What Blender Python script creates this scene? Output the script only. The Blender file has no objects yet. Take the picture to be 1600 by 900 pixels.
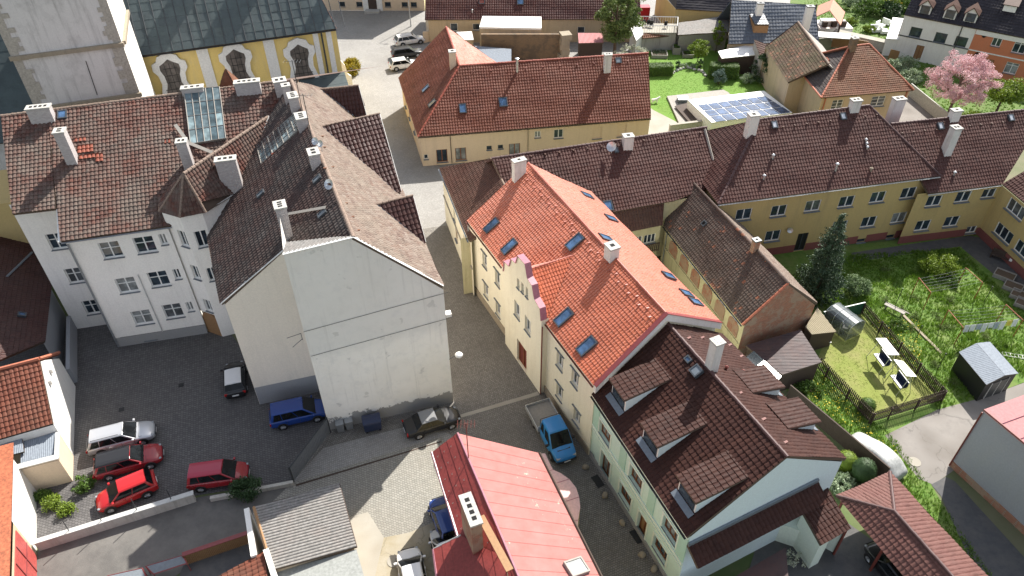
import bpy, bmesh, math, random
import numpy as np
from mathutils import Vector, Matrix
from mathutils.geometry import tessellate_polygon
R=math.radians
S=bpy.context.scene; COL=S.collection
# ---------------------------------------------------------------- camera, sun, sky
H=44.; F=1150.; TH=math.atan(1350/F); ROLL=-math.atan(13/1350)
fw=np.array([0,math.sin(TH),-math.cos(TH)]); r0=np.array([1.,0,0]); u0=np.cross(r0,fw)
rt=math.cos(ROLL)*r0+math.sin(ROLL)*u0; up=-math.sin(ROLL)*r0+math.cos(ROLL)*u0
CAM=np.array([0.,0.,H])
cam=bpy.data.cameras.new('camera'); co=bpy.data.objects.new('camera',cam); COL.objects.link(co)
cam.sensor_width=36; cam.lens=36*F/1600; cam.clip_start=.5; cam.clip_end=2000
co.matrix_world=Matrix(((rt[0],up[0],-fw[0],0),(rt[1],up[1],-fw[1],0),(rt[2],up[2],-fw[2],H),(0,0,0,1)))
S.camera=co
SUN_EL=R(43.6); SUN_AZ=R(58.5)
sv=Vector((math.cos(SUN_AZ)*math.cos(SUN_EL),math.sin(SUN_AZ)*math.cos(SUN_EL),math.sin(SUN_EL)))
sl=bpy.data.lights.new('sun','SUN'); sl.energy=4.6; sl.angle=R(.5); sl.color=(1,.95,.87)
so=bpy.data.objects.new('sun',sl); COL.objects.link(so); so.rotation_euler=sv.to_track_quat('Z','Y').to_euler(); so.location=(0,0,80)
W=bpy.data.worlds.new('World'); S.world=W; W.use_nodes=True
wn=W.node_tree; bg=wn.nodes['Background']; sky=wn.nodes.new('ShaderNodeTexSky'); sky.sky_type='NISHITA'; sky.sun_disc=False
sky.sun_elevation=SUN_EL; sky.sun_rotation=R(90)-SUN_AZ; sky.air_density=1.0; sky.dust_density=2.0; sky.altitude=400
hs=wn.nodes.new('ShaderNodeHueSaturation'); hs.inputs['Saturation'].default_value=.45; wn.links.new(sky.outputs[0],hs.inputs['Color']); wn.links.new(hs.outputs[0],bg.inputs[0]); bg.inputs[1].default_value=.115
S.view_settings.view_transform='Standard'; S.view_settings.look='None'; S.view_settings.exposure=1.0; S.view_settings.gamma=1
S.cycles.max_bounces=5; S.cycles.diffuse_bounces=3; S.cycles.glossy_bounces=3; S.cycles.caustics_reflective=False; S.cycles.caustics_refractive=False
# ---------------------------------------------------------------- photo pixel -> world
def ray(px,py): return fw*F+rt*(px-800)+up*(450-py)
def P(px,py,z=0.):
    d=ray(px,py); return CAM+d*((z-H)/d[2])
def proj(p):
    d=np.array(p,float)-CAM; w=d.dot(fw); return 800+F*d.dot(rt)/w, 450-F*d.dot(up)/w
def V(px,py,A,B):
    A=np.array(A,float)[:2];B=np.array(B,float)[:2]; n=np.array([-(B-A)[1],(B-A)[0]]); d=ray(px,py)
    return CAM+d*((A-CAM[:2]).dot(n)/d[:2].dot(n))
def plane(a,b,c):
    n=np.cross(np.subtract(b,a),np.subtract(c,a)); n/=np.linalg.norm(n)
    if n[2]<0:n=-n
    return n,float(n.dot(a))
def RP(px,py,pl):
    d=ray(px,py); n,k=pl; return CAM+d*((k-n.dot(CAM))/n.dot(d))
def pitchpl(a,b,deg):
    a=np.array(a,float);b=np.array(b,float); d=b-a; s=np.array([-d[1],d[0],0]); s/=np.linalg.norm(s); t=R(deg)
    return plane(a,b,a+s*math.cos(t)+np.array([0,0,math.sin(t)]))
def ZP(x,y,pl): n,k=pl; return (k-n[0]*x-n[1]*y)/n[2]
def onpl(x,y,pl): return np.array([x,y,ZP(x,y,pl)])
def Z(x0,y0,s): return lambda x,y:(x0+x/s,y0+y/s)
def hz(xy,py,lo=0,hi=40):      # height above xy that shows at row py
    for _ in range(50):
        m=(lo+hi)/2
        if proj((xy[0],xy[1],m))[1]>py: lo=m
        else: hi=m
    return lo
def unit(v): v=np.array(v,float); return v/np.linalg.norm(v)
# ---------------------------------------------------------------- materials
MATS={}
class NT:
    def __init__(s,name):
        s.m=bpy.data.materials.new(name); s.m.use_nodes=True; s.t=s.m.node_tree; s.b=s.t.nodes['Principled BSDF']
    def n(s,typ,**k):
        x=s.t.nodes.new(typ)
        for a,b in k.items(): setattr(x,a,b)
        return x
    def l(s,a,b): s.t.links.new(a,b)
    def pos(s,scale=(1,1,1),rot=0):
        g=s.n('ShaderNodeNewGeometry'); m=s.n('ShaderNodeMapping'); m.inputs['Scale'].default_value=scale; m.inputs['Rotation'].default_value=(0,0,rot)
        s.l(g.outputs['Position'],m.inputs[0]); return m.outputs[0]
    def noise(s,v,sc,det=4,ro=.6):
        x=s.n('ShaderNodeTexNoise'); x.inputs['Scale'].default_value=sc; x.inputs['Detail'].default_value=det; x.inputs['Roughness'].default_value=ro
        if v is not None: s.l(v,x.inputs['Vector'])
        return x.outputs['Fac']
    def ramp(s,f,stops):
        x=s.n('ShaderNodeValToRGB'); e=x.color_ramp.elements
        while len(e)<len(stops): e.new(.5)
        for i,(p,c) in enumerate(stops):
            e[i].position=p; e[i].color=(*c,1) if len(c)==3 else c
        s.l(f,x.inputs[0]); return x.outputs[0]
    def mix(s,f,a,b,mode='MIX'):
        x=s.n('ShaderNodeMix',data_type='RGBA',blend_type=mode)
        for i,v in ((0,f),(6,a),(7,b)):
            if hasattr(v,'links') or hasattr(v,'is_output'): s.l(v,x.inputs[i])
            elif i==0: x.inputs[0].default_value=v
            else: x.inputs[i].default_value=(*v,1)
        return x.outputs[2]
    def math(s,op,a,b=None):
        x=s.n('ShaderNodeMath',operation=op)
        for i,v in ((0,a),(1,b)):
            if v is None: continue
            if hasattr(v,'is_output'): s.l(v,x.inputs[i])
            else: x.inputs[i].default_value=v
        return x.outputs[0]
    def bump(s,h,st=.3,d=.02):
        x=s.n('ShaderNodeBump'); x.inputs['Strength'].default_value=st; x.inputs['Distance'].default_value=d
        s.l(h,x.inputs['Height']); s.l(x.outputs[0],s.b.inputs['Normal'])
    def col(s,c):
        if hasattr(c,'is_output'): s.l(c,s.b.inputs['Base Color'])
        else: s.b.inputs['Base Color'].default_value=(*c,1)
    def done(s,rough=.8,metal=0,**k):
        s.b.inputs['Roughness'].default_value=rough; s.b.inputs['Metallic'].default_value=metal
        for a,b in k.items(): s.b.inputs[a.replace('_',' ')].default_value=b
        return s.m
def sc3(c,k): return tuple(min(1,x*k) for x in c)
def plain(name,c,rough=.6,metal=0,var=.12,**k):
    if name in MATS: return MATS[name]
    n=NT(name); f=n.noise(n.pos(),6,5)
    n.col(n.ramp(f,[(.3,sc3(c,1-var)),(.7,sc3(c,1+var))])); MATS[name]=n.done(rough,metal,**k); return MATS[name]
def plaster(name,c,stain=(.3,.28,.24),amt=.35,rough=.9,streak=True):
    if name in MATS: return MATS[name]
    n=NT(name); p=n.pos(); f=n.noise(p,.45,6,.65); g=n.noise(p,9,4)
    base=n.mix(n.ramp(g,[(.3,(0,0,0)),(.7,(1,1,1))]),sc3(c,.93),sc3(c,1.05))
    s1=n.noise(n.pos((1.6,1.6,.12)),1.4,6,.7) if streak else f
    m=n.math('MULTIPLY',n.ramp(s1,[(.5,(0,0,0)),(.78,(1,1,1))]),amt)
    base=n.mix(m,base,stain); m2=n.math('MULTIPLY',n.ramp(f,[(.52,(0,0,0)),(.72,(1,1,1))]),amt*.7)
    n.col(n.mix(m2,base,sc3(stain,1.2))); n.bump(n.noise(p,25,6),.25,.02); MATS[name]=n.done(rough); return MATS[name]
def tilemat(name,cs,rough=.6,weather=None,wamt=.5,odd=None,oddp=.02,spec=.3,wsc=.35,sheen=0,dark=1,mot=.8):
    """per-tile random colour (UV holds one point per tile) + weathering patches"""
    if name in MATS: return MATS[name]
    dark*=.8; cs=[sc3(c_,dark) for c_ in cs]; weather=sc3(weather,dark) if weather else None
    n=NT(name); uv=n.n('ShaderNodeUVMap'); uv.uv_map='UV'
    w=n.n('ShaderNodeTexWhiteNoise',noise_dimensions='2D'); n.l(uv.outputs[0],w.inputs['Vector'])
    st=[((i+.0)/(max(1,len(cs)-1)),c) for i,c in enumerate(cs)]
    c=n.ramp(w.outputs['Value'],st); p=n.pos()
    if weather:
        f=n.noise(p,wsc,6,.7); g=n.noise(p,14,4); h=n.math('ADD',n.math('MULTIPLY',f,.75),n.math('MULTIPLY',g,.25))
        c=n.mix(n.math('MULTIPLY',n.ramp(h,[(.42,(0,0,0)),(.6,(1,1,1))]),wamt),c,weather)
    if odd:
        sp=n.n('ShaderNodeSeparateColor'); n.l(w.outputs['Color'],sp.inputs[0])
        f2=n.noise(p,.5,2); c=n.mix(n.math('GREATER_THAN',n.math('ADD',sp.outputs[1],n.math('MULTIPLY',f2,.5)),1.25-oddp),c,odd)
    d=n.noise(p,30,3); c=n.mix(n.math('MULTIPLY',d,.3),c,sc3(cs[0],.7))
    b1=n.ramp(n.noise(p,.9,7,.7),[(.3,(.62,.62,.62)),(.5,(1,1,1)),(.72,(1.0,1.0,1.0))]); c=n.mix(mot,c,b1,'MULTIPLY')
    b2=n.ramp(n.noise(p,2.6,6,.75),[(.5,(0,0,0)),(.7,(1,1,1))]); c=n.mix(n.math('MULTIPLY',b2,mot*.35),c,weather or sc3(cs[1],1.6))
    n.col(c); n.bump(d,.2,.01); n.b.inputs['Sheen Weight'].default_value=sheen; n.b.inputs['Sheen Roughness'].default_value=.4; MATS[name]=n.done(rough,0,Specular_IOR_Level=spec); return MATS[name]
def glassmat(name,c=(.02,.03,.04),rough=.06):
    if name in MATS: return MATS[name]
    n=NT(name); n.col(n.ramp(n.noise(n.pos(),1.3,2),[(.4,c),(.65,sc3(c,2.2))])); MATS[name]=n.done(rough,0,Specular_IOR_Level=.6); return MATS[name]
# ---------------------------------------------------------------- mesh helpers
def tag(o,label=None,cat=None,group=None,kind=None):
    if label:o['label']=label
    if cat:o['category']=cat
    if group:o['group']=group
    if kind:o['kind']=kind
    return o
def thing(name,label,cat,loc=(0,0,0),group=None,rz=0):
    o=bpy.data.objects.new(name,None); COL.objects.link(o); o.location=Vector([float(v) for v in loc]); o.rotation_euler=(0,0,rz); o.empty_display_size=.5
    return tag(o,label,cat,group)
def wloc(o):
    v=Vector((0,0,0))
    while o: v+=o.location; o=o.parent
    return v
class MB:
    def __init__(s): s.v=[];s.f=[];s.mi=[];s.smooth=False
    def add(s,vs,fs,mi=0):
        k=len(s.v); s.v+= [tuple(float(c) for c in p) for p in vs]; s.f+=[tuple(i+k for i in f) for f in fs]; s.mi+=[mi]*len(fs); return s
    def box(s,c,d,rz=0,mi=0,tz=0,taper=1):
        """c = centre of bottom, d = (dx,dy,dz)"""
        a,b,h=d[0]/2,d[1]/2,d[2]; cs,sn=math.cos(rz),math.sin(rz); vs=[]
        for z,k in ((0,1),(h,taper)):
            for x,y in ((-a,-b),(a,-b),(a,b),(-a,b)):
                x*=k;y*=k; vs.append((c[0]+x*cs-y*sn,c[1]+x*sn+y*cs,c[2]+z))
        return s.add(vs,[(3,2,1,0),(4,5,6,7),(0,1,5,4),(1,2,6,5),(2,3,7,6),(3,0,4,7)],mi)
    def obox(s,o,ax,ay,az,mi=0):
        """box with corner-centred origin o and full-extent vectors ax ay az (centred on ax,ay; from 0 on az)"""
        o=np.array(o,float);ax=np.array(ax,float)/2;ay=np.array(ay,float)/2;az=np.array(az,float)
        vs=[o-ax-ay,o+ax-ay,o+ax+ay,o-ax+ay]; vs+=[v+az for v in vs]
        return s.add(vs,[(3,2,1,0),(4,5,6,7),(0,1,5,4),(1,2,6,5),(2,3,7,6),(3,0,4,7)],mi)
    def prism(s,poly,z0,z1,mi=0,topmi=None):
        n=len(poly); vs=[(p[0],p[1],z0) for p in poly]+[(p[0],p[1],z1) for p in poly]
        s.add(vs,[(i,(i+1)%n,(i+1)%n+n,i+n) for i in range(n)]+[tuple(range(n-1,-1,-1))],mi)
        s.add([(p[0],p[1],z1) for p in poly],[tuple(range(n))],mi if topmi is None else topmi); return s
    def slab(s,poly3,t,mi=0):
        """poly in space, thickness t downwards along normal"""
        pl=[np.array(p,float) for p in poly3]; n=newell(pl)
        if n[2]<0: pl=pl[::-1]; n=-n
        k=len(pl); vs=pl+[p-n*t for p in pl]
        return s.add(vs,[tuple(range(k)),tuple(range(2*k-1,k-1,-1))]+[((i+1)%k,i,i+k,(i+1)%k+k) for i in range(k)],mi)
    def tube(s,a,b,r,r2=None,seg=8,mi=0,cap=True):
        a=np.array(a,float);b=np.array(b,float);r2=r if r2 is None else r2; d=unit(b-a)
        x=unit(np.cross(d,(0,0,1) if abs(d[2])<.9 else (1,0,0))); y=np.cross(d,x); vs=[]
        for c,q in ((a,r),(b,r2)):
            for i in range(seg): t=2*math.pi*i/seg; vs.append(c+q*(math.cos(t)*x+math.sin(t)*y))
        fs=[(i,(i+1)%seg,(i+1)%seg+seg,i+seg) for i in range(seg)]
        if cap: fs+=[tuple(range(seg-1,-1,-1)),tuple(range(seg,2*seg))]
        return s.add(vs,fs,mi)
    def path(s,pts,r,seg=6,mi=0):
        for a,b in zip(pts[:-1],pts[1:]): s.tube(a,b,r,seg=seg,mi=mi)
        return s
    def lathe(s,c,prof,seg=16,mi=0):
        k=len(s.v); vs=[];fs=[]
        for r,z in prof:
            for i in range(seg): t=2*math.pi*i/seg; vs.append((c[0]+r*math.cos(t),c[1]+r*math.sin(t),c[2]+z))
        for j in range(len(prof)-1):
            for i in range(seg): fs.append((j*seg+i,j*seg+(i+1)%seg,(j+1)*seg+(i+1)%seg,(j+1)*seg+i))
        fs.append(tuple(range(seg-1,-1,-1))); fs.append(tuple((len(prof)-1)*seg+i for i in range(seg)))
        return s.add(vs,fs,mi)
    def build(s,name,mats,parent=None,world=True,smooth=False,bevel=0):
        me=bpy.data.meshes.new(name); off=wloc(parent) if (parent is not None and world) else Vector((0,0,0))
        me.from_pydata([(x-off.x,y-off.y,z-off.z) for x,y,z in s.v],[],s.f)
        mats=mats if isinstance(mats,(list,tuple)) else [mats]
        mats=[MATS[q] if isinstance(q,str) else q for q in mats]
        for m in mats: me.materials.append(m)
        if len(mats)>1: me.polygons.foreach_set('material_index',s.mi)
        if smooth: me.polygons.foreach_set('use_smooth',[True]*len(me.polygons))
        o=bpy.data.objects.new(name,me); COL.objects.link(o)
        if parent is not None: o.parent=parent
        if bevel:
            b=o.modifiers.new('bevel','BEVEL'); b.width=bevel; b.segments=2; b.limit_method='ANGLE'
        return o
def newell(pl):
    n=np.zeros(3)
    for i in range(len(pl)):
        a=pl[i];b=pl[(i+1)%len(pl)]; n+=np.cross(a,b)
    return n/np.linalg.norm(n)
def copy_tree(o,parent=None):
    c=o.copy(); COL.objects.link(c); c.parent=parent
    for ch in list(o.children): copy_tree(ch,c)
    return c
def top(o,name,label,cat,group=None):
    return tag(o,label,cat,group)
# ---------------------------------------------------------------- roofs
def roof(parent,poly3,mat,tw=.3,th=.36,amp=.035,step=.03,segs=4,thick=.16,name='roof',under=None,lift=.02):
    pl=[np.array(p,float) for p in poly3]; n=newell(pl)
    if n[2]<0: pl=pl[::-1]; n=-n
    o=pl[0]; u=np.cross((0,0,1),n)
    u=unit(u) if np.linalg.norm(u)>.02 else unit((pl[1]-pl[0]))
    v=np.cross(n,u)
    if v[2]<-1e-6: v=-v;u=-u
    P2=np.array([((p-o).dot(u),(p-o).dot(v)) for p in pl])
    area=sum(P2[i][0]*P2[(i+1)%len(P2)][1]-P2[(i+1)%len(P2)][0]*P2[i][1] for i in range(len(P2)))
    if area<0: P2=P2[::-1]
    mn=P2.min(0)-.001; mx=P2.max(0)+.001; nu=int((mx[0]-mn[0])/tw*segs)+2; nk=int((mx[1]-mn[1])/th)+1
    us=mn[0]+np.arange(nu)*tw/segs; prof={4:[0,.8,1,.8],2:[0,1],1:[0],3:[0,1,1]}[segs]; hu=amp*np.array([prof[i%segs] for i in range(nu)])
    vsl=[];hv=[];rows=[]
    for k in range(nk):
        vsl+=[mn[1]+k*th,mn[1]+(k+.93)*th]; hv+=[step,0.]
    vsl.append(mn[1]+nk*th); hv.append(step); vsl=np.array(vsl); hv=np.array(hv); nv=len(vsl)
    U,VV=np.meshgrid(us,vsl); HH=hu[None,:]+hv[:,None]+lift; wob=(lambda X,Y: .022*np.sin(X*.8+Y*.35)+.016*np.sin(X*1.9-Y*1.1+2)+.012*np.sin(Y*2.3+X*.4)) if lift<.04 and th<2 else (lambda X,Y: 0*X); HH=HH+wob(U,VV)+(np.random.RandomState(len(parent.children)+7).normal(size=HH.shape)*(.006 if th<2 else 0))
    inside=np.ones(U.shape,bool); outs=[]
    E=[(P2[i],P2[(i+1)%len(P2)]) for i in range(len(P2))]
    for a,b in E:
        sd=(b[0]-a[0])*(VV-a[1])-(b[1]-a[1])*(U-a[0]); inside&=sd>=-1e-9; outs.append(sd<-1e-9)
    q=lambda M:(M[:-1,:-1],M[:-1,1:],M[1:,1:],M[1:,:-1])
    allin=np.logical_and.reduce(q(inside)); allout=np.zeros(allin.shape,bool)
    for s_ in outs: allout|=np.logical_and.reduce(q(s_))
    idx=np.arange(U.size).reshape(U.shape); fin=np.stack(q(idx),-1)[allin]
    used=np.unique(fin); remap=-np.ones(U.size,int); remap[used]=np.arange(len(used))
    P3=o+U[...,None]*u+VV[...,None]*v+HH[...,None]*n; verts=P3.reshape(-1,3)[used].tolist(); faces=remap[fin].tolist()
    jj,ii=np.nonzero(allin); cen=[((i//segs)+.5,(j//2)+.5) for j,i in zip(jj,ii)]
    jj,ii=np.nonzero(~allin&~allout)
    for j,i in zip(jj,ii):
        quad=[(us[i],vsl[j]),(us[i+1],vsl[j]),(us[i+1],vsl[j+1]),(us[i],vsl[j+1])]; pp=quad
        for a,b in E:
            res=[]; m=len(pp)
            for t in range(m):
                A=pp[t];B=pp[(t+1)%m]; sa=(b[0]-a[0])*(A[1]-a[1])-(b[1]-a[1])*(A[0]-a[0]); sb=(b[0]-a[0])*(B[1]-a[1])-(b[1]-a[1])*(B[0]-a[0])
                if sa>=0: res.append(A)
                if (sa>=0)!=(sb>=0): t_=sa/(sa-sb); res.append((A[0]+(B[0]-A[0])*t_,A[1]+(B[1]-A[1])*t_))
            pp=res
            if len(pp)<3: break
        if len(pp)<3: continue
        k=len(verts)
        for x,y in pp:
            fu=(x-us[i])/(us[i+1]-us[i]); fv=(y-vsl[j])/(vsl[j+1]-vsl[j]); h=lift+hu[i]*(1-fu)+hu[i+1]*fu+hv[j]*(1-fv)+hv[j+1]*fv+float(wob(np.float64(x),np.float64(y)))
            verts.append((o+x*u+y*v+h*n).tolist())
        faces.append(list(range(k,k+len(pp)))); cen.append(((i//segs)+.5,(j//2)+.5))
    nt=len(faces); k=len(verts); m=len(pl); verts+=[p.tolist() for p in pl]+[(p-n*thick).tolist() for p in pl]
    # skirt up to tiles top
    sk=len(verts); verts+=[(p+n*(lift+.6*(amp+step))).tolist() for p in pl]
    faces.append([k+m+i for i in range(m-1,-1,-1)])
    for i in range(m): i2=(i+1)%m; faces.append([sk+i2,sk+i,k+m+i,k+m+i2])
    off=wloc(parent); off=np.array(off)
    me=bpy.data.meshes.new(name); me.from_pydata((np.array(verts)-off).tolist(),[],faces)
    me.materials.append(mat); me.materials.append(under or MATS['eave_wood'])
    mi=[0]*nt+[1]*(len(faces)-nt); me.polygons.foreach_set('material_index',mi)
    uvl=me.uv_layers.new(name='UV'); ls=np.zeros((len(me.loops),2)); lt=np.zeros(len(me.polygons),int); me.polygons.foreach_get('loop_total',lt)
    cen=np.array(cen+[(.5,.5)]*(len(faces)-nt)); off2=np.array([random.randint(0,99),random.randint(0,99)])
    uvl.data.foreach_set('uv',np.repeat(cen+off2,lt,0).ravel())
    ob=bpy.data.objects.new(name,me); COL.objects.link(ob); ob.parent=parent
    return ob
def ridge(parent,a,b,mat,r=.13,seg=.4,name='ridge_cap'):
    a=np.array(a,float);b=np.array(b,float); L=np.linalg.norm(b-a); d=(b-a)/L; s=unit(np.cross(d,(0,0,1))); w=np.cross(s,d)
    n=max(1,int(L/seg)); m=MB()
    for i in range(n):
        p=a+d*L*i/n+w*random.uniform(-.012,.014)+s*random.uniform(-.01,.01); q_=a+d*(L*(i+1)/n+.03)+w*random.uniform(-.012,.012); vs=[]
        for c,rr in ((p,r),(q_,r*.82)):
            for k in range(6): t=math.pi*k/5; vs.append(c+rr*(math.cos(t)*s+(math.sin(t)*1.0)*w)+w*.02)
        m.add(vs,[(k,k+1,k+7,k+6) for k in range(5)]+[tuple(range(5,-1,-1)),tuple(range(6,12))])
    ob=m.build(name,mat,parent)
    uvl=ob.data.uv_layers.new(name='UV'); lt=[len(p.vertices) for p in ob.data.polygons]; out=[]
    for i,l in enumerate(lt): out+=[(i//7)+.5,77.5]*l
    uvl.data.foreach_set('uv',out); return ob
def gutter(parent,a,b,mat,drop=.06,out=.1,r=.07):
    a=np.array(a,float);b=np.array(b,float); m=MB(); d=unit(b-a); o=np.array([d[1],-d[0],0])*out; z=np.array([0,0,-drop])
    s=np.array([d[1],-d[0],0]); vs=[]
    for c in (a+o+z,b+o+z):
        for k in range(7): t=math.pi+math.pi*k/6; vs.append(c+r*(math.cos(t)*s+math.sin(t)*np.array([0,0,1])))
        for k in range(6,-1,-1): t=math.pi+math.pi*k/6; vs.append(c+(r-.012)*(math.cos(t)*s+math.sin(t)*np.array([0,0,1])))
    n=14; m.add(vs,[(k,(k+1)%n,(k+1)%n+n,k+n) for k in range(n)]+[tuple(range(n)),tuple(range(2*n-1,n-1,-1))])
    return m.build('gutter',mat,parent)
def pipe(parent,pts,mat,r=.055,name='downpipe'):
    return MB().path(pts,r).build(name,mat,parent)
# ---------------------------------------------------------------- walls and windows
def wall(parent,faces,mats,name='wall'):
    """faces: list of (A,B,zb,top,holes[,mi]) ; top = z or [(t,z)..] t in 0..1 along A->B ; A->B left to right seen from outside; holes = [(u,z,w,h)]"""
    m=MB()
    for fc in faces:
        A,B,zb,tp,holes=fc[:5]; mi=fc[5] if len(fc)>5 else 0
        A=np.array(A,float)[:2];B=np.array(B,float)[:2]; L=np.linalg.norm(B-A); d=(B-A)/L; nrm=np.array([d[1],-d[0]])
        pt=lambda u,z,dep=0: (A[0]+d[0]*u-nrm[0]*dep,A[1]+d[1]*u-nrm[1]*dep,z)
        if np.isscalar(tp): tp=[(0,tp),(1,tp)]
        outer=[(0,zb),(L,zb)]+[(t*L,z) for t,z in sorted(tp,reverse=True)]
        hs=[h for h in holes if h[0]-h[2]/2>.02 and h[0]+h[2]/2<L-.02 and h[1]-h[3]/2>zb+.01]
        if not hs: m.add([pt(*p) for p in outer],[tuple(range(len(outer)))],mi); continue
        lp=[outer]+[[(u-w/2,z-h/2),(u+w/2,z-h/2),(u+w/2,z+h/2),(u-w/2,z+h/2)] for u,z,w,h in [h_[:4] for h_ in hs]]
        tri=tessellate_polygon([[Vector((x,y,0)) for x,y in l] for l in lp]); flat=[p for l in lp for p in l]
        fs=[]
        for t in tri:
            a,b,c=[flat[i] for i in t]; ar=(b[0]-a[0])*(c[1]-a[1])-(b[1]-a[1])*(c[0]-a[0])
            if abs(ar)<1e-7: continue
            fs.append(tuple(t) if ar>0 else tuple(reversed(t)))
        m.add([pt(*p) for p in flat],fs,mi)
        for l in lp[1:]:
            m.add([pt(*p) for p in l]+[pt(*p,.2) for p in l],[(i,(i+1)%4,(i+1)%4+4,i+4) for i in range(4)],mi)
    return m.build(name,mats,parent)
WC={}
def winmesh(key):
    if key in WC: return WC[key]
    st,w,h,fm,gm,sm=key
    f=MB(); t=.07; y0,y1=-.03,.05
    def bar(x,z,dx,dz,dy=.08,yy=.0): f.obox((x,yy,z),(dx,0,0),(0,dy,0),(0,0,dz))
    bar(-w/2+t/2,-h/2,t,h);bar(w/2-t/2,-h/2,t,h);bar(0,-h/2,w-2*t,t);bar(0,h/2-t,w-2*t,t)
    if st in('two','cross','twoT','six'): bar(0,-h/2+t,t*1.3,h-2*t)
    if st in('cross',): bar(-w/4,h*.08,w/2-t*1.65,t*.8); bar(w/4,h*.08,w/2-t*1.65,t*.8)
    if st=='six':
        for k in (-.17,.17): bar(-w/4,h*k,w/2-t*1.65,t*.5); bar(w/4,h*k,w/2-t*1.65,t*.5)
    if st=='twoT': bar(-w/4,h*.22,w/2-t*1.65,t*.8); bar(w/4,h*.22,w/2-t*1.65,t*.8)
    if st=='three': bar(-w/6,-h/2+t,t,h-2*t);bar(w/6,-h/2+t,t,h-2*t)
    if st=='grid':
        for k in range(1,4): bar(-w/2+w*k/4,-h/2+t,t*.5,h-2*t)
        for k in range(1,4): bar(0,-h/2+h*k/4,w-2*t,t*.4,.04)
    if st=='door': bar(0,-h/2+t,t,h-2*t)
    fo=f.build('window',MATS[fm]); 
    p=MB().obox((0,.03,-h/2+t*.5),(w-t,0,0),(0,.02,0),(0,0,h-t)).build('pane',MATS[gm]) 
    parts=[(fo.data,)]; pane=p.data; sill=None
    if sm: s_=MB().obox((0,-.19,-h/2-.05),(w+.1,0,0),(0,.26,0),(0,0,.045)).build('sill',MATS[sm]); sill=s_.data; bpy.data.objects.remove(s_)
    bpy.data.objects.remove(fo); bpy.data.objects.remove(p)
    WC[key]=(parts[0][0],pane,sill); return WC[key]
def windows(parent,A,B,specs,dep=.14,name='window'):
    """specs: (u,z,w,h,style,frame,glass,sill)"""
    A=np.array(A,float)[:2];B=np.array(B,float)[:2]; d=unit(B-A); nrm=np.array([d[1],-d[0]]); az=math.atan2(d[1],d[0]); off=wloc(parent)
    for s_ in specs:
        u,z,w,h=s_[:4]; st,fm,gm,sm=(list(s_[4:])+['two','frame_white','glass','sill_grey'][len(s_)-4:])[:4]
        if gm=='glass' and st!='one': gm=random.choice(['glass','glass','glass','glass_curtain','glass_mid'])
        fd,pd,sd=winmesh((st,round(w,2),round(h,2),fm,gm,sm)); nm='door' if st=='door' else name
        o=bpy.data.objects.new(nm,fd); COL.objects.link(o); o.parent=parent; p=A+d*u-nrm*dep; o.location=(p[0]-off.x,p[1]-off.y,z-off.z); o.rotation_euler=(0,0,az)
        c=bpy.data.objects.new('pane' if nm!='door' else 'door_leaf',pd); COL.objects.link(c); c.parent=o
        if sd and nm!='door': c=bpy.data.objects.new('sill',sd); COL.objects.link(c); c.parent=o
def W_(A,B,lst):
    """pixel-placed windows on the wall A-B : (px,py,w,h,...) -> (u,z,w,h,...)"""
    A=np.array(A,float)[:2];B=np.array(B,float)[:2]; d=unit(B-A); out=[]
    for s_ in lst:
        q=V(s_[0],s_[1],A,B); out.append(((q[:2]-A).dot(d),q[2],*s_[2:]))
    return out
def inset(A,B,k): # shift line A->B inwards (away from outward normal)
    A=np.array(A,float)[:2];B=np.array(B,float)[:2]; d=unit(B-A); n=np.array([d[1],-d[0]]); return A-n*k,B-n*k
def chimney(parent,base,toppy,pl,w=.6,d=.6,az=0,mat='chim_white',cap='concrete',nf=2,capped=False,name='chimney',hollow='near_black',proud=.06):
    b=RP(*base,pl) if not isinstance(base,np.ndarray) else base
    zt=hz(b,toppy,b[2],b[2]+12); m=MB().box((b[0],b[1],b[2]-1.2),(w,d,zt-b[2]+1.2-.12),az); c=m.build(name,MATS[mat],parent)
    cp=MB().box((b[0],b[1],zt-.12),(w+2*proud,d+2*proud,.12),az).build('chimney_cap',MATS[cap],c)
    f=MB(); L=max(w,d); ax=az if w>=d else az+math.pi/2; k=nf
    for i in range(k):
        t=(-.5+(i+.5)/k)*L*.82; s_=min(w,d)*.42; s2=min(s_,L/k*.5)
        f.box((b[0]+math.cos(ax)*t,b[1]+math.sin(ax)*t,zt+.003),(s2,s_,.012),ax)
    fo=f.build('flue_opening',MATS[hollow],c)  # thin black boxes on the cap stand for the darkness inside the flues
    if capped:
        h=MB().box((b[0],b[1],zt+.3),(w+.1,d+.1,.05),az)
        for sx in(-1,1):
            for sy in (-1,1): h.box((b[0]+sx*w*.4*math.cos(az)-sy*d*.4*math.sin(az),b[1]+sx*w*.4*math.sin(az)+sy*d*.4*math.cos(az),zt),(.06,.06,.3),az)
        ho=h.build('chimney_hood',MATS[cap],c)
    return c
def frame_on(pl):
    n=pl[0]; u=unit(np.cross((0,0,1),n)); v=np.cross(n,u); return u,v,n
def skylight(parent,px,pl,w=.8,h=1.2,fm='frame_dark',gm='glass_sky',t=.13,open_=0):
    c=RP(*px,pl); u,v,n=frame_on(pl); m=MB(); b=.09
    m.obox(c-v*(h/2-b/2),u*w,v*b,n*(t+.06)); m.obox(c+v*(h/2-b/2),u*w,v*b,n*(t+.06))
    m.obox(c-u*(w/2-b/2),u*b,v*(h-2*b),n*(t+.06)); m.obox(c+u*(w/2-b/2),u*b,v*(h-2*b),n*(t+.06))
    o=m.build('skylight',MATS[fm],parent)
    g=MB().obox(c+n*.02,u*(w-b),v*(h-b),n*t).build('pane',MATS[gm],o)
    return o
def part(mb,name,mat,parent,**k): return mb.build(name,MATS[mat] if isinstance(mat,str) else mat,parent,**k)
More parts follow.
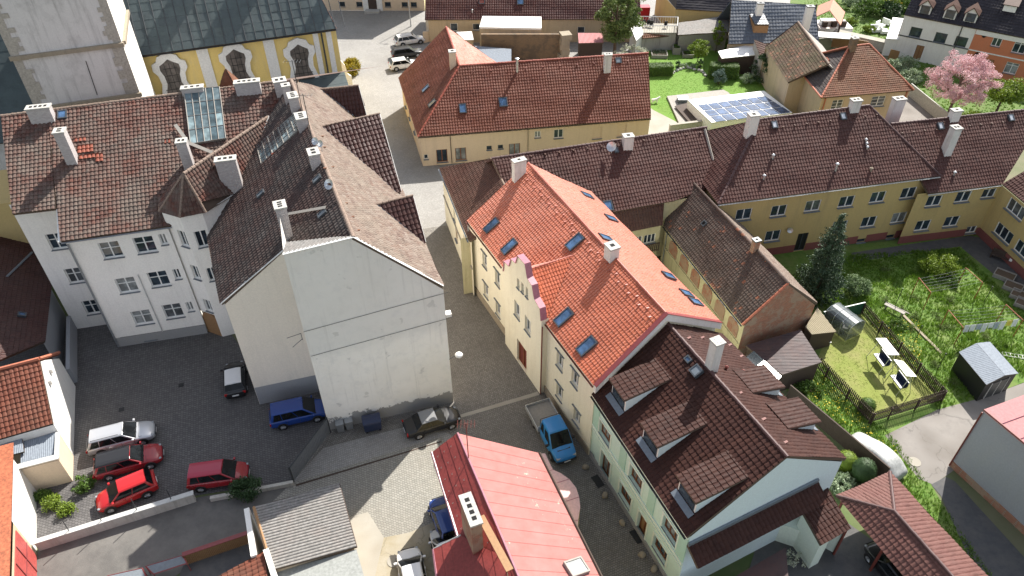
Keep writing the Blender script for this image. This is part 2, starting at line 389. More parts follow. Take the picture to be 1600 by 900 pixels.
def vent(parent,px,pl,r=.08,h=.5,mat='metal_light'):
    b=RP(*px,pl); m=MB(); m.lathe((b[0],b[1],b[2]-.1),[(r,0),(r,h),(r*1.7,h),(r*1.7,h+.08),(r*.4,h+.16)],10); return part(m,'vent_pipe',mat,parent)
def hooks(parent,pts,pl,mat,s=.13):
    u,v,n=frame_on(pl)
    for p in pts:
        m=MB(); a=p+n*.05; m.add([a-u*s*.5,a+u*s*.5,a+u*s*.5+v*s*1.3,a-u*s*.5+v*s*1.3,a-u*s*.4+n*s,a+u*s*.4+n*s],[(0,1,5,4),(4,5,2,3),(0,4,3),(1,2,5)])
        m.build('snow_guard',mat,parent)
# ---------------------------------------------------------------- palette
plain('eave_wood',(.10,.07,.05),.8); plain('frame_white',(.78,.78,.76),.4); plain('frame_brown',(.22,.08,.03),.5); plain('frame_dark',(.06,.07,.08),.4)
glassmat('glass'); glassmat('glass_curtain',(.16,.17,.17),.12); glassmat('glass_mid',(.06,.065,.07),.08); glassmat('glass_sky',(.04,.08,.15),.08)
plain('sill_grey',(.16,.18,.2),.5); plain('sill_light',(.5,.5,.48),.5); plain('concrete',(.42,.41,.38),.9,var=.25); plain('near_black',(.006,.006,.006),.9)
plaster('chim_white',(.68,.66,.62),amt=.6); plain('metal_light',(.6,.62,.64),.35,.7); plain('metal_dark',(.07,.075,.08),.45,.5); plain('gutter_grey',(.33,.35,.37),.4,.6)
plain('rust_red',(.16,.035,.025),.55); plain('lead',(.17,.2,.23),.5,.3); plain('black',(.015,.015,.016),.5); plain('wood',(.3,.17,.08),.7); plain('wood_grey',(.3,.28,.25),.8); plain('wood_dark',(.06,.04,.03),.8)
def brickmat(name,c1,c2,mort,sc=1,bw=.26,rh=.08,patch=None,pamt=0):
    n=NT(name); g=n.n('ShaderNodeNewGeometry'); sp=n.n('ShaderNodeSeparateXYZ'); n.l(g.outputs['Position'],sp.inputs[0])
    cb=n.n('ShaderNodeCombineXYZ'); n.l(n.math('ADD',sp.outputs[0],n.math('MULTIPLY',sp.outputs[1],.6)),cb.inputs[0]); n.l(sp.outputs[2],cb.inputs[1])
    b=n.n('ShaderNodeTexBrick'); n.l(cb.outputs[0],b.inputs[0]); b.inputs['Scale'].default_value=1; b.inputs['Brick Width'].default_value=bw; b.inputs['Row Height'].default_value=rh; b.inputs['Mortar Size'].default_value=.008
    b.inputs['Color1'].default_value=(*c1,1); b.inputs['Color2'].default_value=(*c2,1); b.inputs['Mortar'].default_value=(*mort,1); c=b.outputs[0]
    f=n.noise(n.pos(),.9,6,.7)
    if patch: c=n.mix(n.math('MULTIPLY',n.ramp(f,[(.5-.1*pamt,(0,0,0)),(.58-.1*pamt,(1,1,1))]),.9),c,patch)
    c=n.mix(n.math('MULTIPLY',n.noise(n.pos(),5,5),.35),c,(.1,.09,.08)); n.col(c); n.bump(b.outputs[1],.4,.01); MATS[name]=n.done(.9); return n.m
brickmat('brick',(.42,.15,.075),(.30,.11,.06),(.3,.26,.2),patch=(.36,.25,.17),pamt=.3)
brickmat('brick_white',(.62,.58,.56),(.5,.45,.44),(.42,.4,.4)); brickmat('brick_ruin',(.24,.15,.08),(.16,.11,.07),(.2,.16,.1),patch=(.12,.09,.06),pamt=.2)
# ================================================================ BUILDINGS
tilemat('tile_orange',[(.48,.10,.038),(.56,.125,.045),(.52,.115,.042),(.42,.09,.035)],.5,weather=(.45,.15,.08),wamt=.25,spec=0.4,sheen=1.0,dark=1.12,mot=.35)
tilemat('tile_brown',[(.14,.055,.040),(.175,.07,.05),(.115,.045,.036),(.16,.068,.05)],.6,weather=(.16,.08,.07),wamt=.3,spec=.15,dark=.42)
tilemat('tile_row',[(.15,.058,.047),(.19,.076,.06),(.12,.046,.04)],.7,weather=(.17,.10,.085),wamt=.3,dark=0.62)
tilemat('tile_mid',[(.17,.075,.055),(.21,.095,.07),(.14,.06,.045)],.7,weather=(.22,.15,.11),wamt=.45,dark=0.6)
tilemat('tile_old',[(.20,.07,.05),(.27,.10,.07),(.13,.06,.05),(.33,.20,.16),(.16,.06,.048)],.8,weather=(.30,.29,.25),wamt=.6,odd=(.45,.09,.05),oddp=-.13,dark=0.66)
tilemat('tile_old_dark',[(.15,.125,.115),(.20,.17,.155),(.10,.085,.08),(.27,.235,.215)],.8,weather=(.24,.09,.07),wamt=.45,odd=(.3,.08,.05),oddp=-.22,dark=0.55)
tilemat('tile_old_pale',[(.40,.32,.26),(.28,.17,.13),(.46,.38,.32),(.20,.12,.10),(.36,.27,.22)],.85,weather=(.36,.30,.24),wamt=.6,odd=(.3,.12,.08),oddp=-.2,dark=0.75)  # for sunlit slopes: wear and sunlight both put into the pale colour
tilemat('tile_dark',[(.10,.035,.03),(.14,.05,.042),(.08,.028,.026)],.5,weather=(.2,.12,.1),wamt=.3,dark=0.6)
tilemat('tile_beige',[(.25,.075,.045),(.29,.09,.055),(.21,.06,.038)],.65,weather=(.30,.13,.08),wamt=.35,dark=0.75)
tilemat('tile_brick',[(.15,.10,.085),(.20,.13,.105),(.11,.075,.065),(.25,.17,.14)],.85,weather=(.24,.20,.17),wamt=.6,odd=(.30,.12,.07),oddp=.01,dark=0.62)
tilemat('tile_hip',[(.30,.115,.06),(.24,.09,.05),(.36,.15,.08),(.20,.08,.05)],.75,weather=(.25,.17,.10),wamt=.5,dark=0.8)
tilemat('tile_hip_grey',[(.15,.12,.115),(.12,.095,.09),(.19,.155,.15)],.75,weather=(.22,.2,.18),wamt=.4,dark=0.7)
tilemat('tile_moss',[(.30,.16,.11),(.22,.16,.11),(.35,.22,.16),(.18,.14,.10)],.85,weather=(.20,.20,.11),wamt=.8,odd=(.42,.2,.13),oddp=.06,wsc=.8,dark=0.75)
tilemat('tile_slate',[(.10,.13,.18),(.13,.16,.21),(.085,.11,.155)],.5,spec=.6,dark=0.8)
tilemat('tile_far',[(.10,.03,.028),(.14,.045,.04),(.08,.025,.025)],.6,weather=(.3,.12,.08),wamt=.3,dark=0.7)
tilemat('tile_black',[(.025,.022,.03),(.04,.035,.045),(.02,.018,.025)],.45)
tilemat('tile_left',[(.30,.085,.05),(.36,.11,.06),(.24,.07,.045)],.7,weather=(.2,.13,.09),wamt=.4,dark=0.75)
tilemat('tile_garage',[(.24,.10,.085),(.27,.12,.10),(.22,.09,.078)],.7,weather=(.3,.16,.13),wamt=.3,dark=0.7)
tilemat('copper',[(.14,.19,.20),(.17,.23,.235),(.12,.16,.175),(.20,.255,.25)],.6,weather=(.10,.13,.14),wamt=.6,spec=.4,dark=0.62)
tilemat('slate_roof',[(.06,.04,.045),(.05,.035,.04),(.075,.05,.05)],.6,weather=(.14,.05,.035),wamt=.4)
tilemat('tile_new',[(.36,.10,.06),(.28,.08,.05)],.7); plain('ridge_orange',(.33,.08,.05),.5); plain('ridge_brown',(.07,.03,.028),.6); plain('ridge_old',(.22,.16,.125),.85,var=.3); plain('ridge_red',(.42,.14,.08),.7)
plaster('wall_grey',(.87,.84,.79),stain=(.42,.40,.38),amt=.25); plaster('wall_grey_beige',(.83,.76,.66),stain=(.45,.42,.38),amt=.2)
plaster('wall_patch',(.30,.31,.33),amt=.2); plaster('wall_cream',(.76,.715,.57),stain=(.42,.36,.24),amt=.3); plaster('wall_beige',(.70,.56,.41),stain=(.42,.33,.24),amt=.3)
plaster('wall_mint',(.60,.76,.66),stain=(.40,.46,.38),amt=.15); plaster('wall_mint_dark',(.42,.62,.50),amt=.12); plaster('wall_mint_pale',(.70,.78,.68),amt=.12); plaster('wall_blue',(.66,.76,.78),stain=(.48,.52,.52),amt=.15)
plaster('wall_yellow',(.52,.39,.17),stain=(.28,.22,.12),amt=.4); plaster('plinth_red',(.24,.08,.07),stain=(.12,.06,.05),amt=.4); plaster('wall_church',(.80,.61,.22),stain=(.6,.5,.3),amt=.5)
plaster('wall_white',(.78,.76,.72),stain=(.45,.4,.33),amt=.3); plaster('wall_old',(.42,.40,.36),stain=(.16,.14,.12),amt=.75); plaster('stone_trim',(.32,.27,.2),stain=(.16,.14,.11),amt=.6)
plain('stone_pale',(.40,.37,.32),.9,var=.25); plaster('wall_moss',(.52,.48,.30),stain=(.22,.20,.11),amt=.8); plaster('wall_terra',(.58,.20,.10),amt=.2); plaster('wall_tan',(.52,.42,.29),stain=(.25,.21,.16),amt=.5); plaster('wall_redhouse',(.62,.50,.24),amt=.25)
plaster('wall_tower',(.66,.64,.62),stain=(.18,.17,.16),amt=.55); plaster('plinth_grey',(.30,.30,.30),amt=.4)
plain('pink_sheet',(.46,.20,.20),.65,Specular_IOR_Level=.3); plain('pale_pink',(.62,.42,.42),.7,Specular_IOR_Level=.2); plain('coping_red',(.22,.05,.05),.35); plain('coping_pink',(.38,.16,.20),.35)

n=NT('fibre_old'); p_=n.pos(); c=n.ramp(n.noise(p_,5,5,.7),[(.3,(.16,.155,.148)),(.5,(.235,.225,.21)),(.68,(.33,.315,.30))]); c=n.mix(n.ramp(n.noise(p_,1.1,5,.7),[(.45,(0,0,0)),(.65,(.5,.5,.5))]),c,(.27,.235,.215)); n.col(c); MATS['fibre_old']=n.done(.95)
def gableplaster():
    n=NT('wall_gable'); g=n.n('ShaderNodeNewGeometry'); sp=n.n('ShaderNodeSeparateXYZ'); n.l(g.outputs['Position'],sp.inputs[0]); p=n.pos()
    c=n.mix(n.ramp(n.noise(p,.35,7,.65),[(.35,(0,0,0)),(.65,(1,1,1))]),(.84,.81,.745),(.91,.885,.83))
    c=n.mix(n.math('MULTIPLY',n.ramp(n.noise(p,1.3,6,.7),[(.5,(0,0,0)),(.72,(1,1,1))]),.35),c,(.58,.58,.56))
    up_=n.ramp(n.math('ADD',n.math('MULTIPLY',sp.outputs[2],.1),n.math('MULTIPLY',n.noise(p,.5,4),.3)),[(.86,(0,0,0)),(1.0,(1,1,1))]); c=n.mix(n.math('MULTIPLY',up_,.45),c,(.60,.60,.58))
    st=n.noise(n.pos((2.2,2.2,.1)),1.6,6,.7); c=n.mix(n.math('MULTIPLY',n.ramp(st,[(.55,(0,0,0)),(.75,(1,1,1))]),.4),c,(.45,.44,.41))
    ft=n.math('ADD',sp.outputs[2],n.math('MULTIPLY',n.noise(p,1.1,6,.7),-2.2)); c=n.mix(n.ramp(ft,[(.05,(1,1,1)),(.09,(0,0,0))]),c,(.34,.33,.31)); c=n.mix(n.ramp(n.noise(p,.8,3),[(.66,(0,0,0)),(.70,(.5,.5,.5))]),c,(.5,.49,.46))
    n.col(c); n.bump(n.noise(p,14,6),.35,.03); MATS['wall_gable']=n.done(.92)
gableplaster()
def base_thing(name,label,cat,pts,group=None):
    c=np.mean([np.array(p,float)[:2] for p in pts],0); return thing(name,label,cat,(c[0],c[1],0),group)
def z3(p,z): return np.array([p[0],p[1],z])

# ---- orange-roofed townhouse -------------------------------------------------
ZE=7.5
e0=P(730,345,ZE); e1=P(928,603,ZE); b1=P(1125,503,ZE); r1=V(1040,489,e1,b1)
pf=plane(e0,e1,r1); r0=RP(825,255,pf); pb=plane(r0,r1,b1); b0=RP(923,300,pb)
h=base_thing('townhouse','long cream townhouse with bright orange tiled roof and stepped pink gable','house',[e0,e1,b0,b1])
roof(h,[e0,e1,r1,r0],MATS['tile_orange'],.24,.3,.03,.03); roof(h,[r0,r1,b1,b0],MATS['tile_orange'],.24,.3,.03,.03)
ridge(h,r0,r1,MATS['ridge_orange'],.12,.38)
A,B=inset(e0,e1,.12); C_,D_=inset(b1,b0,.3); Bz=r1[2]-.1
wp=[(148-8,100),(215,208)]; z=Z(720,380,3.75); ow=[]
for (x,y) in ((140,102),(215,208),(580,692),(668,795)): ow.append((*z(x,y),.95,1.45,'twoT'))
for (x,y) in ((148,278),(218,388)): ow.append((*z(x,y),.95,1.45,'twoT'))
ow+= [(874,613,.95,1.45,'twoT'),(901,652,.95,1.45,'twoT')]
ws=W_(A,B,ow)
def gable_top(A,B,ap,ze): # profile for a gable wall between A and B with apex ap
    A=np.array(A)[:2];B=np.array(B)[:2]; L=np.linalg.norm(B-A); t=(np.array(ap)[:2]-A).dot((B-A)/L)/L
    return [(0,ze),(min(max(t,.02),.98),ap[2]-.12),(1,ze)]
wall(h,[(A,B,0,ZE-.05,ws),(B,C_,0,gable_top(B,C_,r1,ZE-.1),[]),(C_,D_,0,ZE-.05,[]),(D_,A,0,gable_top(D_,A,r0,ZE-.1),[])],['wall_cream'])
windows(h,A,B,ws,.22)
d=unit(B-A); nrm=np.array([d[1],-d[0]])
for s_ in ws:   # flat hoods over windows
    p=A+d*s_[0]; MB().obox((p[0]+nrm[0]*.06,p[1]+nrm[1]*.06,s_[1]+s_[3]/2+.12),(d[0]*1.25,d[1]*1.25,0),(nrm[0]*.12,nrm[1]*.12,0),(0,0,.05)).build('window_hood','sill_grey',h)
MB().obox(((A+B)/2+nrm*.04).tolist()+[0],list((B-A)*.995)+[0],[nrm[0]*.08,nrm[1]*.08,0],(0,0,.75)).build('plinth','stone_trim',h)
gutter(h,e0,P(785,417,ZE),MATS['rust_red']); gutter(h,P(853,505,ZE),e1,MATS['rust_red'])
# projecting bay with stepped gable
bA=A+nrm*.45; bB=B+nrm*.45
def onl(px,py,A_,B_): q_=P(px,py,0)[:2]; dd=unit(B_-A_); return A_+dd*(q_-A_).dot(dd)
q1=onl(788,537,bA,bB); q2=onl(841,616,bA,bB); L=np.linalg.norm(q2-q1)
tops=[V(*z(*s_),bA,bB) for s_ in ((240,150),(240,70),(330,60),(385,120),(385,185),(435,265),(500,425))]
prof=[(0,7.9),(.03,9.0),(.17,9.15),(.23,10.1),(.35,10.25),(.41,11.2),(.59,11.25),(.65,10.25),(.77,10.1),(.83,9.15),(.97,8.9),(1,7.9)]
bw=W_(q1,q2,[(*z(330,392),.95,1.5,'twoT'),(*z(392,482),.95,1.5,'twoT'),(*z(337,238),.42,.9,'one'),(*z(362,262),.42,.9,'one'),(*z(388,290),.42,.9,'one'),(*z(357,655),1.7,2.5,'door','frame_brown','rust_red')])
bw=[list(s_) for s_ in bw]; bw[-1][1]=1.35; 
wall(h,[(q1,q2,0,prof,bw),(q2,q2-nrm*.6,0,7.9,[]),(q1-nrm*.6,q1,0,7.9,[]),(q2-nrm*.3,q1-nrm*.3,7.4,[(1-t,v) for t,v in prof][::-1],[])],['wall_cream'],'gable_front')
windows(h,q1,q2,bw,.22)
cp=MB()
for (t0,z0),(t1,z1) in zip(prof[:-1],prof[1:]):
    p0=q1+(q2-q1)*t0; p1=q1+(q2-q1)*t1; m0=np.array([p0[0],p0[1],z0+.0])-np.array([nrm[0],nrm[1],0])*.15; m1=np.array([p1[0],p1[1],z1])-np.array([nrm[0],nrm[1],0])*.15
    dv=m1-m0; nn=unit(np.cross(dv,np.array([nrm[0],nrm[1],0]))); nn=nn if nn[2]>0 or abs(nn[2])<.01 else -nn
    cp.obox((m0+m1)/2,dv*1.02,np.array([nrm[0],nrm[1],0])*.5,nn*.05)
cp.build('gable_coping','coping_pink',h)
# little roof behind the gable
mid=(q1+q2)/2; zr=10.1; ra=np.array([*(mid-nrm*.3),zr]); dirn=-np.array([*nrm,0]); tt=0
n_,k_=pf; tt=(k_-n_.dot(ra))/n_.dot(dirn); rb=ra+dirn*tt
for sgn,qq in ((1,q2),(-1,q1)):
    ea=np.array([*(qq-nrm*.3),ZE+.1]); eb=np.array([*(qq-nrm*.12),ZE-.02])
    roof(h,[ra,rb,eb+np.array([*(-nrm*.2),.12]),ea] if sgn<0 else [ra,ea,eb+np.array([*(-nrm*.2),.12]),rb],MATS['tile_orange'],.24,.3,.03,.03,thick=.1,name='dormer_roof')
ridge(h,ra,rb,MATS['ridge_orange'],.1,.38)
pipe(h,[(*(q2+d*.12+nrm*.0),7.3),(*(q2+d*.12),.1)],MATS['rust_red']); pipe(h,[(*(A+d*.1+nrm*.1),7.3),(*(A+d*.1+nrm*.1),.1)],MATS['gutter_grey'])
z7=Z(800,300,3)
for p_,w_ in ((Z(680,230,4.286)(380,530),.8),(Z(680,230,4.286)(500,670),.8),(z7(297,237),.85),(z7(245,590),.85),(z7(353,725),.85),(z7(10,250),.8)): 
    if p_[0]>803 and p_[1]<390 and p_[0]<810: continue
    skylight(h,p_,pf,w_,1.5)
for p_ in ((350,20),(462,127),(438,220),(732,397),(815,480),(858,520)): skylight(h,z7(*p_),pb,.8,1.2,t=.12)
chimney(h,(955,402),383,pf,.85,.75,R(-64),nf=1); chimney(h,(811,277),249,pf,1.1,.55,R(-64)+R(90),nf=1)
uu=unit(r1-r0); vv=unit(np.cross(pf[0],uu)); vv=vv if vv[2]<0 else -vv
gp=[]
for i in range(30):
    base=r0+uu*(1.0+i*.66)
    gp.append(base+vv*(1.0 if i%2 else .72))
hooks(h,gp,pf,MATS['ridge_orange'])
# raised verge wall towards the brown roof
for a_,b_ in ((e1,r1),(r1,b1)):
    m=MB(); dd=unit(b_-a_); o_=(a_+b_)/2; s2=unit(np.cross(dd,(0,0,1)))
    m.obox(o_+s2*.1-np.array([0,0,.55]),dd*np.linalg.norm(b_-a_),s2*.22,(0,0,.62)); m.build('verge_wall','wall_white',h)
    m=MB(); m.obox(o_+s2*.1+np.array([0,0,.072]),dd*np.linalg.norm(b_-a_),s2*.34,(0,0,.05)); m.build('verge_coping','coping_red',h)

# ---- brown-roofed mint house ---------------------------------------------------
ZG=6.5
e0=P(925,617,ZG); e1=P(1073,840,ZG); b1=P(1322,717,ZG); r1=V(1230,714,e1,b1)
pf=plane(e0,e1,r1); r0=RP(1038,500,pf); pb=plane(r0,r1,b1); b0=RP(1128,522,pb)
h=base_thing('guesthouse','mint green house with dark brown roof and three shed dormers','house',[e0,e1,b0,b1])
GHp=(pf,pb,e0,e1,r0,r1)
roof(h,[e0,e1,r1,r0],MATS['tile_brown'],.3,.37,.045,.04); roof(h,[r0,r1,b1,b0],MATS['tile_brown'],.3,.37,.04,.035)
ridge(h,r0,r1,MATS['ridge_brown'],.14,.4)
A,B=inset(e0,e1,.25); C_,D_=inset(b1,b0,.3); z=Z(900,700,4.5)
mw=W_(A,B,[(945,677,1.5,1.35,'three','frame_brown','glass_curtain'),(*z(420,215),1.5,1.35,'three','frame_brown','glass_curtain'),(*z(660,580),1.5,1.35,'three','frame_brown','glass_curtain'),
 (*z(202,150),1.3,2.2,'door','frame_brown','glass_curtain'),(*z(345,335),1.5,1.4,'three','frame_brown','glass'),(*z(462,545),1.0,2.1,'door','frame_brown','wood'),(*z(590,715),1.5,1.4,'three','frame_brown','glass'),(*z(118,50),.5,.4,'one','frame_dark','glass')])
mw=[list(s_) for s_ in mw]; 
for s_ in mw:
    if s_[4]=='door': s_[1]=s_[3]/2+.15
wall(h,[(A,B,0,ZG-.05,mw),(B,C_,0,gable_top(B,C_,r1,ZG-.1),[],1),(C_,D_,0,ZG-.05,[],1),(D_,A,0,gable_top(D_,A,r0,ZG-.1),[],1)],['wall_mint','wall_blue'])
windows(h,A,B,mw,.26)
d=unit(B-A); nrm=np.array([d[1],-d[0]]); L=np.linalg.norm(B-A); n3=np.array([*nrm,0]); d3=np.array([*d,0])
m=MB()
for zz,hh,pp in ((3.35,.22,.1),(6.1,.25,.12),(2.95,.1,.06)): m.obox([*((A+B)/2+nrm*pp/2),zz],d3*L*.996,n3*pp,(0,0,hh))
m.build('cornice','wall_mint_pale',h)
m=MB(); m.obox([*((A+B)/2+nrm*.035),.003],d3*L*.99,n3*.07,(0,0,.45)); m.build('plinth','plinth_grey',h)
for k in range(4):
    u_=[.45,L*.36,L*.67,L-.4][k]; p=A+d*u_
    MB().obox([*(p+nrm*.03),3.57],d3*.75,n3*.06,(0,0,2.5)).build('pilaster','wall_mint_dark' ,h)
for s_ in mw[:7]:
    p=A+d*s_[0]; w_,h_=s_[2],s_[3]; m=MB()
    for sx in(-1,1): m.obox([*(p+d*sx*(w_/2+.09)+nrm*.02),s_[1]-h_/2-.05],d3*.16,n3*.05,(0,0,h_+.22))
    m.obox([*(p+nrm*.03),s_[1]+h_/2+.02],d3*(w_+.0),n3*.06,(0,0,.14)); m.build('window_surround','wall_mint_pale',h)
gutter(h,e0,e1,MATS['black']); 
# shed dormers
def shed_dormer(parent,pl,c,w,run,rise,mat,side,uu,front='lead'):
    """c front-bottom centre on plane ; uu eave direction ; dormer faces down-slope"""
    n=pl[0]; u=unit(uu); hd=np.array([-n[0],-n[1],0]); hd=unit(hd) # horizontal dir into roof
    zt=c[2]+rise; fl=c-u*w/2; fr=c+u*w/2; k=run
    tl=np.array([*(fl+hd*k)[:2],0]);tr=np.array([*(fr+hd*k)[:2],0]); tl[2]=ZP(tl[0],tl[1],pl)+.04;tr[2]=ZP(tr[0],tr[1],pl)+.04
    ftl=z3(fl,zt)-hd*.25+u*-.15; ftr=z3(fr,zt)-hd*.25+u*.15
    rp=roof(parent,[ftl,ftr,tr+u*.15,tl-u*.15],mat,.3,.37,.04,.035,thick=.1,name='dormer_roof')
    m=MB(); top_l=z3(fl,zt-.12);top_r=z3(fr,zt-.12); bl=fl-n*.1; br=fr-n*.1
    m.add([fl,fr,top_r,top_l],[(0,1,2,3)],1); m.add([fl,top_l,tl-np.array([0,0,.1])],[(0,1,2)]); m.add([fr,tr-np.array([0,0,.1]),top_r],[(0,1,2)])
    m.build('dormer_wall',[side,'wall_white'],parent)
    g=MB(); g.obox((fl+fr)/2-hd*.02+np.array([0,0,.12]),u*(w-.25),hd*.04,(0,0,rise-.34)); g.build('dormer_window','glass',parent)
    a=MB(); a.obox(c-unit(np.cross(u,n) if np.cross(u,n)[2]<0 else -np.cross(u,n))*-.22+n*.10,u*(w+.1),unit(np.cross(n,u))*.42,n*.04); a.build('flashing',front,parent)
z10=Z(800,600,3)
for p_ in ((497,88),(645,300),(815,552)):
    c=RP(*z10(*p_),pf); shed_dormer(h,pf,c,1.75,3.15,1.35,MATS['tile_brown'],'wall_blue',e1-e0)
for p_ in ((1215,619),(1270,673)):
    c=RP(*p_,pb)+unit(e0-e1)*.95; shed_dormer(h,pb,c,1.9,2.6,.85,MATS['tile_brown'],'wall_blue',e0-e1)
chimney(h,(1112,572),532,pf,.62,.62,R(-65),nf=2,hollow='metal_dark'); skylight(h,z7(828,788),pf,.5,.4); skylight(h,z7(868,845),pf,.7,.7,gm='lead',t=.25)
for p_ in ((1134,579),(1160,585)): vent(h,p_,pb,.07,.4,'rust_red')
gp=[RP(*z7(*q_),pb) for q_ in ((830,690),(893,688),(1022,722),(1075,775),(1133,830),(945,775))]+[RP(*Z(1130,560,4.5)(*q_),pb) for q_ in ((120,252),(285,435),(437,598),(215,77))]
hooks(h,gp,pb,MATS['rust_red'],.16)
# lean-to strips on the gable wall
dg=unit((b1-e1)[:2]); dg3=np.array([*dg,0]); ng3=np.array([dg[1],-dg[0],0])
tA=V(1077,840,B,C_)+ng3*.03; tB=V(1277,748,B,C_)+ng3*.03; lz=tA[2]
tA[2]=tB[2]=min(tA[2],tB[2]+.4,5.6); oA=tA+ng3*1.15-np.array([0,0,.7]); oB=tB+ng3*1.15-np.array([0,0,.7])
roof(h,[oA,oB,tB,tA],MATS['tile_brown'],.3,.37,.04,.035,name='canopy_roof')
MB().obox((tA+tB)/2+ng3*.06,dg3*np.linalg.norm(tB-tA),ng3*.14,(0,0,.28)).build('flashing','lead',h)
# annex
zA=Z(1150,760,6.4)
aw=[P(*zA(660,250),3.6),P(*zA(795,165),3.6),P(*zA(930,20),4.6),P(*zA(1145,420),3.0),P(*zA(850,590),3.0)]
pla=plane(aw[3],aw[4],aw[0]); pp_=[RP(*zA(*q_),pla) for q_ in ((655,240),(800,170),(905,0),(1145,425),(850,592))]
an=base_thing('annex','small mint annex with a brown lean-to roof beside the dormer house','annex',pp_)
roof(an,[pp_[4],pp_[0],pp_[1],pp_[3]],MATS['tile_brown'],.3,.37,.04,.035); roof(an,[pp_[1]-pla[0]*.01,pp_[2],pp_[3]],MATS['tile_brown'],.3,.37,.04,.035)
i0=pp_[4][:2]; i1=pp_[0][:2]; cen=np.mean([p[:2] for p in pp_],0)
ins=[p[:2]+(cen-p[:2])*.08 for p in (pp_[4],pp_[3],pp_[1],pp_[0])]; zz=[ZP(*p,pla)-.1 for p in ins]
wall(an,[(ins[3],ins[0],0,[(0,zz[3]),(1,zz[0])],[]),(ins[0],ins[0]+(ins[1]-ins[0])*.35,0,[(0,zz[0]),(1,zz[0])],[]),(ins[1],ins[2],0,[(0,zz[1]),(1,zz[2])],[]),(ins[2],ins[3],0,[(0,zz[2]),(1,zz[3])],[])],['wall_mint_pale'])
MB().obox([*(ins[0]+(ins[1]-ins[0])*.95),0],(.12,0,0),(0,.12,0),(0,0,zz[1])).build('post','rust_red',an)
# low mint wall block beside annex
s0=P(1228,858,0);s1=P(1250,878,0)
MB().obox([s0[0]+.2,s0[1]+1.0,0],(1.3,-.55,0),(.5,1.2,0),(0,0,1.9)).build('garden_wall','wall_mint_pale',None).name='garden_wall'
tag(bpy.data.objects['garden_wall'],'low pale mint wall block standing against the annex','wall')
# dark low roof at the very bottom edge
q_=[P(1165,885,2.6),P(1250,850,2.6),P(1290,1000,2.2),P(1150,1000,2.2)]
pq=plane(q_[0],q_[1],q_[2]); q_=[RP(1020,975,pq),RP(1228,855,pq),RP(1240,1000,pq),RP(1060,1050,pq)]
o=base_thing('lean_to','dark brown lean-to roof under the mint gable at the bottom edge','shed',q_)
MB().slab(q_,.15).build('roof','slate_roof',o)
cc=np.mean(q_,0); MB().box((cc[0],cc[1],0),(2.6,2.6,1.9),R(20)).build('wall','wall_blue',o)

# ---- hipped tile carport -------------------------------------------------------
zc=2.7; c1=P(1307,775,zc); c2=P(1390,738,zc); c3=P(1545,905,zc); c4=c1+(c3-c2)
ap=P(1397,799,zc+1.35); n1=plane(c2,c3,ap); pl2=plane(c1,c2,ap); pl3=plane(c1,c4,ap); 
bk=ap+(c3-c2)*.75; bk=RP(*proj(bk),n1)
h=base_thing('carport','open carport with reddish brown hipped tile roof','carport',[c1,c2,c3,c4])
for poly in ([c1,c2,ap],[c2,c3,bk+(c3-c2)*.3,ap],[c1,ap,bk+(c4-c1)*.3,c4]): roof(h,poly,MATS['tile_garage'],.28,.37,.04,.035)
ridge(h,c2,ap,MATS['ridge_brown'],.13); ridge(h,c1,ap,MATS['ridge_brown'],.13); ridge(h,ap,bk+(c3-c2)*.3,MATS['ridge_brown'],.13)
cen=(c1+c2+c3+c4)/4
for q_ in (c1,c2,c3,c4,(c1+c4)/2,(c2+c3)/2): p=q_+(cen-q_)*.1; MB().box((p[0],p[1],0),(.14,.14,zc),R(-60)).build('post','rust_red',h)
CARP=(c1,c2,c3,c4)

# ---- grey warehouse right edge with pink roof ----------------------------------
zt=6.2; g0=P(1537,640,zt); g1=P(1600,692,zt); g0=g0; dirg=unit(g1-g0); g1=g0+dirg*16; bk0=P(1600,617,zt+.2); sd=unit(bk0-g0); k0=RP(1600,617,plane(g0,g1,g0+np.array([sd[0],sd[1],.22]))); k0=g0+(k0-g0)*3; k1=g1+(k0-g0)
h=base_thing('warehouse','grey rendered warehouse with a flat pink sheet metal roof','warehouse',[g0,g1,k0,k1])
w0,w1=inset(g0,g1,.12); w2,w3=inset(k1,k0,.12); 
MB().slab([g0,g1,k1,k0],.16).build('roof','pink_sheet',h)
for i in range(1,12): p_=g0+(g1-g0)*i/12; MB().tube(p_+[0,0,.03],p_+(k0-g0)+[0,0,.03],.025,seg=4).build('sheet_seam','coping_pink',h)
MB().tube(g0,g1,.06,seg=6).build('gutter','rust_red',h); pipe(h,[(*(inset(g0,g1,.04)[0]),zt-.3),(*(inset(g0,g1,.04)[0]),.1)],MATS['rust_red'],.05)
wall(h,[(w0,w1,0,zt-.05,[]),(w1,w2,0,zt,[]),(w2,w3,0,zt,[]),(w3,w0,0,zt,[])],['wall_patch'])
MB().obox([*((w0+w1)/2-.0),.002],list(w1-w0)+[0],(-.08*dirg[1]*-1,-.08*dirg[0],0),(0,0,.6)).build('plinth','brick',h)
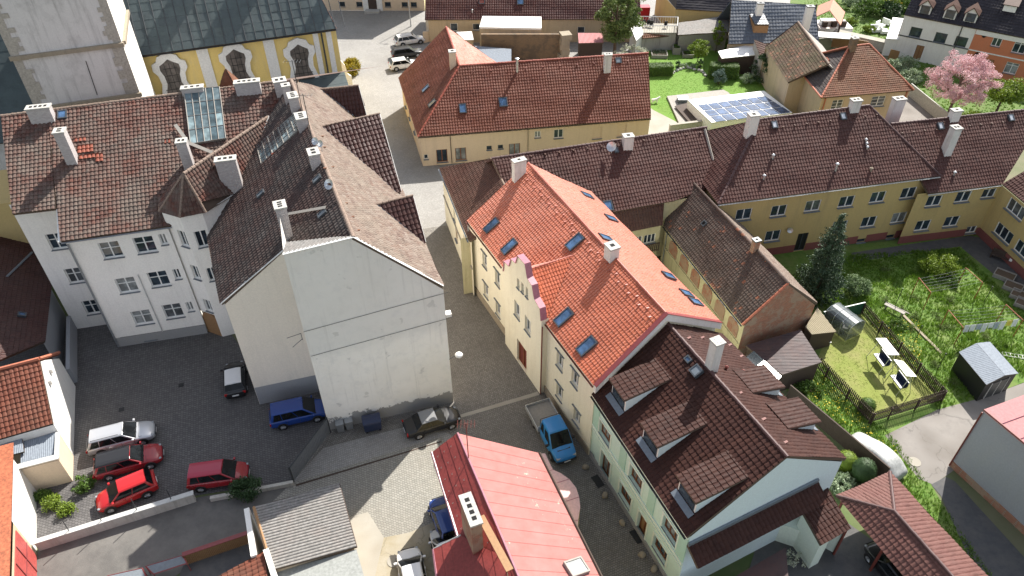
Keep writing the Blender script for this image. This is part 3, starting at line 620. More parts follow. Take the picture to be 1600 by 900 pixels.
# ================================================================ GREY TENEMENT (left)
Ga=P(515.3,672)[:2]; Gb=P(708.5,628)[:2]; dG=unit(Gb-Ga); nG=np.array([dG[1],-dG[0]]) # outward (towards camera)
apx=V(552,371,Ga,Gb); tl=V(442,398,Ga,Gb); er=V(693,447,Ga,Gb)
Ra=P(405,632)[:2]; Rb=Ra+dG*9; wl=V(345,475,Ra,Rb)
ZR=apx[2]; R0=P(455,126,ZR); Ep=plane(R0,apx,er); en=RP(628,298,Ep); en[2]=en[2]
Sp=plane(R0,apx,wl); 
dR=unit(apx-R0); 
def on_ridge(A_,dd): # ridge point above line through A_ with direction dd
    M_=np.array([[dR[0],-dd[0]],[dR[1],-dd[1]]]); t=np.linalg.solve(M_,np.array(A_)-R0[:2]); return R0+dR*t[0]
Rn=on_ridge(Ra,dG)
h=base_thing('tenement','big grey tenement with old mossy tiled roofs, stair turret and a blank gable wall','apartment house',[Ga,Gb,P(184,542)[:2],en[:2]])
TEN=h
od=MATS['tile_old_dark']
evn=wl-dG3*.25 if False else wl
dn=unit(R0-apx)  # northwards along ridge
ed=np.array([*unit(dn[:2]),0]); wfar=RP(325,372,Sp)
wf=wl+ (wfar-wl)
roof(h,[R0,Rn,wl,wfar,RP(421,187,Sp)],od,.3,.36,.09,.055)
eN=RP(513,141,Ep)
roof(h,[Rn,apx-dR*.15,RP(441,387,Sp)],od,.3,.36,.09,.055)
roof(h,[R0,apx,er,en,RP(560,192,Ep),eN],MATS['tile_old_pale'],.27,.32,.045,.045)
ridge(h,R0,apx,MATS['ridge_old'],.15)
# wing
ZW=11.3; wp0=P(95,378,ZW); wp1=P(268,353,ZW); wr=P(440,127,ZR-.1); Wp=plane(wp0,wp1,wr)
w_r0=RP(2,182,Wp); wr=RP(442,127,Wp); le0=RP(20,335,Wp); le1=RP(83,327,Wp)
lem=RP(88,327,Wp)
roof(h,[w_r0,RP(75,172.5,Wp),lem,le0],MATS['tile_old'],.3,.36,.065,.055); roof(h,[RP(75,172.5,Wp),wr+(wr-w_r0)*.06,RP(430,190,Wp),wp1,wp0],MATS['tile_old'],.3,.36,.065,.055)
ridge(h,w_r0,wr,MATS['ridge_old'],.15)
wb0=2*w_r0-le0; wb1=2*wr-wp1; wb0[2]=le0[2]; wb1[2]=le0[2]
MB().add([w_r0,wr,wb1,wb0],[(0,1,2,3)]).build('back_roof','tile_old',h)
# turret and its diagonal roof
R2=RP(419,183,Wp); Tz=R2[2]; R1=P(287,272,Tz); z6=Z(240,120,3.75)
te=[P(*z6(x,y),12.5) for x,y in ((35,712),(35,790),(155,825),(305,795),(490,680))]
Dp=plane(R1,R2,te[3]); te[4]=RP(372,301,Dp)
roof(h,[R1,te[3],te[4],RP(384,298,Dp),RP(405,225,Dp),R2],MATS['tile_old'],.3,.36,.065,.055)
for a_,b_ in ((0,1),(1,2),(2,3)): roof(h,[R1,te[a_],te[b_]],MATS['tile_old'],.28,.34,.05,.04)
for a_ in (1,2,3): ridge(h,te[a_],R1,MATS['ridge_old'],.11)
ridge(h,R1,R2,MATS['ridge_old'],.15)
m=MB(); a_=RP(384,298,Dp); b_=RP(405,225,Dp); m.add([a_,b_,b_-np.array([0,0,2.6]),a_-np.array([0,0,2.0])],[(0,3,2,1)]); m.add([R2,b_,b_-np.array([0,0,2.6]),R2-np.array([0,0,2.5])],[(0,1,2,3)]); m.build('attic_wall','wall_old',h)
m=MB(); m.obox((b_+R2)/2+np.array([0,0,.06]),R2-b_,unit(np.cross(R2-b_,(0,0,1)))*.22,(0,0,.08)); m.build('flashing','frame_white',h)
# walls
tc=np.mean([t[:2] for t in te[:4]],0)
tw_=[t[:2]+(tc-t[:2])*.12 for t in te]; tw_[4]=te[4][:2]+(-dG*.0)
z5=Z(0,300,3)
f1=W_(tw_[1],tw_[2],[(*z5(862,220),.75,1.5,'two'),(*z5(920,378),.75,1.4,'two'),(*z5(982,535),.75,1.3,'two')])
f2=W_(tw_[2],tw_[3],[(*z5(948,220),.9,1.5,'two'),(*z5(995,385),.7,1.3,'two')]); 
L2=np.linalg.norm(tw_[2]-tw_[1])
for s_ in (f1,f2):
    LL=np.linalg.norm(tw_[2]-tw_[1]) if s_ is f1 else np.linalg.norm(tw_[3]-tw_[2])
    for i in range(len(s_)): s_[i]=(min(max(s_[i][0],s_[i][2]/2+.1),LL-s_[i][2]/2-.1),*s_[i][1:])
zt=12.4
Wa=P(184,542)[:2]; Wb=P(325,520)[:2]; dW=unit(Wb-Wa); nW=np.array([dW[1],-dW[0]])
fm=W_(Wa,Wb,[(*z5(x,y),1.45,1.5,'cross') for x,y in ((520,272),(680,248),(595,437),(745,408),(668,588),(812,558))]+[(*z5(x,y),.5,1.0,'two') for x,y in ((765,222),(830,385),(890,537))]+[(*z5(705,688),1.0,.25,'one','frame_brown')])
Wl=Wa-nW*3.2; Wk=V(22.7,337,Wl,Wl+dW)[:2]
fl=W_(Wk,Wl,[(*z5(265,232),1.2,1.5,'cross'),(*z5(350,392),1.2,1.5,'cross'),(*z5(430,540),1.2,1.5,'cross')])
bkA=wb0[:2]; bkB=wb1[:2]
Et=er[:2]-dG*.3; En=en[:2]-dG*.3
def zs(p,pl,k=.12): return ZP(p[0],p[1],pl)-k
Lr=np.linalg.norm(Gb-Ga); tap=(apx[:2]-Ga).dot(dG)/Lr
we=Gb; WRr=V(345,475,Ra,Rb)[:2]; 
Lrec=np.linalg.norm(Ga-nG*0-WRr)
rec_end=Ra+dG*(Ga-Ra).dot(dG)   # where the recess wall meets the projecting block
recA=wl[:2]+dG*.25; zA_=wl[2]-.1; zB_=ZP(*rec_end,Sp)-.1
wfb=wfar[:2]+dG*.3
nb=nG*.35
faces=[(Wa,Wb,1.0,ZW-.1,fm,0),(Wa+nW*.04,Wb+nW*.04,0,1.0,[],1),(Wk,Wl,0,zs(Wl,Wp),fl,0),(Wl,Wa,0,[(0,zs(Wl,Wp)),(1,zs(Wa,Wp))],[],0),
 (bkA,Wk,0,le0[2]-.1,[],0),
 (tw_[0],tw_[1],0,zt,[],0),(tw_[1],tw_[2],2.6,zt,f1,0),(tw_[2],tw_[3],0,zt,f2,0),(tw_[3],te[4][:2],0,zt,[],0),
 (recA,rec_end,0,[(0,zA_),(1,zB_)],[],2),(wfb,recA,0,[(0,wfar[2]-.1),(1,zA_)],[],0),
 (Ga,Gb,0,[(0,tl[2]),(tap,apx[2]-.05),(1,er[2]-.3)],[],3),(rec_end,Ga,0,tl[2],[],0),(Gb,En,0,[(0,er[2]-.3),(1,en[2]-.2)],[],2)]
wall(h,faces,['wall_grey','plinth_grey','wall_grey_beige','wall_gable'])
windows(h,Wa,Wb,fm,.18); windows(h,Wk,Wl,fl,.18); windows(h,tw_[1],tw_[2],f1,.18); windows(h,tw_[2],tw_[3],f2,.18)
# turret door
dp=tw_[1]+(tw_[2]-tw_[1])*.5; dd=unit(tw_[2]-tw_[1]); m=MB(); arc=[(-.75,0),(.75,0)]+[(.75*math.cos(t),1.7+.75*math.sin(t)) for t in np.linspace(0,math.pi,9)]
nn=np.array([dd[1],-dd[0]]); pts=[(*(dp+dd*x+nn*.02),zz) for x,zz in arc]; pts2=[(*(dp+dd*x-nn*.3),zz) for x,zz in arc]
m=MB(); k=len(pts); m.add(pts+pts2,[tuple(range(k))]+[((i+1)%k,i,i+k,(i+1)%k+k) for i in range(k)]); m.build('door','wood',h)
wall(h,[(tw_[1],tw_[1]+dd*(np.linalg.norm(tw_[2]-tw_[1])/2-.75),0,2.6,[]),(dp+dd*.75,tw_[2],0,2.6,[]),(dp-dd*.75-nn*.001,dp+dd*.75-nn*.001,2.45,2.6,[])],['wall_grey'],'door_surround')
# painted grey bands at the foot of the blank walls
m=MB(); lr2=np.linalg.norm(rec_end-recA); m.obox([*((recA+rec_end)/2+nG*.012),.0],[*(dG*lr2*.99),0],[*(nG*.02),0],(0,0,1.9)); m.build('plinth','wall_patch',h)
# little flat roof on projecting block
bt=on_ridge(Ga-nG*1.0,dG)
blkA=tl; back1=onpl(*(Ga-nG*2.2)[:2],Sp); n4=plane(tl,apx,np.array([*(Ga-nG*1.2),tl[2]+.1])); 
a4=P(447,379,tl[2]+.15); b4=P(527,370.5,apx[2]+.0); m=MB(); roof(h,[tl+[0,0,.05],apx+[0,0,.05],b4,a4],MATS['fibre_old'],.18,9,.04,0,4,thick=.1,name='block_roof')
m=MB(); m.add([a4-[0,0,.1],b4-[0,0,.1],b4-[0,0,2],a4-[0,0,4]],[(0,3,2,1)]); m.build('attic_wall','wall_old',h)
# verge copings on gable
for a_,b_,mt in ((tl,apx,'frame_white'),(apx,er,'frame_white'),(wl,np.array([*rec_end,zB_+.1]),'frame_white')):
    m=MB(); d_=b_-a_; m.obox((a_+b_)/2+np.array([0,0,.03]),d_,np.array([*nG,0])*.22,(0,0,.06)); m.build('verge_coping',mt,h)
# ledges wires on the blank gable
for (xa,ya,xb,yb) in ((474,518,700,456),(486,556,707,495)):
    a_=V(xa,ya,Ga,Gb);b_=V(xb,yb,Ga,Gb); a_+=np.array([*nG,0])*.05;b_+=np.array([*nG,0])*.05; MB().tube(a_,b_,.016,seg=5).build('cable','metal_dark',h)
c_=V(704,493,Ga,Gb); MB().obox(c_-np.array([*dG,0])*.12-np.array([*nG,0])*.2-np.array([0,0,.1]),[*(dG*.4),0],[*(nG*.45),0],(0,0,.25)).build('cornice_end','wall_gable',h)
a_=V(474,530,Ra,Rb)
m=MB(); q1_=V(470,521,Ga,Gb); m.path([q1_+[*(-dG*.0),0],q1_+np.array([*(-dG*.9+nG*.3),.1])],.02); m.path([q1_-np.array([0,0,.5]),q1_+np.array([*(-dG*.7+nG*.3),-.8])],.02); m.tube(q1_,q1_-np.array([0,0,.6]),.02); m.build('wire_bracket','metal_dark',h)
# street cross gables
for (xi,yi,xo,yo,xb,yb,xv,yv) in ((502,198,593,178,627,299,620,302),(588,320,645,306,665,379,662,381),(500,140,560,134,573,182,556,184)):
    ri=RP(xi,yi,Ep); ro=P(xo,yo,ri[2]); vlo=RP(xv,yv,Ep); pS=plane(ri,ro,vlo); bo=RP(xb,yb,pS)
    roof(h,[ri,ro,bo,vlo],MATS['tile_dark'],.32,.4,.05,.045); MB().path([ri+np.array([0,0,.06]),vlo+np.array([0,0,.06])],.07,seg=4).build('valley_flashing','lead',h)  # camera-facing slopes get darker tile, their shade put into the colour
    # mirrored north slope
    ax=unit((ro-ri)[:2]); pn=np.array([-ax[1],ax[0]]); 
    def mir(p): v_=p[:2]-ri[:2]; return np.array([*(ri[:2]+ax*v_.dot(ax)-pn*v_.dot(pn)),p[2]])
    MB().slab([ri,ro,mir(bo),mir(vlo)],.12).build('roof','tile_old_pale',h); ridge(h,ri,ro,MATS['ridge_old'],.12)
    o_=ro-np.array([*ax,0])*.3; wb_=bo-np.array([*ax,0])*.3; mb_=mir(bo)-np.array([*ax,0])*.3
    wall(h,[(wb_[:2],mb_[:2],0,[(0,wb_[2]-.15),(.5,ro[2]-.15),(1,mb_[2]-.15)],[])],['wall_grey_beige'],'gable_wall')
    MB().path([ro+np.array([0,0,.05]),bo+np.array([0,0,.05])],.05,seg=4).build('verge_coping','sill_light',h)
# glazed roof lights
def glass_strip(pl,quad,nu,nv,name,h_=.35,fm='wood_grey',cols=('glass_sky',)):
    c=[RP(*q_,pl)+pl[0]*h_ for q_ in quad]; m=MB()
    t=thing(name,'x','x') if False else None
    fr=MB(); b=[p-pl[0]*(h_+.1) for p in c]
    fr.add(c+b,[(1,0,4,5),(2,1,5,6),(3,2,6,7),(0,3,7,4)])
    L_=lambda s,t:(c[0]*(1-s)*(1-t)+c[1]*s*(1-t)+c[2]*s*t+c[3]*(1-s)*t)
    for i in range(nu+1): fr.tube(L_(i/nu,0)+pl[0]*.02,L_(i/nu,1)+pl[0]*.02,.045,seg=4)
    for j in range(nv+1): fr.tube(L_(0,j/nv)+pl[0]*.02,L_(1,j/nv)+pl[0]*.02,.025,seg=4)
    fo=fr.build(name,fm,h)
    g=MB(); random.seed(5)
    for i in range(nu):
        for j in range(nv): g.add([L_(i/nu,j/nv),L_((i+1)/nu,j/nv),L_((i+1)/nu,(j+1)/nv),L_(i/nu,(j+1)/nv)],[(0,1,2,3)],random.choice([0,0,1,2]))
    g.build('pane',['glass_old0','glass_old1','glass_old2'],fo)
glassmat('glass_old0',(.05,.075,.085),.3); glassmat('glass_old1',(.14,.19,.20),.4); glassmat('glass_old2',(.085,.115,.125),.3)
glass_strip(Wp,[(299,228),(354,219),(344,139),(289,144)],5,4,'glazed_skylight',.3)
glass_strip(Sp,[(410,257),(472,201),(463,178),(403,229)],7,4,'glazed_skylight',.12)
# chimneys
aW=math.atan2(dW[1],dW[0]); aS=math.atan2(dR[1],dR[0])
bw='brick_white'
chimney(h,(69,188),166,Wp,1.7,.7,aW,bw,nf=4); chimney(h,(114,252),203,Wp,.75,.8,aW,bw,nf=2,hollow='near_black'); chimney(h,(303,146),135,Wp,1.7,.6,aW,bw,nf=3)
chimney(h,(390,145),126,Wp,2.0,.65,aW,bw,nf=4); chimney(h,(297,262),219,Dp if False else Wp,.75,.7,aW,bw,nf=2); chimney(h,(366,296),247,Dp,1.5,.7,aW,bw,nf=3)
for bs,ty,w_,d_,n_f in (((450,371),319,.7,.9,3),((462,172),148,.7,1.1,3),((474,199),180,.8,1.1,3),((494,259),236,.7,1.0,2),((441,146),124,1.0,.9,2),((452,160),132,.6,.6,1)): chimney(h,bs,ty,Sp,w_,d_,aS-R(90),bw,nf=n_f)
# plank walkway to chimney
def stepboard(pts,pl,w=.28,mat='wood_grey',hh=.35):
    m=MB(); c=[RP(*p_,pl)+np.array([0,0,hh]) for p_ in pts]
    for a_,b_ in zip(c[:-1],c[1:]): d_=b_-a_; m.obox((a_+b_)/2,d_,unit(np.cross(d_,pl[0]))*w,pl[0]*.04); n=int(np.linalg.norm(d_)/1.2)+1; [m.tube(a_+d_*i/n,a_+d_*i/n-np.array([0,0,hh]),.02,seg=4) for i in range(n+1)]
    m.build('roof_walkway',mat,h)
stepboard([(276,201),(296,229),(340,247)],Wp); stepboard([(452,341),(510,331)],Sp,.22)
for p_,pl in (((62+36,180),Wp),): skylight(h,(98,180),Wp,.7,.8)
for p_ in ((506,336),(498,282),(410,305)): skylight(h,p_,Sp,.5,.7,gm='lead',t=.2)
# dishes and aerials on the ridge
def dish(parent,px,pl,r=.4,hh=1.0,mat='metal_light',az=-120,name='satellite_dish'):
    b=RP(*px,pl); m=MB(); m.tube(b-np.array([0,0,.2]),b+np.array([0,0,hh]),.025,seg=5); c=b+np.array([0,0,hh]); a=R(az); ax=np.array([math.cos(a)*.8,math.sin(a)*.8,.55]); ax=unit(ax); x=unit(np.cross(ax,(0,0,1)));y=np.cross(x,ax); vs=[c-ax*.02];fs=[]
    for j,(rr,dd_) in enumerate(((.5,.04),(1,.13))):
        for i in range(16): t=2*math.pi*i/16; vs.append(c+ax*dd_*r/.4+r*rr*(math.cos(t)*x+math.sin(t)*y))
    for i in range(16): fs.append((0,1+i,1+(i+1)%16)); fs.append((1+i,17+i,17+(i+1)%16,1+(i+1)%16))
    m.add(vs,fs); m.tube(c+ax*.03,c+ax*.35-y*.1,.015,seg=4); m.build(name,mat,parent)
def aerial(parent,px,pl,hh=2.5,n=6,az=0,mat='metal_dark'):
    b=RP(*px,pl); m=MB(); m.tube(b-np.array([0,0,.3]),b+np.array([0,0,hh]),.03,seg=5); a=R(az); dx=np.array([math.cos(a),math.sin(a),0]); dy=np.array([-dx[1],dx[0],0]); c=b+np.array([0,0,hh-.1])
    m.tube(c-dx*.6,c+dx*.6,.015,seg=4)
    for i in range(n): p=c+dx*(-.6+1.2*i/(n-1)); m.tube(p-dy*.3,p+dy*.3,.01,seg=4)
    m.build('aerial',mat,parent)
dish(h,(517,298),Sp,.36,.5); dish(h,(497,240),Sp,.28,1.0); dish(h,(504,240),Ep,.26,.8)
for p_,hh in (((490,230),4.2),((474,180),4.5)): aerial(h,p_,Sp,hh)
gp=[RP(*q_,Ep) for q_ in ((508,265),(514,290),(507,232),(520,263),(541,320),(551,341),(560,362),(504,215))]; hooks(h,gp,Ep,MATS['tile_hip'],.14)
gutter(h,wp0,wp1,MATS['gutter_grey'])
pipe(h,[(*(Wa+nW*.1+dW*.12),10.9),(*(Wa+nW*.1+dW*.12),.1)],MATS['gutter_grey'],.075); pipe(h,[(*(Wa+nW*.06+dW*3.9),7.2),(*(Wa+nW*.06+dW*3.9),1.0),],MATS['sill_light'],.04)
MB().slab([lem,lem+np.array([*dW,0])*.25,wp0+np.array([*dW,0])*.05,wp0-np.array([*dW,0])*.2],.1).build('verge_coping','frame_white',h)
for (x_,y_,nx,ny) in ((126,219,3,1),(134,233,4,2),(140,245,5,1),(156,247,2,2),(262,222,2,1)):
    u_,v_,n_=frame_on(Wp); v_=v_ if v_[2]>0 else -v_; c_=RP(x_,y_,Wp); q_=[c_+u_*a*nx*.15+v_*b*ny*.18 for a,b in ((-1,-1),(1,-1),(1,1),(-1,1))]; roof(h,q_,MATS['tile_new'],.3,.36,.065,.055,thick=.02,name='replaced_tiles',lift=.05)
for (x_,y_,nx,ny) in ((429,240,1,1),):
    u_,v_,n_=frame_on(Sp); v_=v_ if v_[2]>0 else -v_; c_=RP(x_,y_,Sp); q_=[c_+u_*a*nx*.15+v_*b*ny*.18 for a,b in ((-1,-1),(1,-1),(1,1),(-1,1))]; roof(h,q_,MATS['tile_new'],.3,.36,.065,.055,thick=.02,name='replaced_tiles',lift=.06)

glassmat('glass_church',(.07,.06,.055),.35)
# ================================================================ CHURCH
ZC=12.; ca=P(206,89,ZC); cb=P(525,45,ZC); dC=unit((cb-ca)[:2]); nC=np.array([dC[1],-dC[0]]); cb=ca+np.array([*dC,0])*np.linalg.norm((cb-ca)[:2])
Cp=pitchpl(ca,cb,48)
h=base_thing('church','yellow baroque church nave with white pilasters and blue-grey metal roof','church',[ca,cb])
k0=-np.array([*nC,0]); span=9.
rdg=lambda p,s: p+k0*s+np.array([0,0,s*math.tan(R(48))])
hipx=cb-np.array([*dC,0])*3
roof(h,[ca-np.array([*dC,0])*12,cb,rdg(hipx,span),rdg(ca,span)-np.array([*dC,0])*12],MATS['copper'],1.1,.95,.0,.02,1,thick=.25)
cs=cb+k0*span*2
roof(h,[cb,cs,rdg(hipx,span)],MATS['tile_orange'],.3,.35,.03,.03,thick=.2)
MB().slab([rdg(hipx,span),rdg(ca,span),ca+k0*span*2,cs],.2).build('roof','copper',h)
m=MB()
for i in range(22):
    p=ca+np.array([*dC,0])*(i*1.1-.2); q_=rdg(p,span); 
    if p.dot([*dC,0])>cb.dot([*dC,0])-2.5: q_=p+(q_-p)*.35
    m.tube(p+np.array([0,0,.08]),q_+np.array([0,0,.08]),.045,seg=4)
m.build('roof_seams','metal_dark',h)
for x_,y_,w_ in ((255,50,2.0),(352,42,2.4),(500,22,1.6)):
    q_=RP(x_,y_,Cp)+np.array(sv)*15; MB().box((q_[0],q_[1],q_[2]-9),(w_,w_,14),.3,taper=.5).build('ridge_turret','copper',h)
wa_,wb_=(ca[:2]-nC*.5),(cb[:2]-nC*.5)
cw=W_(wa_,wb_,[(268,113,2.7,4.6),(370,97,2.7,4.6),(469,89,2.7,4.6)])
for i,s_ in enumerate(cw): print('church win',s_[:2])
wall(h,[(wa_-dC*12,wb_,0,ZC-.1,[]),(wb_,wb_+k0[:2]*17,0,ZC-.1,[])],['wall_church'])
gutter(h,ca,cb,MATS['black'],r=.12)
shape=[(-1.5,-2.7),(-1.1,-1.5),(-.75,-.4),(-.8,.5),(-1.05,1.2),(-1.0,1.7),(-.5,2.0),(0,2.35),(.5,2.0),(1.0,1.7),(1.05,1.2),(.8,.5),(.75,-.4),(1.1,-1.5),(1.5,-2.7)]
outr=[(-2.1,-2.9),(-1.65,-1.6),(-1.3,-.4),(-1.4,.6),(-1.8,1.2),(-1.75,1.9),(-1.25,2.15),(-1.0,2.7),(0,3.1),(1.0,2.7),(1.25,2.15),(1.75,1.9),(1.8,1.2),(1.4,.6),(1.3,-.4),(1.65,-1.6),(2.1,-2.9)]
for s_ in cw:
    c=wa_+dC*s_[0]; zc_=s_[1]-.75; 
    def shp(pts,out,k=1): return [(*(c+dC*x*k+nC*out),zc_+y*k) for x,y in pts]
    a=shp(outr,.03);b=shp(outr,.28); k=len(a); m=MB(); m.add(a+b,[tuple(range(k,2*k))[::-1]]+[(i,(i+1)%k,(i+1)%k+k,i+k) for i in range(k)]); m.f[0]=tuple(range(2*k-1,k-1,-1))
    w=m.build('window_surround','frame_white',h)
    a=shp(shape,.2);b=shp(shape,.31); k=len(a); m=MB(); m.add(a+b,[tuple(range(2*k-1,k-1,-1))]+[(i,(i+1)%k,(i+1)%k+k,i+k) for i in range(k)]); g=m.build('pane','wood_grey' if False else 'glass_church',w) 
    m=MB(); 
    for x in (-.5,0,.5): m.obox([*(c+dC*x+nC*.33),zc_-2.6],[*(dC*.05),0],[*(nC*.03),0],(0,0,4.5))
    for y in (-1.9,-1.1,-.3,.5,1.3): m.obox([*(c+nC*.33),zc_+y],[*(dC*(1.4 if y>-1 else 2.2)),0],[*(nC*.03),0],(0,0,.05))
    m.build('glazing_bars','black',w)
m=MB()
for px in (320,426):
    p=V(px,95,wa_,wb_); p=wa_+dC*(p[:2]-wa_).dot(dC); MB().obox([*(p+nC*.06),0],[*(dC*1.2),0],[*(nC*.12),0],(0,0,ZC-.3)).build('pilaster','frame_white',h)
for u_ in (.9,2.4): p=wb_-dC*u_; MB().obox([*(p+nC*.06),0],[*(dC*.6),0],[*(nC*.12),0],(0,0,ZC-.3)).build('pilaster','frame_white',h)
for u_ in (1.7,): pipe(h,[(*(wb_-dC*u_+nC*.2),ZC-.3),(*(wb_-dC*u_+nC*.2),.1)],MATS['metal_dark'],.1)
pipe(h,[(*(V(222,100,wa_,wb_)[:2]+nC*.2),ZC-.3),(*(V(222,100,wa_,wb_)[:2]+nC*.2),.1)],MATS['metal_dark'],.1)
# low green annex roof of the church
an=base_thing('sacristy','low sacristy with dark green metal roof below the church windows','church annex',[wb_,wb_+nC*4])
pA=wb_-dC*8; pB=wb_+dC*.2; 
roof(an,[np.array([*(pA+nC*5),4.6]),np.array([*(pB+nC*5),4.6]),np.array([*pB,6.6]),np.array([*pA,6.6])],MATS['copper'],1.0,1.2,0,.02,1)
wall(an,[(pA+nC*4.7,pB+nC*4.7,0,4.5,[]),(pB+nC*4.7-dC*.3,pB-dC*.3,0,[(0,4.5),(1,6.4)],[]),(pA,pA+nC*4.7,0,[(0,6.4),(1,4.5)],[])],['wall_church'])
# curved white gable screen
c0=P(537,150,0)[:2]; m=MB(); sc=[(-1.4,0),(1.4,0),(1.4,2.6),(1.0,3.0),(.8,4.2),(.3,5.0),(-.1,5.6),(-.6,5.0),(-.8,4.2),(-1.1,3.2),(-1.4,2.6)]
o_=thing('gable_screen','curved white and yellow baroque gable screen at the church corner','gable',(*c0,0)); k=len(sc)
a=[(*(c0+dC*x-nC*.2),y) for x,y in sc];b=[(*(c0+dC*x+nC*.2),y) for x,y in sc]; m.add(a+b,[tuple(range(k)),tuple(range(2*k-1,k-1,-1))]+[((i+1)%k,i,i+k,(i+1)%k+k) for i in range(k)]); m.build('wall','frame_white',o_)
k=6; MB().add([(*(c0+dC*x+nC*.23),y) for x,y in ((-.9,.6),(.6,.6),(.6,2.4),(-.2,3.6),(-.9,2.6))],[(0,1,2,3,4)]).build('yellow_field','wall_church',o_)
# ---- tower
fr=P(218,143,12.5); frx=fr[:2]; dT=unit(P(187,70,20)[:2]-P(33,90,20)[:2]); nT=np.array([dT[1],-dT[0]]); flx=V(52,163,frx,frx+dT)[:2]
h=base_thing('church_tower','massive white rendered church tower shaft with grey corner stones','tower',[frx,flx])
bR=frx-nT*9; bL=flx-nT*9
HT=34
wall(h,[(flx,frx,0,HT,[]),(frx,bR,0,HT,[],1),(bR,bL,0,HT,[]),(bL,flx,0,HT,[])],['wall_tower','wall_white'])
LT=np.linalg.norm(frx-flx); random.seed(3)
for s_ in (0,1):
    m=MB(); zz=6.
    while zz<HT:
        hh=.42; w_=random.choice([.7,1.0,1.25]); c=flx+dT*(w_/2) if s_==0 else frx-dT*(w_/2); m.obox([*(c+nT*.03),zz],[*(dT*w_),0],[*(nT*.06),0],(0,0,hh))
        zz+=hh
    m.build('corner_stones','stone_pale',h)
zc_=V(110,82,flx,frx)[2]
for z_ in (zc_,V(130,162,flx,frx)[2]): MB().obox([*((flx+frx)/2+nT*.15),z_],[*(dT*(LT+.3)),0],[*(nT*.3),0],(0,0,.35)).build('cornice','stone_trim',h)
MB().obox([*((frx+bR)/2+dT*.15),zc_],[*(dT*.3),0],[*(nT*8.6),0],(0,0,.35)).build('cornice','stone_trim',h)
p0_=V(134,95,flx,frx);p1_=V(152,148,flx,frx); MB().tube(p0_+[*(nT*.05),0],p1_+[*(nT*.05),0],.03).build('lightning_rod','black',h)
# green side roof left of tower
s1=V(0,75,flx-dT*3,frx)[:2]
h=base_thing('side_chapel','dark blue-green metal chapel roof left of the church tower','church annex',[flx-dT*8,flx-dT*8+nT*4])
q0=flx-dT*14; zq=13
roof(h,[np.array([*(q0-nT*2),zq-4.5]),np.array([*(flx-nT*2),zq-4.5]),np.array([*(flx-nT*9),zq+4]),np.array([*(q0-nT*9),zq+4])],MATS['copper'],1.0,1.1,0,.02,1)
wall(h,[(q0-nT*2.3,flx-nT*2.3,0,zq-4.6,[])],['wall_tower'])
# turret tile pyramid behind the wing
b=RP(336,137,Wp); cpx=b+np.array([0,3.2,0]); zpk=hz(cpx,108,10,30); h=TEN
m=MB(); q4=[(cpx[0]-1.7,cpx[1]-1.7,zpk-3.4),(cpx[0]+1.7,cpx[1]-1.7,zpk-3.4),(cpx[0]+1.7,cpx[1]+1.7,zpk-3.4),(cpx[0]-1.7,cpx[1]+1.7,zpk-3.4)]
for i in range(4): roof(h,[q4[i],q4[(i+1)%4],(cpx[0],cpx[1],zpk)],MATS['tile_hip'],.25,.3,.02,.02,2,thick=.1,name='turret_roof')
# ================================================================ BEIGE HOUSE (top middle)
ZB=3.9
e0=P(653,214,ZB); e1=P(1017,185,ZB); l0=P(623,122,ZB)
pf=pitchpl(e0,e1,40); pl_=pitchpl(l0,e0,40); r0=RP(718,103,pf); r1=RP(1013,83,pf); ra=RP(697,42,pl_)
r0b=RP(718,103,pl_)
h=base_thing('hip_roof_house','low beige corner house with rusty brown hipped roof and small skylights','house',[e0,e1,l0,ra])
roof(h,[e0,e1,r1,r0],MATS['tile_beige'],.3,.36,.045,.04); roof(h,[l0,e0,r0b,ra],MATS['tile_beige'],.3,.36,.04,.03)
dl=unit(e0-l0); de=unit(e1-e0); back=e1+np.array([-de[1],de[0],0])*2*np.linalg.norm((r1-e1)[:2]); 
pb=plane(r0,r1,back); roof(h,[r0,r1,back,back-de*14],MATS['tile_beige'],.3,.36,.04,.03)
pe=plane(ra,r0,P(775,98,5.2)); pz=RP(775,98,pe); far=ra+(pz-r0)*.4
roof(h,[ra,r0,pz],MATS['tile_orange'],.3,.36,.04,.03)
ridge(h,r0,r1,MATS['ridge_orange'],.13); ridge(h,e0,r0,MATS['ridge_orange'],.13); ridge(h,r0,ra,MATS['ridge_orange'],.13)
A,B=inset(e0,e1,.25); A0,_=inset(l0,e0,.25)
cA=A+unit(B-A)*.25
z2=Z(400,0,3); z3_=Z(800,0,3)
bw=W_(cA,B,[(*z2(797,735),.5,.6,'one'),(*z2(872,730),1.25,1.6,'two','frame_brown'),(*z2(960,722),1.25,1.6,'two','frame_brown'),(*z2(1093,693),.6,.5,'one','frame_dark'),(*z2(1146,688),.6,.5,'one','frame_dark'),(*z3_(12,700),1.3,1.5,'two','frame_brown'),(*z3_(120,630),.7,.8,'two'),(*z3_(218,627),1.1,1.1,'two'),(*z3_(400,622),1.1,1.5,'one','wall_beige','wall_beige'),(*z3_(515,612),1.1,1.5,'one','wall_beige','wall_beige')])
lw=W_(A0,cA,[(648,200,1.0,1.3,'two'),(640,178,1.0,1.3,'two'),(634,160,1.0,1.3,'two')])
wall(h,[(cA,B,0,ZB-.05,bw),(A0,cA,0,ZB-.05,lw),(B,back[:2],0,[(0,ZB-.1),(.5,r1[2]-.15),(1,ZB-.1)],[]),(back[:2],A0,0,ZB-.1,[])],['wall_beige'])
windows(h,cA,B,bw,.12); windows(h,A0,cA,lw,.12)
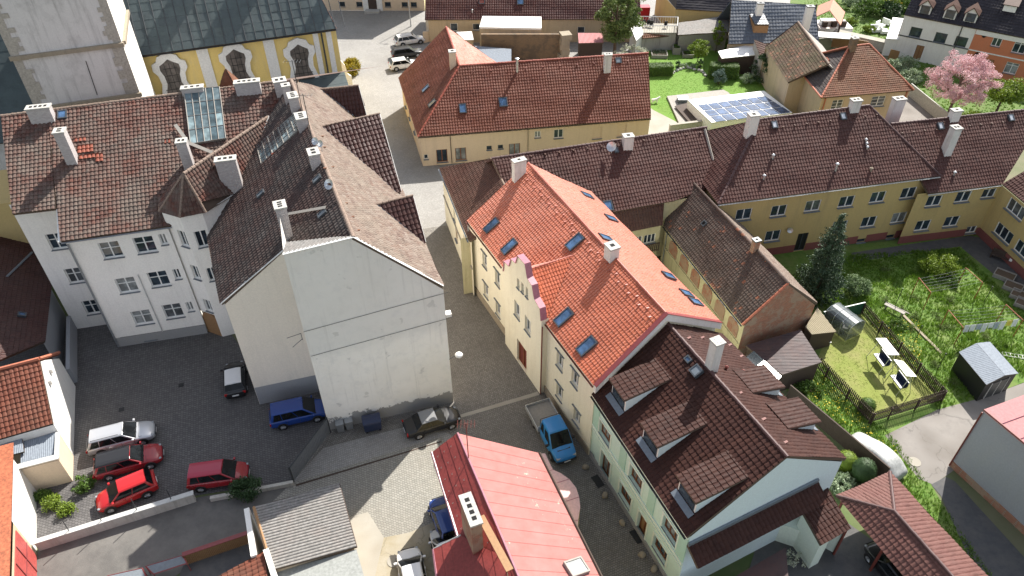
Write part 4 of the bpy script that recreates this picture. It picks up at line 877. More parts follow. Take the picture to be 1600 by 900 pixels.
gutter(h,e0,e1,MATS['wood_dark']); pipe(h,[(*(V(705,235,cA,B)[:2]-[0,.1]),3.6),(*(V(705,235,cA,B)[:2]-[0,.1]),.1)],MATS['wood_dark'],.04); pipe(h,[(*(V(825,220,cA,B)[:2]-[0,.1]),3.6),(*(V(825,220,cA,B)[:2]-[0,.1]),.1)],MATS['stone_trim'],.05)
for p_,q_ in (((723,170),.8),((786,160),1.0)): skylight(h,p_,pf,q_,1.1)
for p_ in ((666,139),(676,162)): skylight(h,p_,pl_,.8,1.1)
chimney(h,(708,104),79,pl_,.75,.75,R(8),nf=1,mat='wall_beige'); chimney(h,(948,111),84,pf,.8,.6,R(8),nf=2); vent(h,(808,112),pf,.14,1.6,'metal_light'); skylight(h,(966,95),pf,.7,.7,gm='lead')
uu=unit(r1-r0); vv=unit(np.cross(pf[0],uu)); vv=vv if vv[2]<0 else -vv
hooks(h,[r0+uu*(1.5+i*2.0)+vv*.9 for i in range(10)],pf,MATS['rust_red'],.13)
# ================================================================ LOW HOUSE A (brown, by the street) + long mid row
z68=Z(680,230,4.286)
Z5=6.3; a0=P(687,263,Z5); a1=P(733,377,Z5); p5=pitchpl(a0,a1,35); t0=RP(767,248,p5); t1=RP(795,302,p5)
h=base_thing('street_house','narrow brown-roofed house with cream street wall north of the townhouse','house',[a0,a1,t0])
roof(h,[a0,a1,a1+(t1-t0)*.3+ (t1-a1)*.5,t1,t0],MATS['tile_mid'],.28,.36,.04,.03); ridge(h,t0,t1,MATS['ridge_old'],.1)
A,B=inset(a0,a1,.2); z6_=Z(400,300,3)
sw=W_(A,B,[(*z6_(930,110),.8,1.1,'two'),(*z6_(978,232),.8,1.1,'two'),(*z6_(940,200),.9,1.4,'two','frame_brown'),(*z6_(985,330),1.0,1.6,'two','frame_brown'),(*z6_(1000,285),.8,1.1,'two')])
k_=t0+(t0-a0)*.9; k_[2]=Z5
wall(h,[(A,B,0,Z5-.05,sw),(k_[:2],A,0,[(0,Z5-.1),(.5,t0[2]-.15),(1,Z5-.1)],[])],['wall_cream']); windows(h,A,B,sw,.15)
MB().path([np.array([*A,3.2])+[-.06,-.03,0],np.array([*B,3.2])+[-.06,-.03,0]],.06,seg=4).build('cornice','wood_grey',h); gutter(h,a0,a1,MATS['gutter_grey']); MB().slab([z3(k_[:2],Z5),t0,t1,k_+(t1-t0)],.12).build('roof','tile_mid',h)
# mid row
ZM=6.4; m0=P(958,331,ZM); m1=P(1053,314,ZM); dm=unit(m1-m0); pm=pitchpl(m0,m1,36); 
rm0=RP(768,248,pm); rm1=RP(1104,199,pm); mL=m0-dm*13; mR=m1+dm*7
h=base_thing('row_house','long middle row house with brown pantile roof behind the townhouse','house',[m0,m1,rm1,mL])
roof(h,[rm0,rm1,RP(1124,288,pm),m1,RP(905,341,pm),RP(800,312,pm)],MATS['tile_row'],.28,.36,.045,.035); ridge(h,rm0,rm1,MATS['ridge_brown'],.13)
sd=np.array([-dm[1],dm[0],0]); MB().slab([rm0,rm1,rm1+sd*6-np.array([0,0,4.3]),rm0+sd*6-np.array([0,0,4.3])],.15).build('roof','tile_row',h)
bk_=(rm1+sd*5.7)[:2]; A=(m0+sd*.2)[:2]-dm[:2]*14; B=(m1+sd*.2)[:2]+dm[:2]*6
wall(h,[(A,B,0,ZM-.1,[])],['wall_moss']); wall(h,[((rm1+sd*5.7)[:2],(rm0+sd*5.7)[:2],0,5,[]),((rm0+sd*5.7)[:2],rm0[:2]-sd[:2]*1,0,5,[])],['wall_moss'])
ZL=4.6; la=P(985,362,ZL); lb=P(1035,352,ZL); dlb=unit(lb-la); lt0=RP(958,333,plane(la,lb,np.array([*m1[:2],ZM-.5]))); plL=plane(la,lb,np.array([*m1[:2],ZM-.5]))
roof(h,[RP(950,369,plL),lb,RP(1037,318,plL),RP(940,334,plL)],MATS['tile_mid'],.28,.36,.045,.035,name='veranda_roof')
A=la[:2]+sd[:2]*.25-dlb[:2]*5; B=lb[:2]+sd[:2]*.25; vw=W_(A,B,[(1015,373,1.2,1.0,'three'),(994,377,1.2,1.0,'three'),(973,381,1.2,1.0,'three')])
wall(h,[(A,B,0,ZL-.1,vw),(B,B+sd[:2]*3,0,ZL-.1,[])],['wall_moss'],'veranda_wall'); windows(h,A,B,vw,.1)
m=MB(); 
for i in range(26): p=B-dlb[:2]*(.2+i*.2)-sd[:2]*.5; m.box((p[0],p[1],1.9),(.09,.05,.95),R(10))
for zz in (2.0,2.75): p=B-dlb[:2]*2.8-sd[:2]*.46; m.obox([*p,zz],dlb*5.4,sd*.05,(0,0,.08))
m.build('balcony_railing','wood_dark',h)
chimney(h,(980,229),211,pm,.9,.7,R(10),nf=1); dish(h,(955,240),pm,.45,.7,'tile_hip' if False else 'metal_light'); skylight(h,(962,236),pm,.4,.5,gm='lead',t=.2); skylight(h,(950,322),pm,.8,1.0)
hooks(h,[RP(830+i*22,246-i*3.1,pm) for i in range(13)],pm,MATS['tile_mid'],.16)
stp=[RP(1101,203,pm),RP(1123,285,pm)]; MB().path([s_+np.array([0,0,.1]) for s_ in stp],.12,seg=4).build('verge_coping','wood_grey',h)
# ================================================================ YELLOW COURTYARD HOUSE
ZY=7.1; y0=P(1122,319,ZY); y1=P(1469,275,ZY); dy=unit(y1-y0); sy=np.array([-dy[1],dy[0],0]); py_=pitchpl(y0,y1,37)
r0=RP(1187,187,py_); r1=RP(1358,165,py_); wd=np.linalg.norm((r0-y0)-((r0-y0).dot(dy))*dy); wdh=np.dot(r0-y0,sy)
yb0=y0+sy*wdh*2; yb1=y1+sy*wdh*2
h=base_thing('courtyard_house','long ochre courtyard house with dark brown hipped roof and white windows','house',[y0,y1,yb0,yb1])
YH=h
roof(h,[y0,y1,r1,r0],MATS['tile_row'],.28,.36,.045,.035); roof(h,[yb0,y0,r0],MATS['tile_row'],.28,.36,.045,.035); roof(h,[y1,yb1,r1],MATS['tile_row'],.28,.36,.045,.035)
MB().slab([r0,r1,yb1,yb0],.15).build('roof','tile_row',h); ridge(h,r0,r1,MATS['ridge_brown'],.13); ridge(h,y0,r0,MATS['ridge_brown'],.13); ridge(h,y1,r1,MATS['ridge_brown'],.12)
A,B=inset(y0,y1,.35); A=A+dy[:2]*.35; B=B-dy[:2]*.35; z8=Z(1200,300,3)
up_=[(50,88),(210,65),(368,45),(515,24),(658,4)]; lo=[(22,205),(335,160),(472,140),(613,120)]
yw=W_(A,B,[(*z8(x,y),1.55,1.2,'two') for x,y in up_+lo]+[(1162,335,1.55,1.2,'two')]+[(*z8(148,258),1.1,2.1,'door','frame_dark','black')]+[(*z8(430,241),.9,.4,'one','frame_dark'),(*z8(567,221),.9,.4,'one','frame_dark')])
yw=[(s_[0],max(s_[1],s_[3]/2+.05),*s_[2:]) for s_ in yw]
C2,D2=yb1[:2]-sy[:2]*.35-dy[:2]*.35,yb0[:2]-sy[:2]*.35+dy[:2]*.35
wall(h,[(A,B,0,ZY-.05,yw),(B,C2,0,ZY-.05,[]),(C2,D2,0,ZY-.05,[]),(D2,A,0,ZY-.05,[])],['wall_yellow']); windows(h,A,B,yw,.1)
nY=-sy
def plinth(hh,A,B,holes,zt=.85,mat='plinth_red'):
    dd=unit(B-A); n_=np.array([dd[1],-dd[0]]); L_=np.linalg.norm(B-A); segs=sorted([(s_[0]-s_[2]/2-.02,s_[0]+s_[2]/2+.02) for s_ in holes if s_[1]-s_[3]/2<zt]); u_=0; m=MB()
    for a_,b_ in segs+[(L_,L_)]:
        if a_-u_>.1: c=A+dd*(u_+a_)/2; m.obox([*(c+n_*.02),.002],[*(dd*(a_-u_)),0],[*(n_*.04),0],(0,0,zt))
        u_=b_
    m.build('plinth',mat,hh)
plinth(h,A,B,yw)
gutter(h,y0,y1,MATS['sill_light']); pipe(h,[(*(B-dy[:2]*.3+nY[:2]*.1),6.8),(*(B-dy[:2]*.3+nY[:2]*.1),.1)],MATS['metal_dark'])
q_=V(*z8(98,172),A,B); dish(h,(1207,250),py_,.01,.01) if False else None
m=MB(); c=q_+nY*.25; ax=unit(np.array([-.3,-.9,.3])); x=unit(np.cross(ax,(0,0,1)));y=np.cross(x,ax); m.add([c]+[c+ax*.06+.27*(math.cos(t)*x+math.sin(t)*y) for t in np.linspace(0,2*math.pi,17)[:-1]],[(0,1+i,1+(i+1)%16) for i in range(16)]); m.tube(c,c-nY*.3,.02); m.build('satellite_dish','metal_light',h)
for (x,y) in ((1207,248),(1193,280)): vent(h,(x,y),py_,.09,.45,'metal_light')
vent(h,(1305,267),py_,.1,.8,'metal_light'); vent(h,(1360,268),py_,.09,.4,'stone_trim')
for x,y in ((1352,222),(1353,228),(1354,234)): vent(h,(x,y),py_,.08,.35,'metal_light')
chimney(h,(1172,206),178,py_,.9,.7,R(11),nf=1); chimney(h,(1333,172),155,py_,.9,.6,R(11),nf=2)
for x,y in ((1209,196),(1316,183)): skylight(h,(x,y),py_,.55,.7,gm='metal_light',t=.2)
chimney(h,yb1*.35+yb0*.65+np.array([0,0,1.5]),150,py_,.9,.7,R(11)) if False else None
u_=unit(r1-r0); v_=unit(np.cross(py_[0],u_)); v_=v_ if v_[2]<0 else -v_
hooks(h,[r0+u_*(.8+i*1.2)+v_*1.1 for i in range(10)],py_,MATS['tile_mid'],.15)
# white tall chimney stack behind ridge
bq=P(1388,203,8.0); chimney(h,np.array([bq[0],bq[1],8.0]),153,None,1.1,.7,R(11),nf=2) 
# third section
Z3=5.9; s0=P(1447,303,Z3+.5); s1=P(1566,288,Z3+.5); s0[2]=s1[2]=Z3; s0=P(1450,303,Z3); s1=P(1566,288,Z3); d3_=unit(s1-s0); ss=np.array([-d3_[1],d3_[0],0]); p3=pitchpl(s0,s1,37); q0_=RP(1392,194,p3); q1_=RP(1640,168,p3)
h=base_thing('corner_house','ochre corner house with brown roof and red plinth on the right edge','house',[s0,s1,q1_])
vA=RP(1600,207,p3); roof(h,[s0,s1,q1_,q0_],MATS['tile_row'],.28,.36,.045,.035); ridge(h,q0_,q1_,MATS['ridge_brown'],.13)
MB().slab([q0_,q1_,q1_+ss*6-np.array([0,0,4.4]),q0_+ss*6-np.array([0,0,4.4])],.15).build('roof','tile_row',h)
A=np.array(P(1409,380)[:2]); B=P(1526,366)[:2]; A=A-unit(B-A)*.5
tw3=W_(A,B,[(*z8(778,42),1.55,1.2,'two'),(*z8(915,22),1.55,1.2,'two'),(*z8(1035,6),1.4,1.0,'two'),(*z8(725,157),1.55,1.2,'two'),(*z8(860,138),1.55,1.2,'two'),(*z8(952,176),1.1,.8,'two')])
wall(h,[(A,B,0,Z3-.1,tw3),((q1_+ss*5.7)[:2],(q0_+ss*5.7)[:2],0,5.5,[])],['wall_yellow']); windows(h,A,B,tw3,.1); plinth(h,A,B,tw3); gutter(h,s0,s1,MATS['sill_light'])
# west-facing wing on the right
ds=unit(P(1600,437)[:2]-B); w1=B+ds*22; A4,B4=B,w1
x0=s1; x1=x0+np.array([*ds,0])*22; p4=pitchpl(x0,x1,37)
if ZP(x0[0]+3,x0[1],p4)<Z3: p4=pitchpl(x1,x0,37)
rr0=RP(1600,207,p3); ov=np.array([-ds[1],ds[0],0]); ov=ov if ov[0]>0 else -ov
top0=x0+ov*6+np.array([0,0,6*math.tan(R(37))]); roof(h,[x0,x1,x1+ov*6+np.array([0,0,4.52]),top0],MATS['tile_row'],.28,.36,.045,.035)
zz4=Z(1400,280,5.625)
w4=W_(A4,B4,[(*zz4(1055,262),2.3,1.25,'three'),(*zz4(945,475),2.3,1.25,'three'),(1600,392,2.3,1.25,'three')])
wall(h,[(A4,B4,0,Z3-.1,w4)],['wall_yellow'],'wing_wall'); windows(h,A4,B4,w4,.1); plinth(h,A4,B4,w4)
chimney(h,(1478,238),198,p3,.75,.75,R(11),nf=2); chimney(h,(1489,186),171,p3,.9,.6,R(11),nf=1); vent(h,(1490,274),p3,.09,.4,'metal_light')
for x,y in ((1468,198),(1578,185)): skylight(h,(x,y),p3,.55,.7,gm='metal_light',t=.2)
u_=unit(q1_-q0_); v_=unit(np.cross(p3[0],u_)); v_=v_ if v_[2]<0 else -v_
hooks(h,[q0_+u_*(.8+i*1.2)+v_*1.1 for i in range(11)],p3,MATS['tile_mid'],.15)
# ================================================================ BRICK BARN
ZK=4.0; e0=P(1037,353,ZK); e1=P(1160,508,ZK); b1=P(1277,474,ZK); r1=V(1232,443,e1,b1); pf=plane(e0,e1,r1); r0=RP(1068,270,pf); pb=plane(r0,r1,b1); b0=b1+(e0-e1)
b0[2]=ZP(b0[0],b0[1],pb)
h=base_thing('brick_barn','old brick barn with weathered tile roof between townhouse and garden','barn',[e0,e1,b1,b0])
roof(h,[e0,e1,r1,r0],MATS['tile_brick'],.25,.3,.04,.035); roof(h,[r0,r1,b1,b0],MATS['tile_old_pale'],.25,.3,.03,.03); ridge(h,r0,r1,MATS['tile_brick'],.14); ridge(h,e1,r1,MATS['ridge_red'],.12)
A,B=inset(e0,e1,.2); C_=b1[:2]-unit((b1-e1)[:2])*.2; D_=b0[:2]
B2=B+unit((b1-e1)[:2])*.0
wall(h,[(A,B,0,ZK-.08,[]),(B,C_,0,gable_top(B,C_,r1,ZK-.1),[],1),(C_,D_,0,ZK-.2,[],1),(D_,A,0,gable_top(D_,A,r0,ZK-.1),[],1)],['wall_moss','brick'])
dd=unit(B-A); n_=np.array([dd[1],-dd[0]])
for i in range(6):
    c=A+dd*(2.0+i*2.15); m=MB(); arc=[(-.75,0),(.75,0)]+[(.75*math.cos(t),1.1+.5*math.sin(t)) for t in np.linspace(0,math.pi,7)]
    pts=[(*(c+dd*x+n_*.05),2.0+y*.9) for x,y in arc]; pb2=[(*(c+dd*x-n_*.02),2.0+y*.9) for x,y in arc]; k=len(pts); m.add(pts+pb2,[tuple(range(k))]+[((i_+1)%k,i_,i_+k,(i_+1)%k+k) for i_ in range(k)]); m.build('arch_infill','brick',h)
MB().obox([*((A+B)/2+n_*.06),1.75],[*((B-A)*.98),0],[*(n_*.12),0],(0,0,.12)).build('ledge','wall_moss',h)
chimney(h,(1178,392),374,pf,.45,.5,R(-70),'brick','metal_dark',nf=1); skylight(h,(1101,350),pf,.5,.5,gm='near_black'); gutter(h,e0,e1,MATS['metal_dark'])
pipe(h,[(*(A+dd*.6+n_*.1),3.8),(*(A+dd*.6+n_*.1),.1)],MATS['gutter_grey'])
# ================================================================ RED ROOF HOUSE bottom centre
plain('red_metal',(.22,.04,.035),.55,var=.2,Specular_IOR_Level=.35); 
n=NT('red_sheet'); pz_=n.pos(); c=n.ramp(n.noise(pz_,1.2,5),[(.3,(.36,.14,.125)),(.7,(.43,.18,.165))]); fl=n.noise(pz_,3.2,6,.75); c=n.mix(n.ramp(n.math('MULTIPLY',fl,n.math('ADD',n.noise(pz_,.35,2),.45)),[(.67,(0,0,0)),(.70,(.8,.8,.8))]),c,(.55,.45,.36)); n.col(c); n.bump(n.noise(pz_,6,4),.15,.02); MATS['red_sheet']=n.done(.75,0,Specular_IOR_Level=.15)  # pinker than the left slope: faded paint plus sun gloss put into the colour
ZH=5.0; f0=P(677,706,ZH); f1=P(717,835,ZH); pr=pitchpl(f0,f1,38); n0=RP(715,677,pr); n1=RP(800,877,pr); du=unit(n1-n0); n1=n0+du*13; 
g0=P(843,708,ZH); pr2=plane(n0,n1,g0); g1=RP(940,902,pr2); g1=g0+(g1-g0)*1.25; fA=f0; fB=f0+unit(f1-f0)*13
h=base_thing('red_house','house with faded red sheet metal roof at the bottom centre','house',[f0,fB,n1,g1])
roof(h,[fA,fB,n1,n0],MATS['red_metal'],.62,.62,0,.025,1,thick=.18); 
MB().slab([n0,n1,g1,g0],.16).build('roof','red_sheet',h)
m=MB(); du_=(g1-g0)
for i in range(1,14): p_=n0+(n1-n0)*i/14; q_=g0+(g1-g0)*i/14; m.tube(p_+[0,0,.02],q_+[0,0,.02],.007,seg=4)
m.build('sheet_seams','red_sheet',h)
MB().tube(n0+[0,0,.03],n1+[0,0,.03],.07,seg=6).build('ridge_cap','coping_pink',h)
m=MB(); u_=unit(g1-g0); m.path([g0+[0,0,.02],g1+[0,0,.02]],.1,seg=4); m.build('gutter','wood_dark',h); MB().path([fA+[-.1,0,-.05],fB+[-.1,0,-.05]],.09,seg=5).build('gutter','coping_pink',h)
A,B=inset(fA,fB,.35); C_,D_=inset(g1,g0,.3)
wall(h,[(A,B,0,ZH-.05,[]),(D_,A,0,gable_top(D_,A,n0,ZH-.1),[]),(C_,D_,0,ZH-.05,[])],['wall_redhouse'])
# curved pink parapet on street side
zr_=Z(660,660,3.75); pts=[(700,185),(720,185),(745,240),(765,280),(810,300),(860,335),(900,385),(918,440),(925,500),(912,575),(908,640)]
outer=[P(*zr_(x,y),2.6)[:2] for x,y in pts[2:]]; inn=D_; i0_=g0[:2]; i1_=outer[-1]*0+ (g0+u_*7.5)[:2]
poly=[i0_]+[P(*zr_(x,y),2.6)[:2] for x,y in ((700,185),(720,185))]+outer+[(g0+u_*9)[:2]+unit(outer[-1]-outer[-2])*0+np.array([.35,0]),(g0+u_*9)[:2]]
m=MB(); m.prism(poly,0,2.6); m.build('porch_wall','wall_redhouse',h); 
cen=np.mean(poly,0); m=MB(); m.prism([cen+(np.array(p)-cen)*1.0 for p in poly],2.603,2.66); m.build('porch_roof','pale_pink',h)
for k in range(1,len(outer)-1,2): p=outer[k]; o2=g0[:2]+u_[:2]*((p-g0[:2]).dot(u_[:2])); MB().tube([*p,2.67],[*o2,2.67],.02,seg=4).build('sheet_seam','coping_pink',h)
# cross wing with chimney
cx=P(717,836,ZH); w0_=P(677,860,ZH-.5); w2_=P(692,905,ZH-.5)
lw=[P(677,858,4.3),P(720,836,5.0),P(790,872,6.5),P(800,960,6.3),P(690,960,4.3)]; plw=plane(lw[0],lw[4],lw[2]); lwp=[RP(*proj(p),plw) for p in lw]
roof(h,lwp[:1]+lwp[1:],MATS['red_metal'],.62,.62,0,.025,1,thick=.2); MB().path([lwp[0],lwp[1]],.06,seg=4).build('verge_coping','sill_light',h); MB().path([lwp[0],lwp[4]],.08,seg=4).build('gutter','coping_pink',h)
ws_=[lwp[0][:2]+[.3,.0],lwp[4][:2]+[.3,0]]; wall(h,[(ws_[0],ws_[1],0,4.1,[]),(lwp[1][:2],ws_[0],0,[(0,4.9),(1,4.1)],[])],['wall_redhouse'],'wing_wall')
ch=chimney(h,(739,842),795,pr,.62,2.0,math.atan2(du[1],du[0])-R(90),'brick','concrete',nf=4)
m=MB(); q0_=RP(752,822,pr)+[0,0,1.0]; q1_=RP(797,905,pr)+[0,0,.9]; m.obox((q0_+q1_)/2,q1_-q0_,unit(np.cross(q1_-q0_,(0,0,1)))*.42,(0,0,.05)); [m.tube(q0_+(q1_-q0_)*t,q0_+(q1_-q0_)*t-[0,0,1.1],.03,seg=4) for t in (0,.3,.6,.9)]; m.build('roof_walkway','wood',h)
m=MB(); b=RP(732,716,pr); m.tube(b,b+[0,0,3.4],.035,seg=6); c=b+[0,0,3.3]
for k in range(6): m.tube(c+np.array([-.5+k*.2,-.3,0]),c+np.array([-.5+k*.2,.3,0]),.012,seg=4)
m.tube(c-[.6,0,0],c+[.6,0,0],.015,seg=4); m.build('aerial','rust_red',h)
skylight(h,(900,888),pr2,1.0,1.2,fm='wood_grey',gm='glass_curtain',t=.15)
gp=[]; 
for row in (.35,.62,.88):
    for k in range(9): p=n0+(n1-n0)*(.05+k*.07); q_=f0+(fB-f0)*(.05+k*.07); gp.append(p+(q_-p)*row)
for p in gp: MB().path([p+pr[0]*.03,p+pr[0]*.16,p+pr[0]*.16-unit(f0-n0)*.1],.015,seg=4).build('snow_guard','wood_grey',h)
plaster('wall_church_pale',(.72,.62,.34),amt=.15); plain('white_roof',(.82,.82,.80),.45)
# ================================================================ GROUND
def settmat(name,c1,c2,mort,bw=.17,rh=.14,rot=0,dist=.35,stain=(.08,.075,.07),samt=.5,rough=.75,patch=None):
    n=NT(name); p=n.pos((1,1,1),rot); ns=n.n('ShaderNodeTexNoise'); ns.inputs['Scale'].default_value=.5; n.l(p,ns.inputs['Vector'])
    ad=n.n('ShaderNodeVectorMath',operation='MULTIPLY_ADD'); n.l(ns.outputs['Color'],ad.inputs[0]); ad.inputs[1].default_value=(dist,dist,0); n.l(p,ad.inputs[2])
    b=n.n('ShaderNodeTexBrick'); n.l(ad.outputs[0],b.inputs[0]); b.inputs['Scale'].default_value=1; b.inputs['Brick Width'].default_value=bw; b.inputs['Row Height'].default_value=rh; b.inputs['Mortar Size'].default_value=.018; b.inputs['Mortar Smooth'].default_value=.6; b.inputs['Bias'].default_value=0
    b.inputs['Color1'].default_value=(*c1,1); b.inputs['Color2'].default_value=(*c2,1); b.inputs['Mortar'].default_value=(*mort,1)
    c=n.mix(n.math('MULTIPLY',n.ramp(n.noise(p,.22,6,.7),[(.42,(0,0,0)),(.7,(1,1,1))]),samt),b.outputs[0],stain)
    c=n.mix(n.math('MULTIPLY',n.ramp(n.noise(p,1.7,5,.7),[(.45,(0,0,0)),(.75,(1,1,1))]),samt*.6),c,stain)
    if patch: c=n.mix(n.ramp(n.noise(p,.5,4),[(.62,(0,0,0)),(.68,(1,1,1))]),c,patch)
    n.col(c); n.bump(b.outputs[1],.5,-.015); MATS[name]=n.done(rough)
settmat('cobble_street',(.36,.35,.33),(.29,.28,.265),(.16,.155,.145),rot=.3,samt=.35,stain=(.14,.13,.12))
settmat('cobble_lane',(.26,.245,.22),(.18,.168,.15),(.05,.047,.042),rot=-.35,samt=.55,stain=(.10,.09,.08))
settmat('cobble_yard',(.31,.30,.265),(.24,.235,.205),(.12,.11,.10),bw=.2,rh=.17,rot=.35,samt=.25,stain=(.22,.19,.15),patch=None)
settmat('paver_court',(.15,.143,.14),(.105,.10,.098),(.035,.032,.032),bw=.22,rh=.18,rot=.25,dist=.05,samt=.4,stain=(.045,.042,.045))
def dirt(name,cs,stain,sc=.6,amt=.6,bump=.4,rough=.9,cracks=False):
    n=NT(name); p=n.pos(); c=n.ramp(n.noise(p,sc*4,6,.7),[(.3,cs[0]),(.7,cs[1])]); c=n.mix(n.math('MULTIPLY',n.ramp(n.noise(p,sc,6,.65),[(.42,(0,0,0)),(.66,(1,1,1))]),amt),c,stain)
    if cracks:
        nd=n.n('ShaderNodeTexNoise'); nd.inputs['Scale'].default_value=.7; nd.inputs['Detail'].default_value=6; n.l(p,nd.inputs['Vector']); ad=n.n('ShaderNodeVectorMath',operation='MULTIPLY_ADD'); n.l(nd.outputs['Color'],ad.inputs[0]); ad.inputs[1].default_value=(2.6,2.6,0); n.l(p,ad.inputs[2]); v=n.n('ShaderNodeTexVoronoi',feature='DISTANCE_TO_EDGE'); v.inputs['Scale'].default_value=.22; n.l(ad.outputs[0],v.inputs['Vector']); c=n.mix(n.ramp(v.outputs[0],[(.0,(.6,.6,.6)),(.007,(0,0,0))]),c,sc3(cs[0],.5))
    n.col(c); n.bump(n.noise(p,20,5),bump,.03); MATS[name]=n.done(rough)
dirt('asphalt_road',[(.10,.095,.09),(.135,.13,.12)],(.19,.18,.165),.25,.6)
dirt('concrete_yard',[(.20,.185,.17),(.26,.24,.22)],(.12,.105,.09),.35,.7,cracks=True)
dirt('concrete_ochre',[(.29,.25,.17),(.34,.30,.215)],(.36,.33,.27),.5,.8,cracks=True)
dirt('concrete_slab',[(.33,.31,.265),(.38,.36,.315)],(.28,.25,.2),.6,.6)
dirt('asphalt_dark',[(.07,.07,.075),(.10,.10,.10)],(.13,.12,.11),.5,.5)
dirt('soil',[(.10,.07,.045),(.14,.10,.065)],(.07,.055,.04),.8,.6)
dirt('lawn_ground',[(.06,.12,.015),(.11,.19,.025)],(.13,.17,.045),.7,.7,1.0)
dirt('lawn_neat',[(.10,.21,.018),(.14,.26,.03)],(.12,.21,.025),.5,.6,.8)
dirt('lawn_dry',[(.17,.21,.035),(.21,.24,.05)],(.24,.23,.08),.45,.8,.9)
dirt('meadow_ground',[(.07,.15,.016),(.12,.21,.03)],(.17,.20,.06),.5,.7,1.0)
dirt('field',[(.07,.11,.03),(.11,.14,.05)],(.2,.17,.12),.06,.7)
g=MB().prism([(-500,-60),(500,-60),(500,900),(-500,900)],-1.5,-.02).build('ground','field'); tag(g,kind='structure')
def sheet(name,pix,mat,k,bump=None):
    poly=[P(x,y)[:2] for x,y in pix]; m=MB(); me=None
    pts=[Vector((p[0],p[1],0)) for p in poly]; tri=tessellate_polygon([pts]); z=.004*k-.016
    fs=[]
    for t in tri:
        a,b,c=[pts[i] for i in t]; ar=(b.x-a.x)*(c.y-a.y)-(b.y-a.y)*(c.x-a.x); fs.append(tuple(t) if ar>0 else tuple(reversed(t)))
    m.add([(p[0],p[1],z) for p in poly],fs); o=m.build(name,mat); tag(o,kind='structure'); return o
sheet('square',[(-200,-120),(1900,-120),(1900,60),(1120,60),(1100,200),(700,300),(600,420),(-300,420)],'cobble_street',1)
sheet('street',[(380,1200),(380,560),(540,380),(600,300),(620,60),(720,60),(700,300),(760,420),(1100,700),(1100,1200)],'cobble_street',2)
sheet('lane',[(640,360),(699,352),(745,440),(800,545),(860,620),(925,720),(1060,920),(1120,1200),(700,1200),(845,720),(720,690),(700,676),(640,665),(505,700),(455,755),(390,780),(390,700),(505,640)],'cobble_lane',3)
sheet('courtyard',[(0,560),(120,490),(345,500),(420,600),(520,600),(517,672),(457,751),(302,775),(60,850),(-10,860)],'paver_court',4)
sheet('front_yard',[(385,790),(440,760),(690,682),(700,700),(720,800),(708,830),(545,845),(520,900),(400,1000),(380,800)],'cobble_yard',5)
sheet('concrete_apron',[(545,812),(575,845),(640,832),(700,806),(760,1000),(520,1000)],'concrete_ochre',6)
sheet('concrete_apron',[(547,808),(575,800),(600,840),(585,905),(560,1000),(530,1000)],'concrete_slab',7)
sheet('road',[(60,853),(310,777),(458,752),(420,790),(395,800),(385,860),(300,880),(250,920),(200,1200),(-100,1200),(58,870)],'asphalt_road',6)
sheet('yard_soil',[(290,875),(395,830),(420,1000),(200,1100)],'asphalt_dark',7)
sheet('gutter_strip',[(705,652),(840,612),(843,617),(706,657)],'concrete_slab',5)
sheet('kerb_line',[(462,757),(690,689),(690,691),(463,760)],'wood_dark',7)
for (x,y) in ((735,402),(717,457),(745,508),(815,612)):  # light patches where sun falls are real light; nothing is drawn here
    pass
sheet('garden_ground',[(1200,420),(1200,395),(1560,360),(1640,420),(1700,600),(1600,597),(1530,625),(1467,643),(1383,680),(1455,757),(1480,800),(1560,900),(1620,1000),(1450,1000),(1390,738),(1230,610),(1120,540)],'meadow_ground',3)
sheet('path',[(1330,395),(1515,368),(1535,372),(1640,470),(1640,500),(1500,385),(1330,410)],'asphalt_dark',4)
sheet('neat_lawn',[(1277,560),(1300,510),(1345,490),(1468,622),(1357,655)],'lawn_dry',4)
sheet('concrete_yard',[(1383,680),(1465,640),(1540,620),(1600,598),(1700,580),(1700,700),(1540,700),(1476,745),(1458,757),(1435,748)],'concrete_yard',5)
sheet('driveway',[(1478,745),(1492,752),(1700,980),(1700,1100),(1600,1060),(1470,775),(1455,757)],'asphalt_dark',6)
sheet('courtyard_floor',[(1180,860),(1300,800),(1400,870),(1520,1100),(1100,1100)],'asphalt_dark',7)
sheet('upper_lawn',[(1000,62),(1110,55),(1190,75),(1200,130),(1260,190),(1250,230),(1010,240),(1010,100)],'lawn_neat',4)
sheet('patio',[(1013,165),(1019,171),(1060,192),(1060,215),(1010,220)],'concrete_slab',6)
sheet('garden_path',[(1400,150),(1425,140),(1480,190),(1500,260),(1380,240)],'concrete_yard',5)
sheet('far_lawn',[(1230,60),(1310,50),(1420,75),(1430,130),(1480,190),(1700,250),(1700,60),(1500,20),(1300,-60),(1240,-60)],'lawn_ground',4)
sheet('far_yard',[(880,62),(905,40),(1120,40),(1120,62),(1000,66)],'concrete_yard',5)
# ================================================================ LEFT SIDE LOW BUILDINGS
plaster('wall_dull',(.5,.48,.43),stain=(.2,.18,.15),amt=.7); plain('roof_felt',(.27,.28,.265),.85,var=.2); plain('rust_sheet',(.34,.10,.045),.7,var=.45); plain('red_paint',(.42,.08,.07),.5,var=.2); plain('galv',(.24,.27,.31),.8,.0,var=.15,Specular_IOR_Level=.15); plain('fibre_cement',(.27,.25,.23),.9,var=.35)
wN=P(118,604)[:2]; wS=P(115,712)[:2]; dl_=unit(wS-wN); nl=np.array([-dl_[1],dl_[0]]); nl=nl if nl[0]>0 else -nl
pN=V(92,552,wN,wS); pR=V(62,562,wN,wS); pS=V(83,662,wN,wS); print('lefthouse',pN,pR,pS,wN,wS)
west=np.array([*(-nl),0]); 
h=base_thing('white_house','white gabled house with orange-brown pantile roof beside the parked silver estate','house',[wN,wS,wN-nl*10,wS-nl*10])
